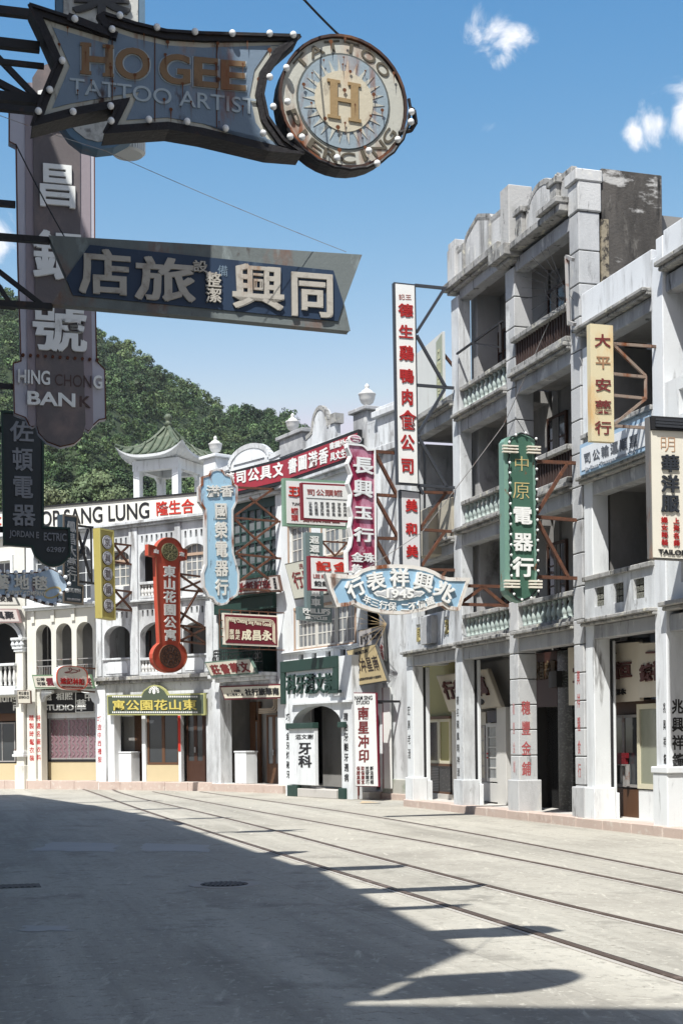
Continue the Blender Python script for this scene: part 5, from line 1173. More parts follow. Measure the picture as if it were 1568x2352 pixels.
S.qt('BAN', L(z3, (215, 522), (587, 545), (587, 650), (215, 628)), whitep, y0=-.08, y1=-.0, bold=.03); S.qt('K', L(z3, (622, 560), (708, 565), (708, 652), (622, 645)), fadedp, y0=-.034, y1=-.015)
mb = MB()
for i in range(11): u, z = S.fr.uz(*z3(180+58*i, 240+3.8*i)); mb.bar((u, -.05, z), (u, .0, z), .018, 6)
mb.build('rivet', rim, S.o); hold(S, [(36, 465), (36, 700)], .032); hold(S, [(30, 885)], .028)

# --- hotel sign
S = Sign(at(830, 650, 12.5), 'hotel_sign', 'long swallow tailed rusty hotel sign with dark blue panel and raised characters, across the street')
met = paint('rusted zinc', (.155, .175, .172), .6, [((.07, .075, .075), .55, 1.2, (1, 1, .5), .25), (RUST, .46, 1.7, (1, 1, .5), .18), (RUSTD, .22, 4, (1, 1, .5), .1), ((.32, .37, .37), .25, 3.4, (1, 1, .4), .15)], .2, metal=.15)
o_ = S.q(L(z4, (105, 45), (800, 86), (1510, 132), (1430, 350), (1458, 475), (800, 412), (118, 352), (190, 240)))
S.board(o_, met, 0, .11, bevel=.01); S.face(S.q(L(z4, (290, 90), (1380, 205), (1425, 352), (1400, 432), (215, 315), (183, 240))), paint('navy panel', (.022, .040, .075), .45, [((.012, .016, .028), .4, 1.5, (1, 1, .5), .3), ((.06, .09, .13), .2, 4, (1, 1, .3), .1)]), -.012, 'panel')
chars = paint('weathered bone letters', (.42, .39, .34), .6, [((.20, .17, .14), .4, 7, (1, 1, 1), .2), ((.25, .13, .06), .2, 4, (1, 1, .3), .15)], .15)
for ch, b in (('店', (245, 105, 472, 322)), ('旅', (496, 142, 756, 352)), ('興', (928, 172, 1156, 388)), ('同', (1183, 203, 1382, 420))): S.bx(ch, z4(*b[:2]), z4(*b[2:]), chars, y0=-.05, y1=-.013, bold=.045, fill=1.0)
for ch, b in (('設', (750, 162, 814, 218)), ('整', (806, 213, 876, 286)), ('潔', (808, 284, 878, 354))): S.bx(ch, z4(*b[:2]), z4(*b[2:]), chars, y0=-.04, y1=-.013, bold=.03, fill=1.0)
S.bx('備', z4(860, 178), z4(910, 236), paint('bluish letter scar', (.16, .22, .28), .6), y0=-.016, y1=-.0125, bold=.0)
hold(S, [(115, 547), (122, 700)], .026, y=.06)
HOT = S
# --- black electric shop sign
S = Sign(at(163, 1240, 21.0), 'electric_sign', 'black L shaped electric shop sign with grey characters and rounded lower right corner')
o_ = S.q([(2, 943), (101, 948), (101, 1209), (161, 1212), (163, 1268), (160, 1282)] + [(122+40*cos(t), 1264+38*sin(t)) for t in np.linspace(.45, 2.5, 9)] + [(80, 1278), (72, 1257), (7, 1252)])
nav = paint('near black enamel', (.014, .020, .022), .35, [((.03, .035, .04), .3, 2, (1, 1, .6), .3)], spec=.5); S.board(o_, nav, 0, .12, bevel=.01); S.rim(o_, .03, paint('bottle green edge', (.02, .045, .035), .5), -.03, 0)
pew = paint('pewter letters', (.23, .235, .25), .5); 
for ch, b in (('佐', (82, 752, 262, 920)), ('頓', (96, 962, 255, 1148)), ('電', (98, 1178, 258, 1362)), ('器', (100, 1402, 274, 1578))): S.bx(ch, z3(*b[:2]), z3(*b[2:]), pew, y0=-.04, y1=-.001, bold=.03, fill=1.0)
S.qt('JORDAN E', L(z3, (73, 1610), (305, 1625), (305, 1690), (73, 1672)), pew, y0=-.03, y1=-.001, bold=.015); S.qt('ECTRIC', L(z3, (343, 1628), (520, 1638), (520, 1700), (343, 1690)), pew, y0=-.03, y1=-.001, bold=.015)
S.qt('62987', L(z3, (365, 1740), (513, 1746), (510, 1786), (365, 1780)), pew, y0=-.03, y1=-.001, bold=.015); hold(S, [(4, 985), (7, 1215)], .04)
# --- carpet company sign
S = Sign(at(157, 1345, 30.0, (.91, .41)), 'carpet_sign', 'pale blue rusty carpet company sign with bulbs and bulging end, left edge')
o_ = S.q(L(zG, (-420, 330), (0, 335), (190, 345), (440, 335), (560, 325), (640, 300), (690, 268), (780, 275), (880, 330), (960, 400), (1022, 510), (1000, 610), (900, 660), (865, 690), (885, 770), (820, 828), (690, 806), (590, 772), (460, 726), (330, 700), (0, 690), (-420, 680)))
S.board(o_, rusty('dark rust box', (.08, .05, .04), .4), .005, .22); S.face(inset(o_, .03), rusty('ice blue enamel', (.40, .50, .60), .30), -.012)
for ch, b in (('藝', (-70, 365, 130, 590)), ('地', (208, 375, 424, 600)), ('毯', (482, 392, 702, 608))): S.bx(ch, zG(*b[:2]), zG(*b[2:]), creamp, y0=-.09, y1=-.013, bold=.05, fill=1.0)
S.bx('CARPET COMPANY', zG(75, 606), zG(685, 690), creamp, y0=-.05, y1=-.013, bold=.03)
u0, z0 = S.fr.uz(*zG(780, 640)); ring_ = [(u0+.30*cos(t)*.62, z0+.22*sin(t)*.55+.05*cos(t)) for t in np.linspace(0, 2*pi, 24)[:-1]]; MB().plate([ring_, inset(ring_, .035)], -.022, -.0125).build('ring_ornament', rusty('ochre ornament', (.55, .42, .18), .1), S.o)
S.bulbs(L(zG, (105, 335), (228, 342), (348, 336), (466, 335), (578, 318), (685, 282), (885, 340), (968, 415), (1022, 512), (990, 612), (898, 660), (880, 760), (815, 818), (695, 802), (580, 765), (465, 725), (345, 700), (228, 698), (108, 690), (-15, 330), (-15, 690)), .045, -.06); hold(S, [zG(-300, 400), zG(-300, 600)], .05)
# --- dispensary sign
S = Sign(F_.perp(226, 1300), 'dispensary_sign', 'narrow slate blue dispensary sign with silver characters, left of the yellow sign')
o_ = S.q([(144, 1181), (178, 1185), (181, 1342), (191, 1344), (191, 1390), (144, 1384)]); nv = paint('slate blue enamel', (.035, .055, .072), .5, [((.07, .085, .10), .3, 3, (1, 1, .4), .25)])
S.board(o_, nv, 0, .25, bevel=.01); S.rim(o_, .06, paint('bronze edge', (.16, .13, .10), .5), -.03, 0)
S.qt('鳳昌大藥行', [(152, 1194), (173, 1197), (176, 1338), (154, 1334)], paint('tarnished silver letters', (.26, .27, .28), .5), d='v', bold=.03, y0=-.03, y1=-.001); S.qt('MING WAH', L(z3, (528, 2060), (628, 2072), (628, 2108), (528, 2095)), paint('tarnished silver letters', (.26, .27, .28)), y0=-.03, y1=-.001, bold=.01)
S.qt('CHEMISTS AND DISPENSARY', L(z3, (525, 2140), (628, 2150), (628, 2168), (525, 2158)), pew, y0=-.02, y1=-.001)
S.bars([(z3(605, 1572), z3(760, 1590)), (z3(722, 1590), z3(728, 2030)), (z3(612, 2010), z3(770, 2030)), (z3(620, 1620), z3(718, 1990)), (z3(700, 1600), z3(640, 1800))], darkiron, .035)

# --- roof board
S = Sign(F_, 'roof_board', 'long white roof board with black English letters and three red characters, above the arcades', w=-.16)
o_ = S.q(L(z5, (-120, 268), (620, 199), (1395, 128), (1412, 291), (620, 360), (-120, 432)))
bw = paint('white signboard paint', (.78, .77, .70), .6, [((.55, .52, .44), .2, 2.5, (1, 1, .4), .2)]); S.board(o_, bw, 0, .12); mb = MB(); mb.plate([S.q(L(z5, (-120, 258), (620, 189), (1397, 118), (1397, 128), (620, 199), (-120, 268)))], S.w-.05, S.w+.14); mb.build('top_strip', blackp, S.o)
S.qt('HOP SANG LUNG', L(z5, (215, 262), (1040, 188), (1042, 302), (218, 370)), blackp, bold=.01, y0=-.02, y1=-.001); S.qt('隆生合', L(z5, (1083, 185), (1352, 160), (1358, 270), (1088, 290)), redp2, bold=.03, y0=-.02, y1=-.001); S.qt('莊', L(z5, (-110, 285), (15, 280), (15, 400), (-110, 405)), redp2, bold=.03, y0=-.02, y1=-.001)
# --- yellow sign
S = Sign(F_.perp(306, 1300), 'restaurant_sign', 'narrow mustard yellow sign with five white roundels')
yel = paint('mustard enamel', (.40, .335, .095), .5, [((.40, .34, .08), .3, 3, (1, 1, .5), .25), ((.25, .18, .06), .1, 7, (1, 1, .4), .1)]); o_ = S.q(L(t1, (95, 178), (415, 238), (460, 2250), (148, 2200)))
S.board(o_, yel, 0, .28, bevel=.008); S.rim(o_, .055, paint('pale yellow edge', (.50, .45, .15), .5), -.02, 0)
dkl = paint('worn grey letter', (.14, .13, .13), .7, [((.40, .40, .40), .35, 9, (1, 1, 1), .15)])
for ch, (cx_, cy_) in zip('京興鵝韻菜', ((262, 500), (270, 858), (277, 1212), (285, 1568), (296, 1925))):
    u, z = S.fr.uz(*t1(cx_, cy_)); u2, _ = S.fr.uz(*t1(cx_+112, cy_)); _, zz = S.fr.uz(*t1(cx_, cy_-160)); rx, rz_ = u2-u, zz-z
    MB().plate([ell(u, z, rx, rz_)], -.02, -.001).build('roundel', blackp, S.o); MB().plate([ell(u, z, rx*.92, rz_*.93)], -.03, -.0205).build('roundel_face', paint('roundel white', (.70, .70, .70), .5, [((.3, .3, .3), .15, 7, (1, 1, 1), .05)]), S.o); MB().plate([ell(u, z, rx*.82, rz_*.84), ell(u, z, rx*.77, rz_*.79)], -.034, -.0305).build('roundel_ring', blackp, S.o)
    S.text(ch, [(u-rx*.58, z+rz_*.62), (u+rx*.58, z+rz_*.62), (u+rx*.58, z-rz_*.62), (u-rx*.58, z-rz_*.62)], dkl, y0=-.04, y1=-.0305, bold=.03)
S.bars([(z5(795, 477), z5(948, 495)), (z5(800, 480), z5(905, 620)), (z5(900, 498), z5(800, 592)), (z5(798, 605), z5(950, 628)), (z5(800, 800), z5(952, 820)), (z5(805, 802), z5(930, 945)), (z5(922, 818), z5(808, 920)), (z5(808, 935), z5(955, 950))], iron, .03)
# --- red apartment sign
S = Sign(F_.perp(474, 1400), 'apartment_sign', 'tall red apartment sign with round ends, two side tabs and patterned medallions')
redb = paint('brick red enamel', (.46, .075, .042), .55, [((.36, .06, .036), .3, 2.5, (1, 1, .5), .3), ((.36, .16, .08), .08, 6, (1, 1, .4), .1)]); orange = paint('orange edge enamel', (.28, .085, .045), .5, [((.16, .05, .03), .3, 6, (1, 1, .5), .2)])
hd = [(388+31*cos(t), 1268-34*sin(t)) for t in np.linspace(.35, pi-.35, 12)]; ft = [(389.5+40*cos(t), 1508+38*sin(t)) for t in np.linspace(-.95, pi+.95, 20)]
o_ = S.q(hd + [(353, 1253), (340, 1250), (340, 1276), (357, 1280), (361, 1380), (366, 1476)] + list(reversed(ft)) + [(414, 1475), (413, 1290), (428, 1287), (430, 1263), (419, 1259)])
S.board(o_, redb, 0, .13, bevel=.008); S.rim(o_, .035, orange, -.02, 0)
S.qt('東山花園公寓', [(373, 1297), (403, 1299), (405, 1474), (376, 1473)], whitep, d='v', bold=.05, y0=-.05, y1=-.001, fill=.9); S.bx('山', z5(1068, 512), z5(1104, 552), whitep, y0=-.03, y1=-.001, bold=.05); S.bx('東', z5(1248, 535), z5(1284, 572), whitep, y0=-.03, y1=-.001, bold=.04)
for (cx_, cy_, rp_, c1, c2) in ((389, 1268, 18.5, (.115, .11, .065), (.22, .20, .10)), (390, 1508, 24.5, (.20, .09, .05), (.055, .03, .025))):
    u, z = S.fr.uz(cx_, cy_); u2, _ = S.fr.uz(cx_+rp_, cy_); _, zz = S.fr.uz(cx_, cy_-rp_*1.12); rx, rz_ = u2-u, zz-z; m1_, m2_ = paint('medallion ground %d' % cx_, c1, .6), paint('medallion tracery %d' % cx_, c2, .6)
    MB().plate([ell(u, z, rx, rz_)], -.03, -.001).build('medallion', m1_, S.o); mb = MB(); mb.plate([ell(u, z, rx*.98, rz_*.98), ell(u, z, rx*.88, rz_*.88)], -.04, -.0305); mb.plate([ell(u, z, rx*.3, rz_*.3, 12), ell(u, z, rx*.15, rz_*.15, 12)], -.04, -.0305)
    for i in range(8):
        t = 2*pi*i/8; mb.plate([ell(u+rx*.6*cos(t), z+rz_*.6*sin(t), rx*.2, rz_*.2, 10), ell(u+rx*.6*cos(t), z+rz_*.6*sin(t), rx*.1, rz_*.1, 10)], -.04, -.0305)
        mb.bar((u+rx*.3*cos(t+.39), -.035, z+rz_*.3*sin(t+.39)), (u+rx*.86*cos(t+.39), -.035, z+rz_*.86*sin(t+.39)), .012)
    mb.build('tracery', m2_, S.o)
S.bars([(z5(1262, 690), z5(1400, 708)), (z5(1265, 700), z5(1425, 812)), (z5(1265, 800), z5(1420, 735)), (z5(1265, 800), z5(1425, 815)), (z6(1265, 0), z6(1430, 105)), (z6(1268, 92), z6(1480, 108)), (z6(1268, 196), z6(1440, 110)), (z6(1270, 95), z6(1440, 215)), (z6(1270, 200), z6(1485, 228)), (z6(1250, 92), z6(1400, -170))], iron, .03)
# --- green apartment board over the door
S = Sign(F_, 'apartment_board', 'green board with gold apartment characters and a crested top, over the brown doors', w=-.14)
o_ = S.q(L(z6, (745, 578), (985, 573), (1000, 545), (1040, 515), (1075, 505), (1112, 512), (1150, 540), (1168, 570), (1425, 563), (1428, 718), (750, 718)))
S.board(o_, paint('olive gold frame', (.36, .36, .15), .6, [((.50, .48, .30), .3, 5, (1, 1, 1), .2)]), 0, .1); S.face(inset(o_, .05), paint('sage green enamel', (.075, .095, .065), .5, [((.11, .13, .09), .4, 1.6, (1, 1, 1), .3)]), -.008)
S.qt('寓公園花山東', L(z6, (782, 610), (1375, 605), (1378, 684), (785, 688)), gold, y0=-.03, y1=-.009, bold=.03); mb = MB()
for i in range(46):
    for (ya, xa) in ((588, 785), (697, 785)):
        if ya == 588 and 985 < xa+13*i < 1170: continue
        q = S.q(L(z6, (xa+13*i, ya-5), (xa+13*i+8, ya-5), (xa+13*i+8, ya+6), (xa+13*i, ya+6))); mb.plate([q], S.w-.016, S.w-.009)
u, z = S.fr.uz(*z6(1075, 565), S.w)
for i in range(7): t = pi*i/6; mb.plate([ell(u+.18*cos(t), z+.05+.18*sin(t)*.8, .05, .05, 8), ell(u+.18*cos(t), z+.05+.18*sin(t)*.8, .022, .022, 8)], S.w-.016, S.w-.009)
mb.plate([ell(u, z+.06, .07, .09, 10)], S.w-.016, S.w-.009); mb.build('border_pattern', whitep, S.o)
# --- pale blue electric sign
S = Sign(D_.perp(646, 1250), 'electric_sign', 'tall pale blue rusting electric shop sign with scalloped white edge')
o_ = S.q([(497, 1076), (510, 1079), (517, 1088), (531, 1093), (536, 1110), (545, 1117), (545, 1152), (535, 1172), (536, 1270), (549, 1318), (549, 1352), (545, 1368), (528, 1379), (520, 1388), (508, 1391), (495, 1386), (488, 1375), (477, 1371), (473, 1361), (466, 1350), (464, 1316), (471, 1296), (470, 1172), (456, 1152), (456, 1119), (462, 1112), (462, 1095), (478, 1090), (485, 1080)])
S.board(o_, rusty('rusting white edge', (.58, .57, .55), .42), 0, .13, bevel=.01); S.rim(o_, .06, rusty('rusting white edge', (.58, .57, .55), .42), -.03, 0); S.face(inset(o_, .06), rusty('sky blue enamel', (.32, .50, .62), .26), -.008)
wl = rusty('bone letter enamel', (.66, .64, .58), .14)
S.qt('港香', L(z7, (243, 866), (452, 862), (455, 958), (246, 962)), wl, y0=-.07, y1=-.009, bold=.045, fill=.95); S.qt('國榮電器行', [(490, 1152), (522, 1152), (525, 1371), (492, 1371)], wl, d='v', y0=-.08, y1=-.009, bold=.05, fill=.84)
S.bars([(z7(465, 878), z7(848, 898)), (z7(462, 1108), z7(772, 895)), (z7(468, 1118), z7(848, 1150)), (z7(470, 1128), z7(805, 1440)), (z7(485, 1395), z7(812, 1148)), (z7(480, 1402), z7(850, 1440)), (z7(500, 1415), z7(740, 1600)), (z8(430, 235), z8(690, 45)), (z8(432, 270), z8(775, 290)), (z7(590, 960), z7(812, 1140))], iron, .03)
# --- long red book shop board (bends with the street)
S = Sign(D_, 'bookshop_board', 'very long red board with white characters in a black frame, bending along the roof line', w=-.22)
oD = S.q(L(z7, (833, 640), (1388, 442), (1372, 668), (835, 850))); crim = paint('crimson signboard', (.32, .03, .045), .5, [((.30, .02, .03), .4, 2, (1, 1, .5), .3)])
oD = [(oD[0][0]-.02, oD[0][1]), (5.2, oD[1][1]+.01), (5.2, oD[2][1]), (oD[3][0]-.02, oD[3][1])]; oD[3] = (oD[3][0], oD[2][1]-.0)
zt0, zb0 = D_.z(*z7(1000, 590), S.w), D_.z(*z7(1000, 800), S.w)
ud0 = D_.u(*z7(833, 700), S.w); ud1 = D_.u(*z7(1388, 540), S.w)+.35
oD = [(ud0, zt0), (ud1, zt0), (ud1, zb0), (ud0, zb0)]
S.board(oD, blackp, 0, .12); S.face([(ud0, zt0-.09), (ud1-.06, zt0-.09), (ud1-.06, zb0+.1), (ud0, zb0+.1)], crim, -.01)
S.qt('書圖港香', L(z7, (888, 655), (1210, 552), (1210, 695), (888, 790)), whitep, bold=.05, y0=-.03, y1=-.011, fill=.85); S.qt('書圖外中', L(z7, (1215, 535), (1385, 482), (1385, 540), (1215, 590)), whitep, bold=.04, y0=-.03, y1=-.011); S.qt('具文生學', L(z7, (1220, 610), (1388, 560), (1385, 640), (1222, 680)), whitep, bold=.04, y0=-.03, y1=-.011)
ue0 = E_.u(*z7(380, 760), -.22); pD = D_.pt(ud0, -.22); ue1 = (pD[0]-E_.P[0])*E_.r[0]+(pD[1]-E_.P[1])*E_.r[1]; wE = (pD[0]-E_.P[0])*E_.n[0]+(pD[1]-E_.P[1])*E_.n[1]
loc = Matrix.Translation((D_.P[0], D_.P[1], 0)) @ Matrix.Rotation(atan2(D_.r[1], D_.r[0]), 4, 'Z'); loE = Matrix.Translation((E_.P[0], E_.P[1], 0)) @ Matrix.Rotation(atan2(E_.r[1], E_.r[0]), 4, 'Z'); rel = loc.inverted() @ loE
zt1, zb1 = zt0, zb0
parts = [MB().plate([[(ue0, zt1), (ue1, zt1), (ue1, zb1), (ue0, zb1)]], wE, wE+.12).build('board', blackp, S.o), MB().plate([[(ue0+.06, zt1-.09), (ue1, zt1-.09), (ue1, zb1+.1), (ue0+.06, zb1+.1)]], wE-.01, wE-.001).build('face', crim, S.o)]
qE = [E_.uz(*p, wE) for p in L(z7, (383, 770), (868, 668), (868, 800), (383, 880))]; parts.append(text(S.o, '華司公具文', qE, whitep, wE-.03, wE-.011, bold=.05, fill=.85))
for o in parts: o.matrix_local = rel
# --- small boards on the green shuttered house
mar = paint('maroon enamel', (.13, .012, .022), .5, [((.10, .012, .02), .4, 3, (1, 1, 1), .3)]); beige = paint('beige board', (.52, .49, .41), .6, [((.38, .33, .25), .3, 3, (1, 1, .5), .3)])
def tilted(fr, w, name, label, quad, frame, facem, lip_=.045, th=.08, lean=0):
    S = Sign(fr, name, label, w=w); q = S.q(quad); S.board(q, frame, 0, th); S.face(inset(q, lip_), facem, -.012); return S
S = tilted(E_, -.62, 'bookstore_board', 'beige leaning bookstore board with four red characters in a green frame', L(t6, (-12, 1630), (680, 1562), (790, 1805), (95, 1856)), paint('grey green frame', (.11, .17, .14), .5), beige)
S.qt('莊書華文', L(t6, (55, 1665), (640, 1608), (715, 1790), (140, 1832)), darkred, bold=.05, y0=-.03, y1=-.013, fill=.85)
S = tilted(E_, -.30, 'travel_agency_board', 'cream travel agency board with black characters in a maroon frame, under the balcony', L(t6, (218, 1995), (1180, 1958), (1185, 2180), (300, 2202)), mar, paint('cream board', (.62, .58, .47), .6))
S.qt('社行旅華南', L(t6, (602, 2035), (1125, 2010), (1140, 2128), (625, 2145)), blackp, bold=.04, y0=-.03, y1=-.013); S.qt('(坡加新)', L(t6, (405, 2048), (565, 2042), (570, 2085), (412, 2090)), blackp, y0=-.02, y1=-.013); S.qt('司公限有人私', L(t6, (325, 2108), (590, 2098), (598, 2145), (340, 2152)), blackp, y0=-.02, y1=-.013)
S = Sign(D_.perp(655, 1450), 'textile_sign', 'maroon textile shop sign with cream script and border, held in a thin iron frame'); o_ = S.q(L(t6, (272, 880), (1105, 925), (1115, 1397), (292, 1360)))
S.board(o_, creamp, 0, .12, bevel=.01); S.face(inset(o_, .045), mar, -.012); cr2 = paint('cream letter', (.72, .66, .50), .5)
S.qt('Wing Cheong Sing Piece Goods', L(t6, (345, 945), (1000, 1030), (1003, 1115), (350, 1030)), cr2, y0=-.025, y1=-.013, bold=.015); S.qt('成昌永', L(t6, (548, 1128), (1010, 1145), (1012, 1312), (550, 1300)), cr2, bold=.07, y0=-.025, y1=-.013); S.qt('絲疋', L(t6, (455, 1130), (526, 1132), (528, 1292), (458, 1290)), cr2, d='v', bold=.03, y0=-.025, y1=-.013); S.qt('髮頭', L(t6, (364, 1125), (440, 1128), (442, 1290), (367, 1288)), cr2, d='v', bold=.03, y0=-.025, y1=-.013)
mb = MB()
for k in (0, 16, 32):
    pts = L(t6, (318+k, 1310-k), (318+k, 945+k), (980-k*.3, 985+k), (1025-k, 1005+k), (1055-k, 1060), (1062-k, 1350-k)); mb.tube([(u, -.016, z) for u, z in S.q(pts)], .008, 4)
mb.build('border_lines', cr2, S.o)
seg = [((228, 828), (1214, 882)), ((228, 828), (240, 1412)), ((240, 1412), (1214, 1447))] + [((x, 835+.055*(x-228)), (x, 885+.055*(x-228))) for x in (412, 550, 690, 828, 968)] + [((x, 1372+.035*(x-240)), (x, 1418+.035*(x-240))) for x in (425, 565, 700, 840, 980, 1090)] + [((232, y), (285, y+3)) for y in (990, 1115, 1240)]
S.bars([(t6(*a), t6(*b)) for a, b in seg], iron, .014)
S = tilted(E_, -.34, 'paper_shop_board', 'grey leaning paper shop board with dark red characters, below the green shutters', L(t6, (485, 385), (1108, 303), (1158, 548), (490, 612)), paint('brown board frame', (.12, .07, .055), .6), paint('greyed board', (.46, .43, .40), .7, [((.30, .26, .24), .3, 4, (1, 1, .5), .2)]))
S.qt('紮紙記珠', L(t6, (500, 425), (985, 368), (1015, 520), (500, 580)), darkred, bold=.05, y0=-.03, y1=-.013, fill=.9); S.qt('龍鳳禮酒', L(t6, (1030, 350), (1075, 345), (1105, 520), (1055, 525)), blackp, d='v', y0=-.02, y1=-.013)

# --- signs before the wooden windows
S = Sign(D_.perp(850, 1200), 'canned_food_sign', 'white canned food sign in a green frame, half hidden by a red framed notice'); o_ = S.q(L(t3, (122, 224), (1060, 272), (1050, 962), (135, 915)))
wb = paint('milky signboard', (.76, .76, .73), .55, [((.60, .58, .54), .15, 3, (1, 1, .4), .2)]); S.board(o_, paint('pale green frame', (.20, .32, .23), .6), 0, .14); S.face(inset(o_, .07), wb, -.012)
S.qt('王珍', L(t3, (188, 335), (440, 348), (440, 530), (188, 495)), redp2, bold=.08, y0=-.03, y1=-.013); S.qt('TUNG', L(t3, (242, 580), (366, 588), (366, 626), (242, 620)), blackp, y0=-.02, y1=-.013, bold=.01); S.qt('罐頭', L(t3, (225, 652), (332, 658), (335, 855), (228, 850)), redp, d='v', y0=-.02, y1=-.013); S.qt('涼果酒醬', L(t3, (390, 790), (945, 815), (945, 885), (395, 862)), darkred, y0=-.02, y1=-.013, bold=.03)
S = Sign(K_.perp(880, 1200), 'notice_sign', 'white notice sign in dark red frame with heading and columns of small script'); o_ = S.q(L(t3, (380, 290), (1090, 322), (1100, 868), (395, 828)))
S.board(o_, paint('dark red frame', (.20, .02, .03), .5), 0, .12); S.face(inset(o_, .05), wb, -.012); S.qt('司公頭罐', L(t3, (448, 378), (970, 400), (972, 500), (452, 480)), paint('brick letter', (.30, .06, .05), .6), y0=-.02, y1=-.013, bold=.02)
mb = MB(); mb.tube([(u, -.016, z) for u, z in S.q(L(t3, (447, 515), (1060, 545)))], .005, 4); mb.build('rule', blackp, S.o)
for i, c in enumerate(('以免後論', '先此聲明', '貸項扣除', '問不得在', '借經手是', '涉各伴賒', '與本行無')): x = 478+83*i; S.qt(c, L(t3, (x, 562+3.5*i), (x+52, 565+3.5*i), (x+62, 768+3.5*i), (x+10, 765+3.5*i)), paint('thin grey letter', (.09, .09, .09), .7), d='v', bold=.005, y0=-.02, y1=-.013)
S = Sign(D_.perp(800, 1330), 'bicycle_sign', 'slate green bicycle shop sign, narrow upright above a wider foot panel'); o_ = S.q(L(t3, (440, 1010), (690, 1022), (705, 2098), (825, 2110), (822, 2318), (345, 2276), (335, 2085), (460, 2090)))
sg = paint('slate green enamel', (.155, .205, .205), .5, [((.11, .15, .15), .3, 2, (1, 1, .4), .3), ((.30, .36, .35), .12, 6, (1, 1, .3), .1)]); S.board(o_, sg, 0, .16, bevel=.008)
S.qt('遐邇馳名腳踏單車', L(t3, (488, 1052), (640, 1060), (668, 2095), (508, 2085)), whitep, d='v', bold=.04, y0=-.04, y1=-.001, fill=.85); S.qt('PHILLIPS', L(t3, (400, 2112), (790, 2125), (792, 2195), (405, 2182)), whitep, y0=-.03, y1=-.001, bold=.04); S.qt('BICYCLES', L(t3, (445, 2225), (750, 2240), (750, 2285), (445, 2268)), whitep, y0=-.03, y1=-.001, bold=.02)
mb = MB(); mb.tube([(u, -.02, z) for u, z in S.q(L(t3, (430, 2195), (520, 2218), (640, 2225), (780, 2205)))], .012, 4); mb.build('flourish', whitep, S.o); S.bars([(t3(690, 1140), t3(1055, 1158)), (t3(695, 1148), t3(880, 1350)), (t3(1050, 1165), t3(880, 1350))], iron, .022)
S = Sign(K_.perp(890, 1310), 'watch_repair_sign', 'white watch shop sign in a dark red frame behind the blue 1945 sign'); o_ = S.q(L(t3, (490, 1350), (1060, 1386), (1070, 1872), (503, 1850)))
S.board(o_, paint('dark red frame', (.20, .02, .03)), 0, .14); S.face(inset(o_, .05), wb, -.012); S.qt('記金', L(t3, (565, 1412), (1075, 1435), (1085, 1612), (570, 1590)), redp2, bold=.07, y0=-.03, y1=-.013, fill=.8); S.qt('LEE KAM', L(t3, (548, 1618), (800, 1632), (800, 1688), (550, 1675)), paint('brick letter', (.30, .06, .05)), y0=-.02, y1=-.013); S.qt('錶鐘', L(t3, (558, 1710), (785, 1722), (788, 1805), (562, 1795)), blackp, bold=.03, y0=-.02, y1=-.013)
S = tilted(D_, -.30, 'drapery_board', 'pale leaning board with brush written red characters, under the canned food sign', L(t3, (140, 1470), (700, 1348), (800, 1905), (278, 1990)), paint('grey board frame', (.08, .08, .075), .6), paint('pale olive board', (.52, .51, .43), .7, [((.40, .38, .32), .3, 4, (1, 1, .5), .2)]), .035)
S.qt('行景南', L(t3, (230, 1590), (660, 1500), (720, 1760), (315, 1840)), darkred, bold=.03, y0=-.03, y1=-.013); S.qt('洗', L(t3, (345, 1468), (410, 1458), (420, 1540), (358, 1550)), darkred, y0=-.02, y1=-.013)
S = Sign(K_.perp(912, 1250), 'jewellery_sign', 'crimson and pink jewellery sign with wavy white left edge and raised white characters')
o_ = S.q(L(t4, (22, 262), (130, 275), (185, 278), (240, 285), (285, 312), (320, 350), (432, 345), (440, 1000), (448, 2120), (20, 2140), (8, 1840), (62, 1760), (85, 1620), (55, 1480), (85, 1330), (50, 1180), (76, 1000), (26, 850), (76, 720), (20, 560), (70, 450), (20, 330)))
S.board(o_, whitep, 0, .12, bevel=.01); S.rim(o_, .045, whitep, -.04, 0); pinkc = paint('flaking crimson enamel', (.25, .018, .055), .5, [((.46, .21, .28), .62, 1.6, (1, 1, .6), .10), ((.50, .30, .36), .2, 4, (1, 1, .6), .08)], var=.15); S.face(inset(o_, .045), pinkc, -.008)
for ch, b in (('長', (112, 452, 390, 720)), ('興', (118, 788, 386, 1058)), ('玉', (132, 1165, 380, 1380)), ('行', (124, 1482, 398, 1702)), ('珠', (262, 1852, 408, 1996)), ('金', (88, 1848, 252, 1992)), ('飾', (92, 2018, 235, 2160))): S.bx(ch, t4(*b[:2]), t4(*b[2:]), whitep, y0=-.08, y1=-.009, bold=.055, fill=1.0)
u, z = S.fr.uz(*t4(150, 205)); rx = S.fr.u(*t4(240, 205))-u; rz_ = S.fr.z(*t4(150, 150))-z; MB().plate([ell(u, z, rx, rz_*1.15)], .0, .1).build('crest', whitep, S.o); MB().plate([ell(u, z, rx*.85, rz_*.9)], -.01, -.001).build('crest_face', pinkc, S.o); S.bx('Cheung', t4(85, 172), t4(222, 212), whitep, y0=-.03, y1=-.011); S.bx('Hing', t4(115, 215), t4(190, 245), whitep, y0=-.03, y1=-.011)
S.bars([(t4(440, 378), t4(735, 400)), (t4(440, 388), t4(762, 1012)), (t4(445, 1005), t4(798, 1030)), (t4(448, 1022), t4(785, 1640)), (t4(452, 1635), t4(808, 1645)), (t4(455, 1652), t4(655, 2015))], iron, .04)
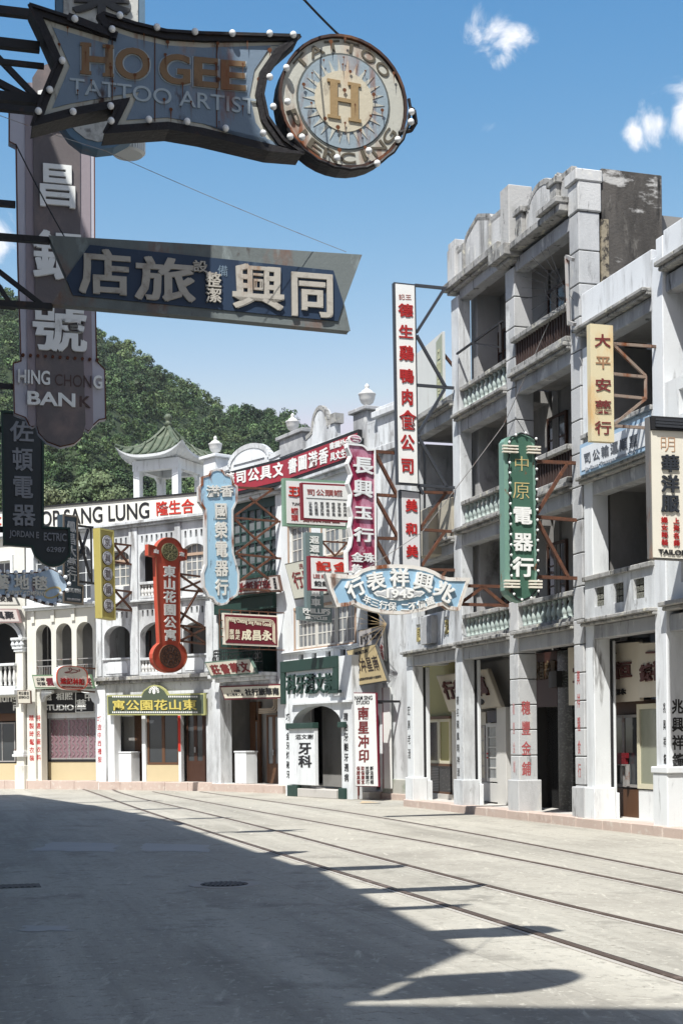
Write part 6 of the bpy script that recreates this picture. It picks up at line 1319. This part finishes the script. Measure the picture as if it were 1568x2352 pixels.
# --- long white poultry sign and the small one under it
S = Sign(A_.perp(1046, 900), 'poultry_sign', 'very tall white poultry shop sign with eight red characters in a black frame'); o_ = S.q(L(r1, (478, 222), (631, 238), (655, 1640), (502, 1630)))
S.board(o_, paint('charcoal frame', (.045, .05, .06), .5), 0, .12); S.face(inset(o_, .035), wb, -.012); rr_ = paint('flaking red letter', (.36, .02, .02), .6, [((.50, .25, .2), .12, 14, (1, 1, 1), .1)])
S.qt('記王', L(r1, (508, 305), (600, 310), (602, 350), (510, 348)), paint('faded red letter', (.40, .16, .13), .7), y0=-.02, y1=-.013, bold=.0)
for ch, b in zip('德生鷄鴨肉食公司', ((510, 372, 608, 470), (512, 520, 610, 620), (516, 664, 614, 776), (516, 826, 614, 930), (528, 968, 612, 1084), (518, 1116, 630, 1256), (524, 1284, 618, 1400), (526, 1448, 618, 1562))): S.bx(ch, r1(*b[:2]), r1(*b[2:]), rr_, y0=-.03, y1=-.013, bold=.045, fill=1.0)
S.bars([(r1(630, 240), r1(888, 266)), (r1(835, 266), r1(642, 570)), (r1(642, 590), r1(845, 952)), (r1(645, 938), r1(902, 958)), (r1(838, 966), r1(655, 1275)), (r1(655, 1300), r1(852, 1652)), (r1(655, 1638), r1(908, 1655)), (r1(655, 1640), r1(690, 1700))], paint('charcoal frame', (.045, .05, .06)), .03)
S = Sign(A_.perp(1044, 1200), 'hanging_sign', 'narrow grey white sign with three red characters, directly under the poultry sign'); o_ = S.q(L(r8, (222, 578), (405, 600), (415, 1420), (240, 1410)))
S.board(o_, paint('charcoal frame', (.045, .05, .06)), 0, .14); S.face(inset(o_, .03), paint('greyish signboard', (.62, .62, .62), .6), -.012)
for ch, b in zip('美和美', ((272, 668, 372, 782), (274, 878, 374, 986), (278, 1078, 378, 1188))): S.bx(ch, r8(*b[:2]), r8(*b[2:]), redp, y0=-.05, y1=-.013, bold=.06, fill=1.0)
S.bars([(r8(405, 600), r8(728, 605)), (r8(635, 612), r8(415, 918)), (r8(415, 935), r8(722, 955)), (r8(632, 950), r8(422, 1262)), (r8(500, 1295), r8(742, 1300)), (r8(640, 1305), r8(560, 1420))], iron, .03)
# --- blue 1945 watch sign
S = Sign(A_.perp(1180, 1440), 'watch_sign', 'pale blue fan shaped watch shop sign marked 1945 with a rusty white edge')
o_ = S.q(L(r4, (85, 246), (120, 250), (200, 262), (272, 264), (300, 255), (335, 225), (400, 203), (500, 191), (600, 189), (700, 196), (790, 213), (850, 237), (905, 270), (945, 280), (1097, 282), (1058, 400), (1022, 512), (940, 502), (908, 476), (878, 480), (780, 512), (690, 530), (600, 538), (500, 532), (400, 512), (330, 488), (285, 464), (250, 478), (165, 486), (120, 370)))
S.board(o_, rusty('rusty white edge', (.70, .67, .62), .36), 0, .14, bevel=.012); S.rim(o_, .07, rusty('rusty white edge', (.70, .67, .62), .36), -.03, 0); S.face(inset(o_, .07), paint('powder blue enamel', (.29, .46, .60), .5, [((.24, .39, .52), .4, 2, (1, 1, .4), .3), (RUST, .10, 3, (1, 1, .3), .1)]), -.008)
def rotglyph(S, ch, cx_, cy_, sz, rot, zf, mat, y0, y1, bold, asp=1.0):
    u, z = S.fr.uz(*zf(cx_, cy_), S.w); u2 = S.fr.u(*zf(cx_+sz/2, cy_), S.w); h = S.fr.z(*zf(cx_, cy_-sz/2), S.w)-z; w = (u2-u)*asp; c, s_ = cos(rot), sin(rot)
    k = h/(u2-u) if 0 else 1
    q = [(u+c*x-s_*zz, z+s_*x+c*zz) for x, zz in ((-w, h), (w, h), (w, -h), (-w, -h))]; return S.text(ch, q, mat, y0=y0, y1=y1, bold=bold, fill=1.0)
for ch, x, y, sz, ro in (('行', 295, 352, 125, .45), ('表', 435, 305, 125, .2), ('祥', 600, 282, 125, .0), ('興', 768, 312, 128, -.2), ('兆', 912, 378, 128, -.5)): rotglyph(S, ch, x, y, sz, ro, r4, whitep, -.11, -.009, .05)
for ch, x, y, ro in (('年', 377, 434, -.35), ('三', 432, 456, -.3), ('行', 490, 474, -.15), ('保', 550, 480, -.05), ('二', 640, 487, .0), ('不', 693, 480, .1), ('價', 755, 468, .2), ('鐵', 815, 446, .35)): rotglyph(S, ch, x, y, 58, ro, r4, whitep, -.06, -.009, .03)
lz = S.q(L(r4, (415, 385), (440, 372), (470, 375), (530, 352), (600, 345), (665, 352), (725, 375), (755, 373), (778, 388), (755, 405), (745, 415), (725, 412), (665, 435), (600, 442), (530, 436), (470, 412), (445, 412))); S.board(lz, whitep, -.05, -.009, 'lozenge'); MB().plate([inset(lz, .03)], -.056, -.0505).build('lozenge_face', paint('lozenge grey', (.45, .46, .47), .6), S.o)
S.qt('1945', L(r4, (508, 366), (694, 368), (694, 426), (508, 424)), whitep, y0=-.10, y1=-.057, bold=.04)
S.bars([(r8(835, 1437), r8(1200, 1444)), (r8(785, 1603), r8(1215, 1615)), (r8(790, 1590), r8(985, 1447)), (r8(990, 1450), r8(1190, 1615))], iron, .03, y=.12)
# --- green electric sign with bulbs
S = Sign(A_.perp(1331, 1450), 'electric_sign', 'tall green electric shop sign edged with white bulbs, on the grey shophouse'); gl = paint('light jade enamel', (.17, .30, .24), .5, [((.11, .24, .18), .3, 3, (1, 1, .4), .3), (RUST, .12, 6, (1, 1, .4), .08)]); gd = paint('jade enamel', (.055, .125, .088), .45, [((.045, .12, .08), .4, 2, (1, 1, .5), .3), ((.12, .20, .15), .12, 7, (1, 1, .5), .1), (RUST, .10, 8, (1, 1, .5), .06)])
o_ = S.q(L(r8, (1150, 150), (1175, 112), (1240, 92), (1300, 64), (1362, 86), (1422, 128), (1440, 165), (1448, 700), (1456, 1480), (1442, 1528), (1390, 1556), (1308, 1590), (1240, 1566), (1182, 1520), (1166, 1480), (1158, 700)))
S.board(o_, gl, 0, .22, bevel=.01); S.face(S.q(L(r8, (1212, 160), (1240, 110), (1300, 82), (1362, 108), (1400, 170), (1412, 800), (1420, 1480), (1385, 1535), (1308, 1572), (1245, 1540), (1222, 1480), (1216, 800))), gd, -.02)
lg = paint('worn gilt letter', (.55, .44, .20), .6, [((.25, .20, .10), .3, 9, (1, 1, 1), .2)])
for ch, b, m_, bo in (('中', (1236, 276, 1380, 420), lg, -.012), ('原', (1226, 502, 1384, 672), lg, -.012), ('電', (1228, 730, 1394, 895), whitep, .05), ('器', (1234, 966, 1398, 1134), whitep, .05), ('行', (1228, 1186, 1408, 1364), whitep, .06)): S.bx(ch, r8(*b[:2]), r8(*b[2:]), m_, y0=-.07 if bo > 0 else -.028, y1=-.021, bold=bo, fill=1.0)
for xa, xb, ya in ((1130, 1266, 184), (1350, 1466, 192), (1145, 1280, 1392), (1368, 1480, 1395)):
    mb = MB()
    for k in range(3): q = S.fr.box(*r8(xa, ya+27*k), *r8(xb, ya+27*k+19)); mb.box(q[0][0], q[1][0], -.09, .0-.021, q[0][1], q[2][1])
    mb.build('stripe_band', creamp, S.o)
lb = [(1190+1.55*(i), 158+92*i) for i in range(15)]; rb_ = [(1430+1.35*i, 128+91*i) for i in range(16)]; S.bulbs(L(r8, *lb, *rb_, (1248, 95), (1335, 78), (1232, 1520), (1303, 1568), (1386, 1554)), .024, -.06)
mb = MB()
for lst in (lb, rb_):
    pts = []
    for (x, y) in lst: pts += [r8(x-2, y), r8(x+5, y+30), r8(x-5, y+60)]
    mb.tube([(u, -.03, z) for u, z in S.q(pts)], .010, 4)
mb.tube([(u, -.03, z) for u, z in S.q(L(r8, (1190, 150), (1215, 110), (1250, 100), (1300, 75), (1335, 85), (1380, 100), (1430, 135)))], .012, 4); mb.tube([(u, -.03, z) for u, z in S.q(L(r8, (1212, 1440), (1232, 1520), (1265, 1555), (1303, 1575), (1350, 1560), (1390, 1550), (1432, 1490)))], .012, 4)
mb.build('bulb_cable', blackp, S.o)
S.bars([(r3(315, 1265), r3(662, 1280)), (r3(592, 1285), r3(332, 1715)), (r3(330, 1742), r3(690, 1772)), (r3(332, 1760), r3(600, 2258)), (r3(330, 2258), r3(692, 2270))], iron, .03, y=.1)
# --- rusty cream pharmacy sign
S = Sign(A_.perp(1511, 1000), 'pharmacy_sign', 'cream rust stained pharmacy sign with five dark red characters, upper right'); o_ = S.q(L(t7, (133, 97), (338, 115), (350, 1162), (146, 1150)))
S.board(o_, paint('rust bled cream enamel', (.66, .58, .38), .55, [((.60, .30, .06), .42, .9, (1.4, 1, .5), .22), ((.36, .13, .03), .12, 2.5, (1, 1, .4), .15)]), 0, .12, bevel=.006)
S.qt('大', L(t7, (172, 192), (312, 196), (314, 312), (174, 308)), darkred, bold=.03, fill=1.0); S.qt('平', L(t7, (180, 385), (312, 390), (314, 505), (182, 500)), paint('ghost letter', (.36, .20, .11), .7), bold=.02, fill=1.0)
for ch, ya in (('安', 588), ('藥', 785), ('行', 972)): S.qt(ch, L(t7, (174, ya), (320, ya+4), (322, ya+122), (178, ya+118)), darkred, bold=.02, fill=1.0)
S.bars([(t7(340, 270), t7(755, 300)), (t7(350, 278), t7(642, 562)), (t7(345, 542), t7(648, 572)), (t7(645, 560), t7(645, 768)), (t7(350, 735), t7(648, 765)), (t7(640, 768), t7(355, 1002)), (t7(355, 1010), t7(648, 1028))], rusty('bare rusty steel', (.26, .20, .16), .45), .022)
# --- transport company board on the balcony
S = Sign(B_, 'transport_board', 'white transport company board with pale blue border along the balcony wall', w=-.20); zt_b, zb_b = 6.80, 6.26; ub0, ub1 = B_.u(*r3(683, 1300), -.2), B_.u(*r3(1268, 1080), -.2)
o_ = [(ub0, zt_b), (ub1, zt_b), (ub1, zb_b), (ub0, zb_b)]; S.board(o_, paint('sky blue border', (.34, .48, .62), .5), 0, .1); S.face(inset(o_, .07), paint('clean white board', (.74, .76, .78), .5), -.01); gt = paint('grey letter', (.13, .14, .16), .6)
S.qt('司公輸運順嘉', L(t7, (72, 1258), (570, 1060), (572, 1205), (82, 1372)), gt, y0=-.02, y1=-.011, bold=.01, fill=.8); S.qt('Jia Shun Transportation Co.', L(t7, (92, 1390), (548, 1218), (552, 1262), (95, 1432)), paint('light grey letter', (.40, .42, .45), .6), y0=-.02, y1=-.011)
# --- tailor sign at the right edge
S = Sign(N_.perp(1640, 1200), 'tailor_sign', 'white tailor sign with dark ridged header, cut by the right frame edge'); ct = lambda x, y: t7(x, y)
o_ = S.q(L(t7, (660, 928), (1010, 950), (1022, 2222), (686, 2205))); S.board(o_, rusty('rusty sign edge', (.16, .155, .15), .25), 0, .13, bevel=.01); S.face(S.q(L(t7, (676, 1055), (1004, 1070), (1014, 2210), (694, 2195))), paint('tailor board ivory', (.72, .68, .58), .55, [((.60, .50, .36), .2, 2, (1, 1, .4), .25)]), -.012)
hb = S.q(L(t7, (664, 930), (1008, 952), (1008, 1068), (672, 1052))); S.board(hb, blackp, -.05, -.002, 'header'); mb = MB()
for k in range(3): mb.tube([(u, -.06, z) for u, z in S.q(L(t7, (700, 965+27*k), (1000, 985+27*k)))], .018, 4)
mb.build('header_rib', paint('charcoal rib', (.035, .038, .045), .5), S.o)
S.qt('明', L(t7, (752, 1108), (896, 1114), (898, 1255), (754, 1250)), paint('letter scar outline', (.42, .26, .16), .7), bold=-.012, y0=-.018, y1=-.013, fill=1.0)
for ch, ya in (('華', 1272), ('洋', 1455), ('服', 1630)): S.qt(ch, L(t7, (762, ya), (922, ya+6), (924, ya+166), (764, ya+160)), paint('charcoal letter', (.03, .034, .042), .5), bold=.05, y0=-.06, y1=-.013, fill=.95)
S.qt('上海名師', L(t7, (866, 1832), (932, 1836), (936, 2105), (870, 2100)), redp, d='v', bold=.02, y0=-.03, y1=-.013, fill=.8); S.qt('婦女時裝', L(t7, (758, 1826), (828, 1830), (832, 2098), (762, 2094)), redp, d='v', bold=.02, y0=-.03, y1=-.013, fill=.8); S.qt('TAILOR', L(t7, (740, 2122), (990, 2134), (990, 2180), (740, 2168)), blackp, y0=-.03, y1=-.013, bold=.02)
S.bars([((1590, 990), (1640, 990)), ((1590, 1270), (1640, 1270))], iron, .03)
# --- studio signs
S = Sign(D_, 'faded_shop_sign', 'weathered grey shop sign with stretched black English letters, behind the tan studio board', w=-.18); q = S.q(L(t5, (340, 270), (985, 145), (1045, 1090), (400, 1200))); S.board(q, paint('grey board frame', (.08, .08, .075)), 0, .08); S.face(inset(q, .03), paint('patched grey board', (.36, .34, .33), .8, [((.20, .19, .20), .4, 3, (1, 1, .3), .1), ((.50, .46, .42), .2, 5, (1, 1, .4), .1)]), -.01)
S.qt('HOP CHEONG', L(t5, (468, 375), (950, 268), (962, 470), (488, 585)), blackp, y0=-.02, y1=-.011, bold=.01); S.qt('建', L(t5, (405, 410), (460, 400), (470, 650), (415, 665)), blackp, y0=-.02, y1=-.011, bold=.03); S.qt('合昌', L(t5, (905, 640), (1000, 620), (1030, 1040), (935, 1060)), darkred, d='v', y0=-.02, y1=-.011)
S = tilted(D_, -.50, 'studio_board', 'tan leaning photo studio board with dark stylised characters', L(t5, (25, 800), (775, 625), (1112, 1612), (360, 1735)), paint('grey board frame', (.08, .08, .075)), paint('tan board', (.42, .335, .185), .6, [((.36, .28, .15), .3, 3, (1, 1, .5), .3)]), .03)
S.qt('NAM SING STUDIO', L(t5, (255, 850), (590, 762), (606, 848), (275, 935)), blackp, y0=-.02, y1=-.013); S.qt('印冲星南', L(t5, (185, 1040), (830, 905), (948, 1325), (305, 1435)), paint('umber letter', (.035, .025, .02), .6), y0=-.02, y1=-.013, bold=.02); S.qt('主意設計彩色相片大放影印', L(t5, (355, 1530), (945, 1440), (965, 1515), (370, 1600)), blackp, y0=-.02, y1=-.013)
S = Sign(D_, 'studio_sign', 'upright white photo studio sign in a red frame, beside the dentist portico', w=-.82); q = S.q(L(r4, (287, 1082), (441, 1084), (460, 1742), (302, 1738))); S.board(q, paint('red frame', (.17, .015, .03), .5), 0, .05); S.face(inset(q, .022), wb, -.012)
S.qt('NAM SING', L(r4, (297, 1106), (419, 1104), (420, 1133), (298, 1137)), blackp, y0=-.02, y1=-.013, bold=.01); S.qt('STUDIO', L(r4, (308, 1140), (399, 1138), (400, 1163), (309, 1166)), blackp, y0=-.02, y1=-.013, bold=.01); S.qt('南星冲印', L(r4, (314, 1178), (398, 1176), (402, 1572), (322, 1574)), darkred, d='v', bold=.05, y0=-.02, y1=-.013, fill=.9)
for i, c in enumerate(('保證高堅', '取價廉宜', '技術精巧', '新法照相')): x = 309+31*i; S.qt(c, L(r4, (x, 1596), (x+26, 1595), (x+28, 1722), (x+2, 1723)), blackp if i > 1 else darkred, d='v', y0=-.02, y1=-.013, bold=.02)
MB().box(q[0][0]+.1, q[0][0]+.16, S.w+.1, -.003, q[0][1]-.3, q[0][1]-.24).box(q[1][0]-.16, q[1][0]-.1, S.w+.1, -.003, q[0][1]-.3, q[0][1]-.24).build('bracket', darkiron, S.o)
S = Sign(D_, 'upright_board', 'narrow white board with a red edge standing on end against the grey pier', w=-.12); q = S.fr.box(879, 1580, 897, 1812, S.w); S.board(q, wb, 0, .05); MB().box(q[0][0]-.03, q[0][0]-.001, S.w-.01, S.w+.05, q[2][1], q[0][1]).build('red_edge', paint('red frame', (.17, .015, .03)), S.o)
# --- cream signs deep in the right arcade
S = tilted(A_, .72, 'slanted_shop_sign', 'cream slanted shop sign with raised brown characters behind the arcade pillars', L(t8, (372, 372), (1105, 268), (1302, 815), (552, 885)), paint('cream sign edge', (.50, .45, .36), .6), paint('creamy board', (.60, .54, .43), .6, [((.48, .38, .26), .3, 2, V, .2)]), .02)
S.qt('行參聖萬', L(t8, (455, 452), (1062, 365), (1165, 655), (535, 722)), paint('brown raised letter', (.10, .035, .03), .6), y0=-.07, y1=-.013, bold=.06); S.qt('茸參', L(t8, (930, 715), (1055, 700), (1075, 785), (945, 800)), blackp, y0=-.05, y1=-.013, bold=.06)
S = Sign(B_, 'cloth_shop_sign', 'large cream sign with dark red characters inside the right arcade bay', w=.62); q = S.q(L(r5, (700, 645), (1232, 600), (1242, 1045), (706, 1080))); S.board(q, paint('creamy board', (.60, .54, .43)), 0, .08); S.qt('宣安恒', L(r5, (725, 770), (1200, 722), (1205, 890), (728, 935)), paint('brown raised letter', (.10, .035, .03)), y0=-.05, y1=-.001, bold=.06, fill=.75); S.qt('HANG ON TECH CO.', L(r5, (760, 672), (1066, 652), (1068, 690), (762, 710)), blackp, y0=-.03, y1=-.001, bold=.03); S.qt('料布綢木', L(r5, (960, 965), (1140, 950), (1142, 1000), (962, 1012)), blackp, y0=-.03, y1=-.001, bold=.05)
S = Sign(B_, 'watch_board', 'cream panel with red watch characters at the far right of the arcade', w=.50); q = S.q(L(r5, (1226, 612), (1480, 600), (1485, 1010), (1232, 1022))); S.board(q, paint('creamy board', (.60, .54, .43)), 0, .07); S.qt('錶祥', L(r5, (1245, 775), (1440, 720), (1442, 890), (1250, 910)), paint('brown raised letter', (.10, .035, .03)), y0=-.05, y1=-.001, bold=.06); MB().plate([S.q(L(r5, (1296, 676), (1400, 668), (1400, 686), (1296, 690)))], S.w-.03, S.w-.001).build('lettering', paint('brown raised letter', (.10, .035, .03)), S.o)
# --- photo studio fascia and small boards at the left
S = Sign(G_, 'studio_fascia', 'black photo studio fascia with white lettering over the cream house shop window', w=.42); q = S.q([(-60, 1594), (262, 1594), (262, 1636), (-60, 1640)]); S.board(q, blackp, 0, .1)
S.qt('PHOTO STUDIO', L(z6, (95, 645), (516, 643), (516, 684), (95, 686)), whitep, y0=-.03, y1=-.001, bold=.03); S.qt('相照', L(z6, (393, 558), (512, 556), (512, 612), (393, 614)), whitep, y0=-.03, y1=-.001, bold=.03); S.qt('Luna', L(z6, (255, 560), (362, 556), (362, 614), (255, 618)), whitep, y0=-.03, y1=-.001, bold=.01); S.qt('Chung', L(z6, (-70, 575), (122, 565), (122, 640), (-70, 650)), whitep, y0=-.03, y1=-.001, bold=.01)
q = S.q(L(z6, (528, 552), (662, 550), (662, 697), (528, 699))); MB().plate([q, inset(q, .025)], S.w-.02, S.w-.001).build('border_line', whitep, S.o); S.qt('華', L(z6, (535, 605), (605, 604), (605, 690), (535, 691)), whitep, y0=-.03, y1=-.001, bold=.06); S.qt('中', L(z6, (590, 556), (655, 555), (655, 620), (590, 621)), whitep, y0=-.03, y1=-.001, bold=.04)
S = tilted(G_, -.36, 'fashion_board', 'cream leaning fashion company board in a green frame, behind the oval umbrella sign', L(z6, (222, 437), (630, 433), (657, 530), (244, 532)), paint('leaf green frame', (.12, .20, .12), .5), beige)
S.qt('公時', L(z6, (252, 455), (312, 455), (318, 482), (255, 483)), blackp, y0=-.02, y1=-.013, bold=.04); S.qt('司裝', L(z6, (258, 485), (318, 484), (322, 512), (262, 513)), blackp, y0=-.02, y1=-.013, bold=.04); S.qt('雲裳', L(z6, (318, 455), (440, 453), (450, 513), (326, 515)), mar, y0=-.02, y1=-.013, bold=.06); S.qt('裳', L(z6, (580, 455), (636, 454), (648, 512), (596, 513)), mar, y0=-.02, y1=-.013, bold=.04)
S = Sign(F_.perp(228, 1560), 'umbrella_sign', 'rounded white umbrella workshop sign with a red edge, red characters and hand emblem'); c = S.fr.uz(*z6(503, 458)); hw = S.fr.u(*z6(610, 458))-c[0]; hh = S.fr.z(*z6(503, 374))-c[1]
o_ = [(c[0]+hw*abs(cos(t))**.62*(1 if cos(t) > 0 else -1), c[1]+hh*abs(sin(t))**.72*(1 if sin(t) > 0 else -1)) for t in np.linspace(0, 2*pi, 41)[:-1]]
S.board(o_, wb, .02, .17, 'drum'); S.rim(o_, .022, redb, -.03, .02); S.face(inset(o_, .02), paint('ivory sign face', (.62, .60, .54), .5), .0, 'sign_face')
S.bx('遮記林陳', z6(418, 455), z6(590, 510), redp, y0=-.03, y1=-.001, bold=.02); S.bx('CHAN LAM KEE UMBRELLA FACTORY', z6(430, 514), z6(578, 530), paint('brick letter', (.30, .06, .05)), y0=-.02, y1=-.001); mb = MB()
for sg_ in (((450, 420), (490, 412), (500, 400), (520, 402), (552, 412)), ((455, 422), (500, 424), (530, 420), (540, 412)), ((485, 405), (478, 392), (490, 388), (500, 398)), ((552, 412), (556, 404), (548, 398))): mb.tube([(u, -.012, z) for u, z in S.q(L(z6, *sg_))], .010, 4)
mb.build('emblem', darkred, S.o); S.bars([(z6(570, 383), z6(698, 392)), (z6(570, 545), z6(702, 556))], iron, .025, y=.2)
S = Sign(G_, 'company_plate', 'small beige company plate with dark lettering on the fluted pillar', w=-.30); q = S.q(L(z6, (120, 545), (212, 545), (215, 637), (126, 637))); S.board(q, paint('brown board frame', (.12, .07, .055)), 0, .06); S.face(inset(q, .02), beige, -.01); S.qt('司公發主', L(z6, (130, 552), (205, 552), (205, 578), (130, 578)), blackp, y0=-.02, y1=-.011); S.qt('LEE KING & CO', L(z6, (132, 584), (205, 584), (205, 602), (132, 602)), blackp, y0=-.02, y1=-.011)
S = tilted(G_, -.30, 'leaning_board', 'mauve framed leaning board with black brush characters on the arch wall, far left', L(zG, (-160, 878), (250, 880), (308, 1088), (-120, 1090)), paint('dusty pink frame', (.30, .20, .19), .6), paint('pinkish board', (.50, .45, .42), .7), .04)
S.qt('具聚', L(zG, (-80, 915), (205, 912), (232, 1035), (-60, 1040)), blackp, y0=-.03, y1=-.013, bold=.03)
S = tilted(G_, -.32, 'small_shop_board', 'grey framed leaning board just under the carpet sign, left edge', L(zG, (-200, 690), (225, 700), (285, 832), (-160, 832)), paint('grey board frame', (.08, .08, .075)), paint('grey cream board', (.52, .50, .45), .7), .03); S.qt('合安應', L(zG, (-120, 695), (190, 702), (205, 775), (-100, 775)), blackp, y0=-.03, y1=-.013, bold=.03)
S = Sign(Fr(C_.pt(0, .45), C_.r), 'rooftop_hoarding', 'faded white rooftop hoarding with a pale green strip, behind the poultry sign'); q = S.q(L(r1, (560, 790), (818, 566), (830, 1010), (570, 1165))); q = [(q[0][0], q[0][1]), q[1], (q[1][0], 9.3), (q[0][0], 9.3)]; S.board(q, paint('faded hoarding', (.62, .63, .60), .7, [((.48, .47, .42), .3, 3, V, .2)]), 0, .06)
uu = S.fr.u(*r1(775, 700)); S.face([(uu, q[0][1]-.04), (q[1][0]-.03, q[1][1]-.04), (q[1][0]-.03, 9.34), (uu, 9.34)], paint('pale sage strip', (.33, .36, .28), .7), -.008, 'strip'); S.text('品質', [(uu+.05, q[0][1]-.2), (q[1][0]-.1, q[0][1]-.2), (q[1][0]-.1, q[0][1]-1.5), (uu+.05, q[0][1]-1.5)], paint('pale olive letter', (.50, .50, .33), .7), d='v', y0=-.02, y1=-.009)
mb = MB(); mb.bar((q[0][0]+.2, .06, q[0][1]-.3), (q[0][0]+.2, 1.4, 9.1), .03).bar((q[1][0]-.1, .06, q[1][1]-.5), (q[1][0]-.1, 1.4, 9.1), .03); mb.build('prop', iron, S.o)

# ------------------------------------------------------------------ painted characters on the pillars
def coltext(fr, par, t, p, q_, mat, w=0, **k): return text(par, t, fr.box(p[0], p[1], q_[0], q_[1], w), mat, w-.004, w-.001, 'v', **k)
def sidetext(fr, par, t, u1, p, q_, mat, **k):
    f2 = Fr(fr.pt(u1), fr.n); mb = MB(); text(par, t, f2.box(p[0], p[1], q_[0], q_[1]), mat, -.004, -.001, 'v', mb=mb, **k)
    mb.v = [(u1-y, x, z) for x, y, z in mb.v]; return mb.build('lettering', mat, par)
fr_ = paint('faded red column letter', (.40, .10, .10), .8, [((.55, .42, .40), .25, 9, (1, 1, 1), .15)]); pr_ = paint('pale red column letter', (.46, .28, .28), .8); gk = paint('black column letter', (.03, .03, .03), .8, [((.2, .2, .2), .2, 9, (1, 1, 1), .15)])
sidetext(A_, cA1, '穗豐金鋪', 3.39, r5(332, 1022), r5(436, 1635), fr_, bold=.03, fill=.68); coltext(A_, cA1, '穗豐金鋪', r5(278, 1035), r5(308, 1618), pr_, bold=.01, fill=.6)
coltext(A_, cA2, '興祥糧食行', r5(760, 785), r5(806, 1660), fr_, bold=.0, fill=.62); coltext(A_, cA0, '著名龍鳳精神酒', t8(650, 640), t8(716, 1832), gk, bold=.0, fill=.7)
coltext(C_, cC0, '宏興老酒', r4(657, 1160), r4(688, 1560), gk, bold=.0, fill=.7)
coltext(B_, cB, '兆興祥鐘錶', r5(1412, 1035), r5(1450, 1680), gk, bold=.01, fill=.6); sidetext(B_, cB, '兆興祥鐘錶', 2.87, r5(1474, 1020), r5(1585, 1700), gk, bold=.05, fill=.8)
coltext(G_, rg, '精製時髦衣裝', z6(198, 710), z6(245, 1045), redp, bold=.02, fill=.75); coltext(G_, rg, '特選名廠衣料', z6(250, 710), z6(290, 1040), redp, w=.08, bold=.02, fill=.75); coltext(F_, cF0, '巧造中西禮服', z6(673, 718), z6(714, 1055), redp, w=-.04, bold=.02, fill=.75)

# ------------------------------------------------------------------ wires and stray iron
def wire(name, label, pts, r=.006, mat=None):
    mb = MB(); P_ = [Vector(p) for p in pts]; out = []
    for p, q in zip(P_, P_[1:]):
        for i in range(8): t = i/8; v = p.lerp(q, t); v.z -= .12*4*t*(1-t)*(q-p).length*.05; out.append(v)
    out.append(P_[-1]); mb.tube(out, r, 4); return tag(mb.build(name, mat or darkiron), label, 'cable', 'loose cables over the street')
def w3(px, py, Y): a, b = raydir(px, py); return (a*Y, Y, EYE+b*Y)
wire('cable', 'thin guy wire rising from the top of the round tattoo medallion', [w3(785, 85, 9.05), w3(768, 70, 9.0), w3(700, 0, 8.6), w3(560, -140, 7.5)], .005)
wire('cable', 'fine wire from the hotel sign tip up to the left', [w3(795, 578, 12.6), w3(240, 345, 11.0), w3(-40, 250, 10)], .0018, steel)
wire('cable', 'slanting cable crossing in front of the grey four-storey house', [w3(850, 1300, 31), w3(969, 1222, 30.2), w3(1156, 976, 28.8), w3(1260, 740, 27)], .006, steel)
wire('cable', 'fine wire running over the bank sign to the hotel sign', [w3(36, 330, 11.5), w3(110, 475, 12), w3(150, 547, 12.3)], .004)
s = Sign(A_, 'wire_fan', 'rusty fan of radiating wires fixed to a white bracket on the grey house', cat='wire fan', w=-.25); mb = MB(); c = s.fr.uz(*r2(812, 890), s.w)
ends = [(600, 680), (660, 640), (700, 615), (570, 740), (545, 808), (540, 880), (552, 952), (600, 1020), (640, 1080), (690, 1140), (740, 1180), (800, 1180), (840, 1090), (870, 960)]
E2 = [s.fr.uz(*r2(*e_), s.w) for e_ in ends]
for e_ in E2: mb.bar((c[0], s.w, c[1]), (e_[0], s.w, e_[1]), .003)
for k in (.25, .45):
    mb.tube([(c[0]+(e_[0]-c[0])*k, s.w, c[1]+(e_[1]-c[1])*k) for e_ in sorted(E2, key=lambda e_: atan2(e_[1]-c[1], e_[0]-c[0]) % (2*pi))], .004, 4)
mb.build('wires', darkiron, s.o); s.bars([(r2(824, 680), r2(840, 1120)), (r2(824, 680), r2(866, 700)), (r2(838, 1100), r2(876, 1115))], steel, .03, y=0, name='bracket')
s = Sign(D_, 'stick_fan', 'fan of dry yellow sticks fixed to the corner above the tan studio board', cat='stick fan', w=-.6); mb = MB(); c = s.fr.uz(*t5(1080, 110), s.w)
for e_ in ((280, 105), (460, 470), (550, 680), (735, 810), (300, -60), (500, -180), (760, -300), (980, 430), (340, 320)): q = s.fr.uz(*t5(*e_), s.w); mb.bar((c[0], s.w, c[1]), (q[0], s.w-.02, q[1]), .0045)
mb.build('sticks', paint('dry stick', (.45, .33, .18), .8), s.o)
# ------------------------------------------------------------------ the thin haze that softens the hill
hz = MB().box(-600, 500, -100, 900, -1.1, 240).build('haze', None); tag(hz, None, None, kind='stuff')
hm = bpy.data.materials.new('thin humid haze'); hm.use_nodes = True; hn = hm.node_tree; hn.nodes.remove(hn.nodes['Principled BSDF'])
pv_ = hn.nodes.new('ShaderNodeVolumePrincipled'); pv_.inputs['Color'].default_value = (.86, .90, .96, 1); pv_.inputs['Density'].default_value = HAZE; pv_.inputs['Anisotropy'].default_value = .2
hn.links.new(pv_.outputs[0], hn.nodes['Material Output'].inputs['Volume']); hz.data.materials.clear(); hz.data.materials.append(hm)
bpy.context.view_layer.update()
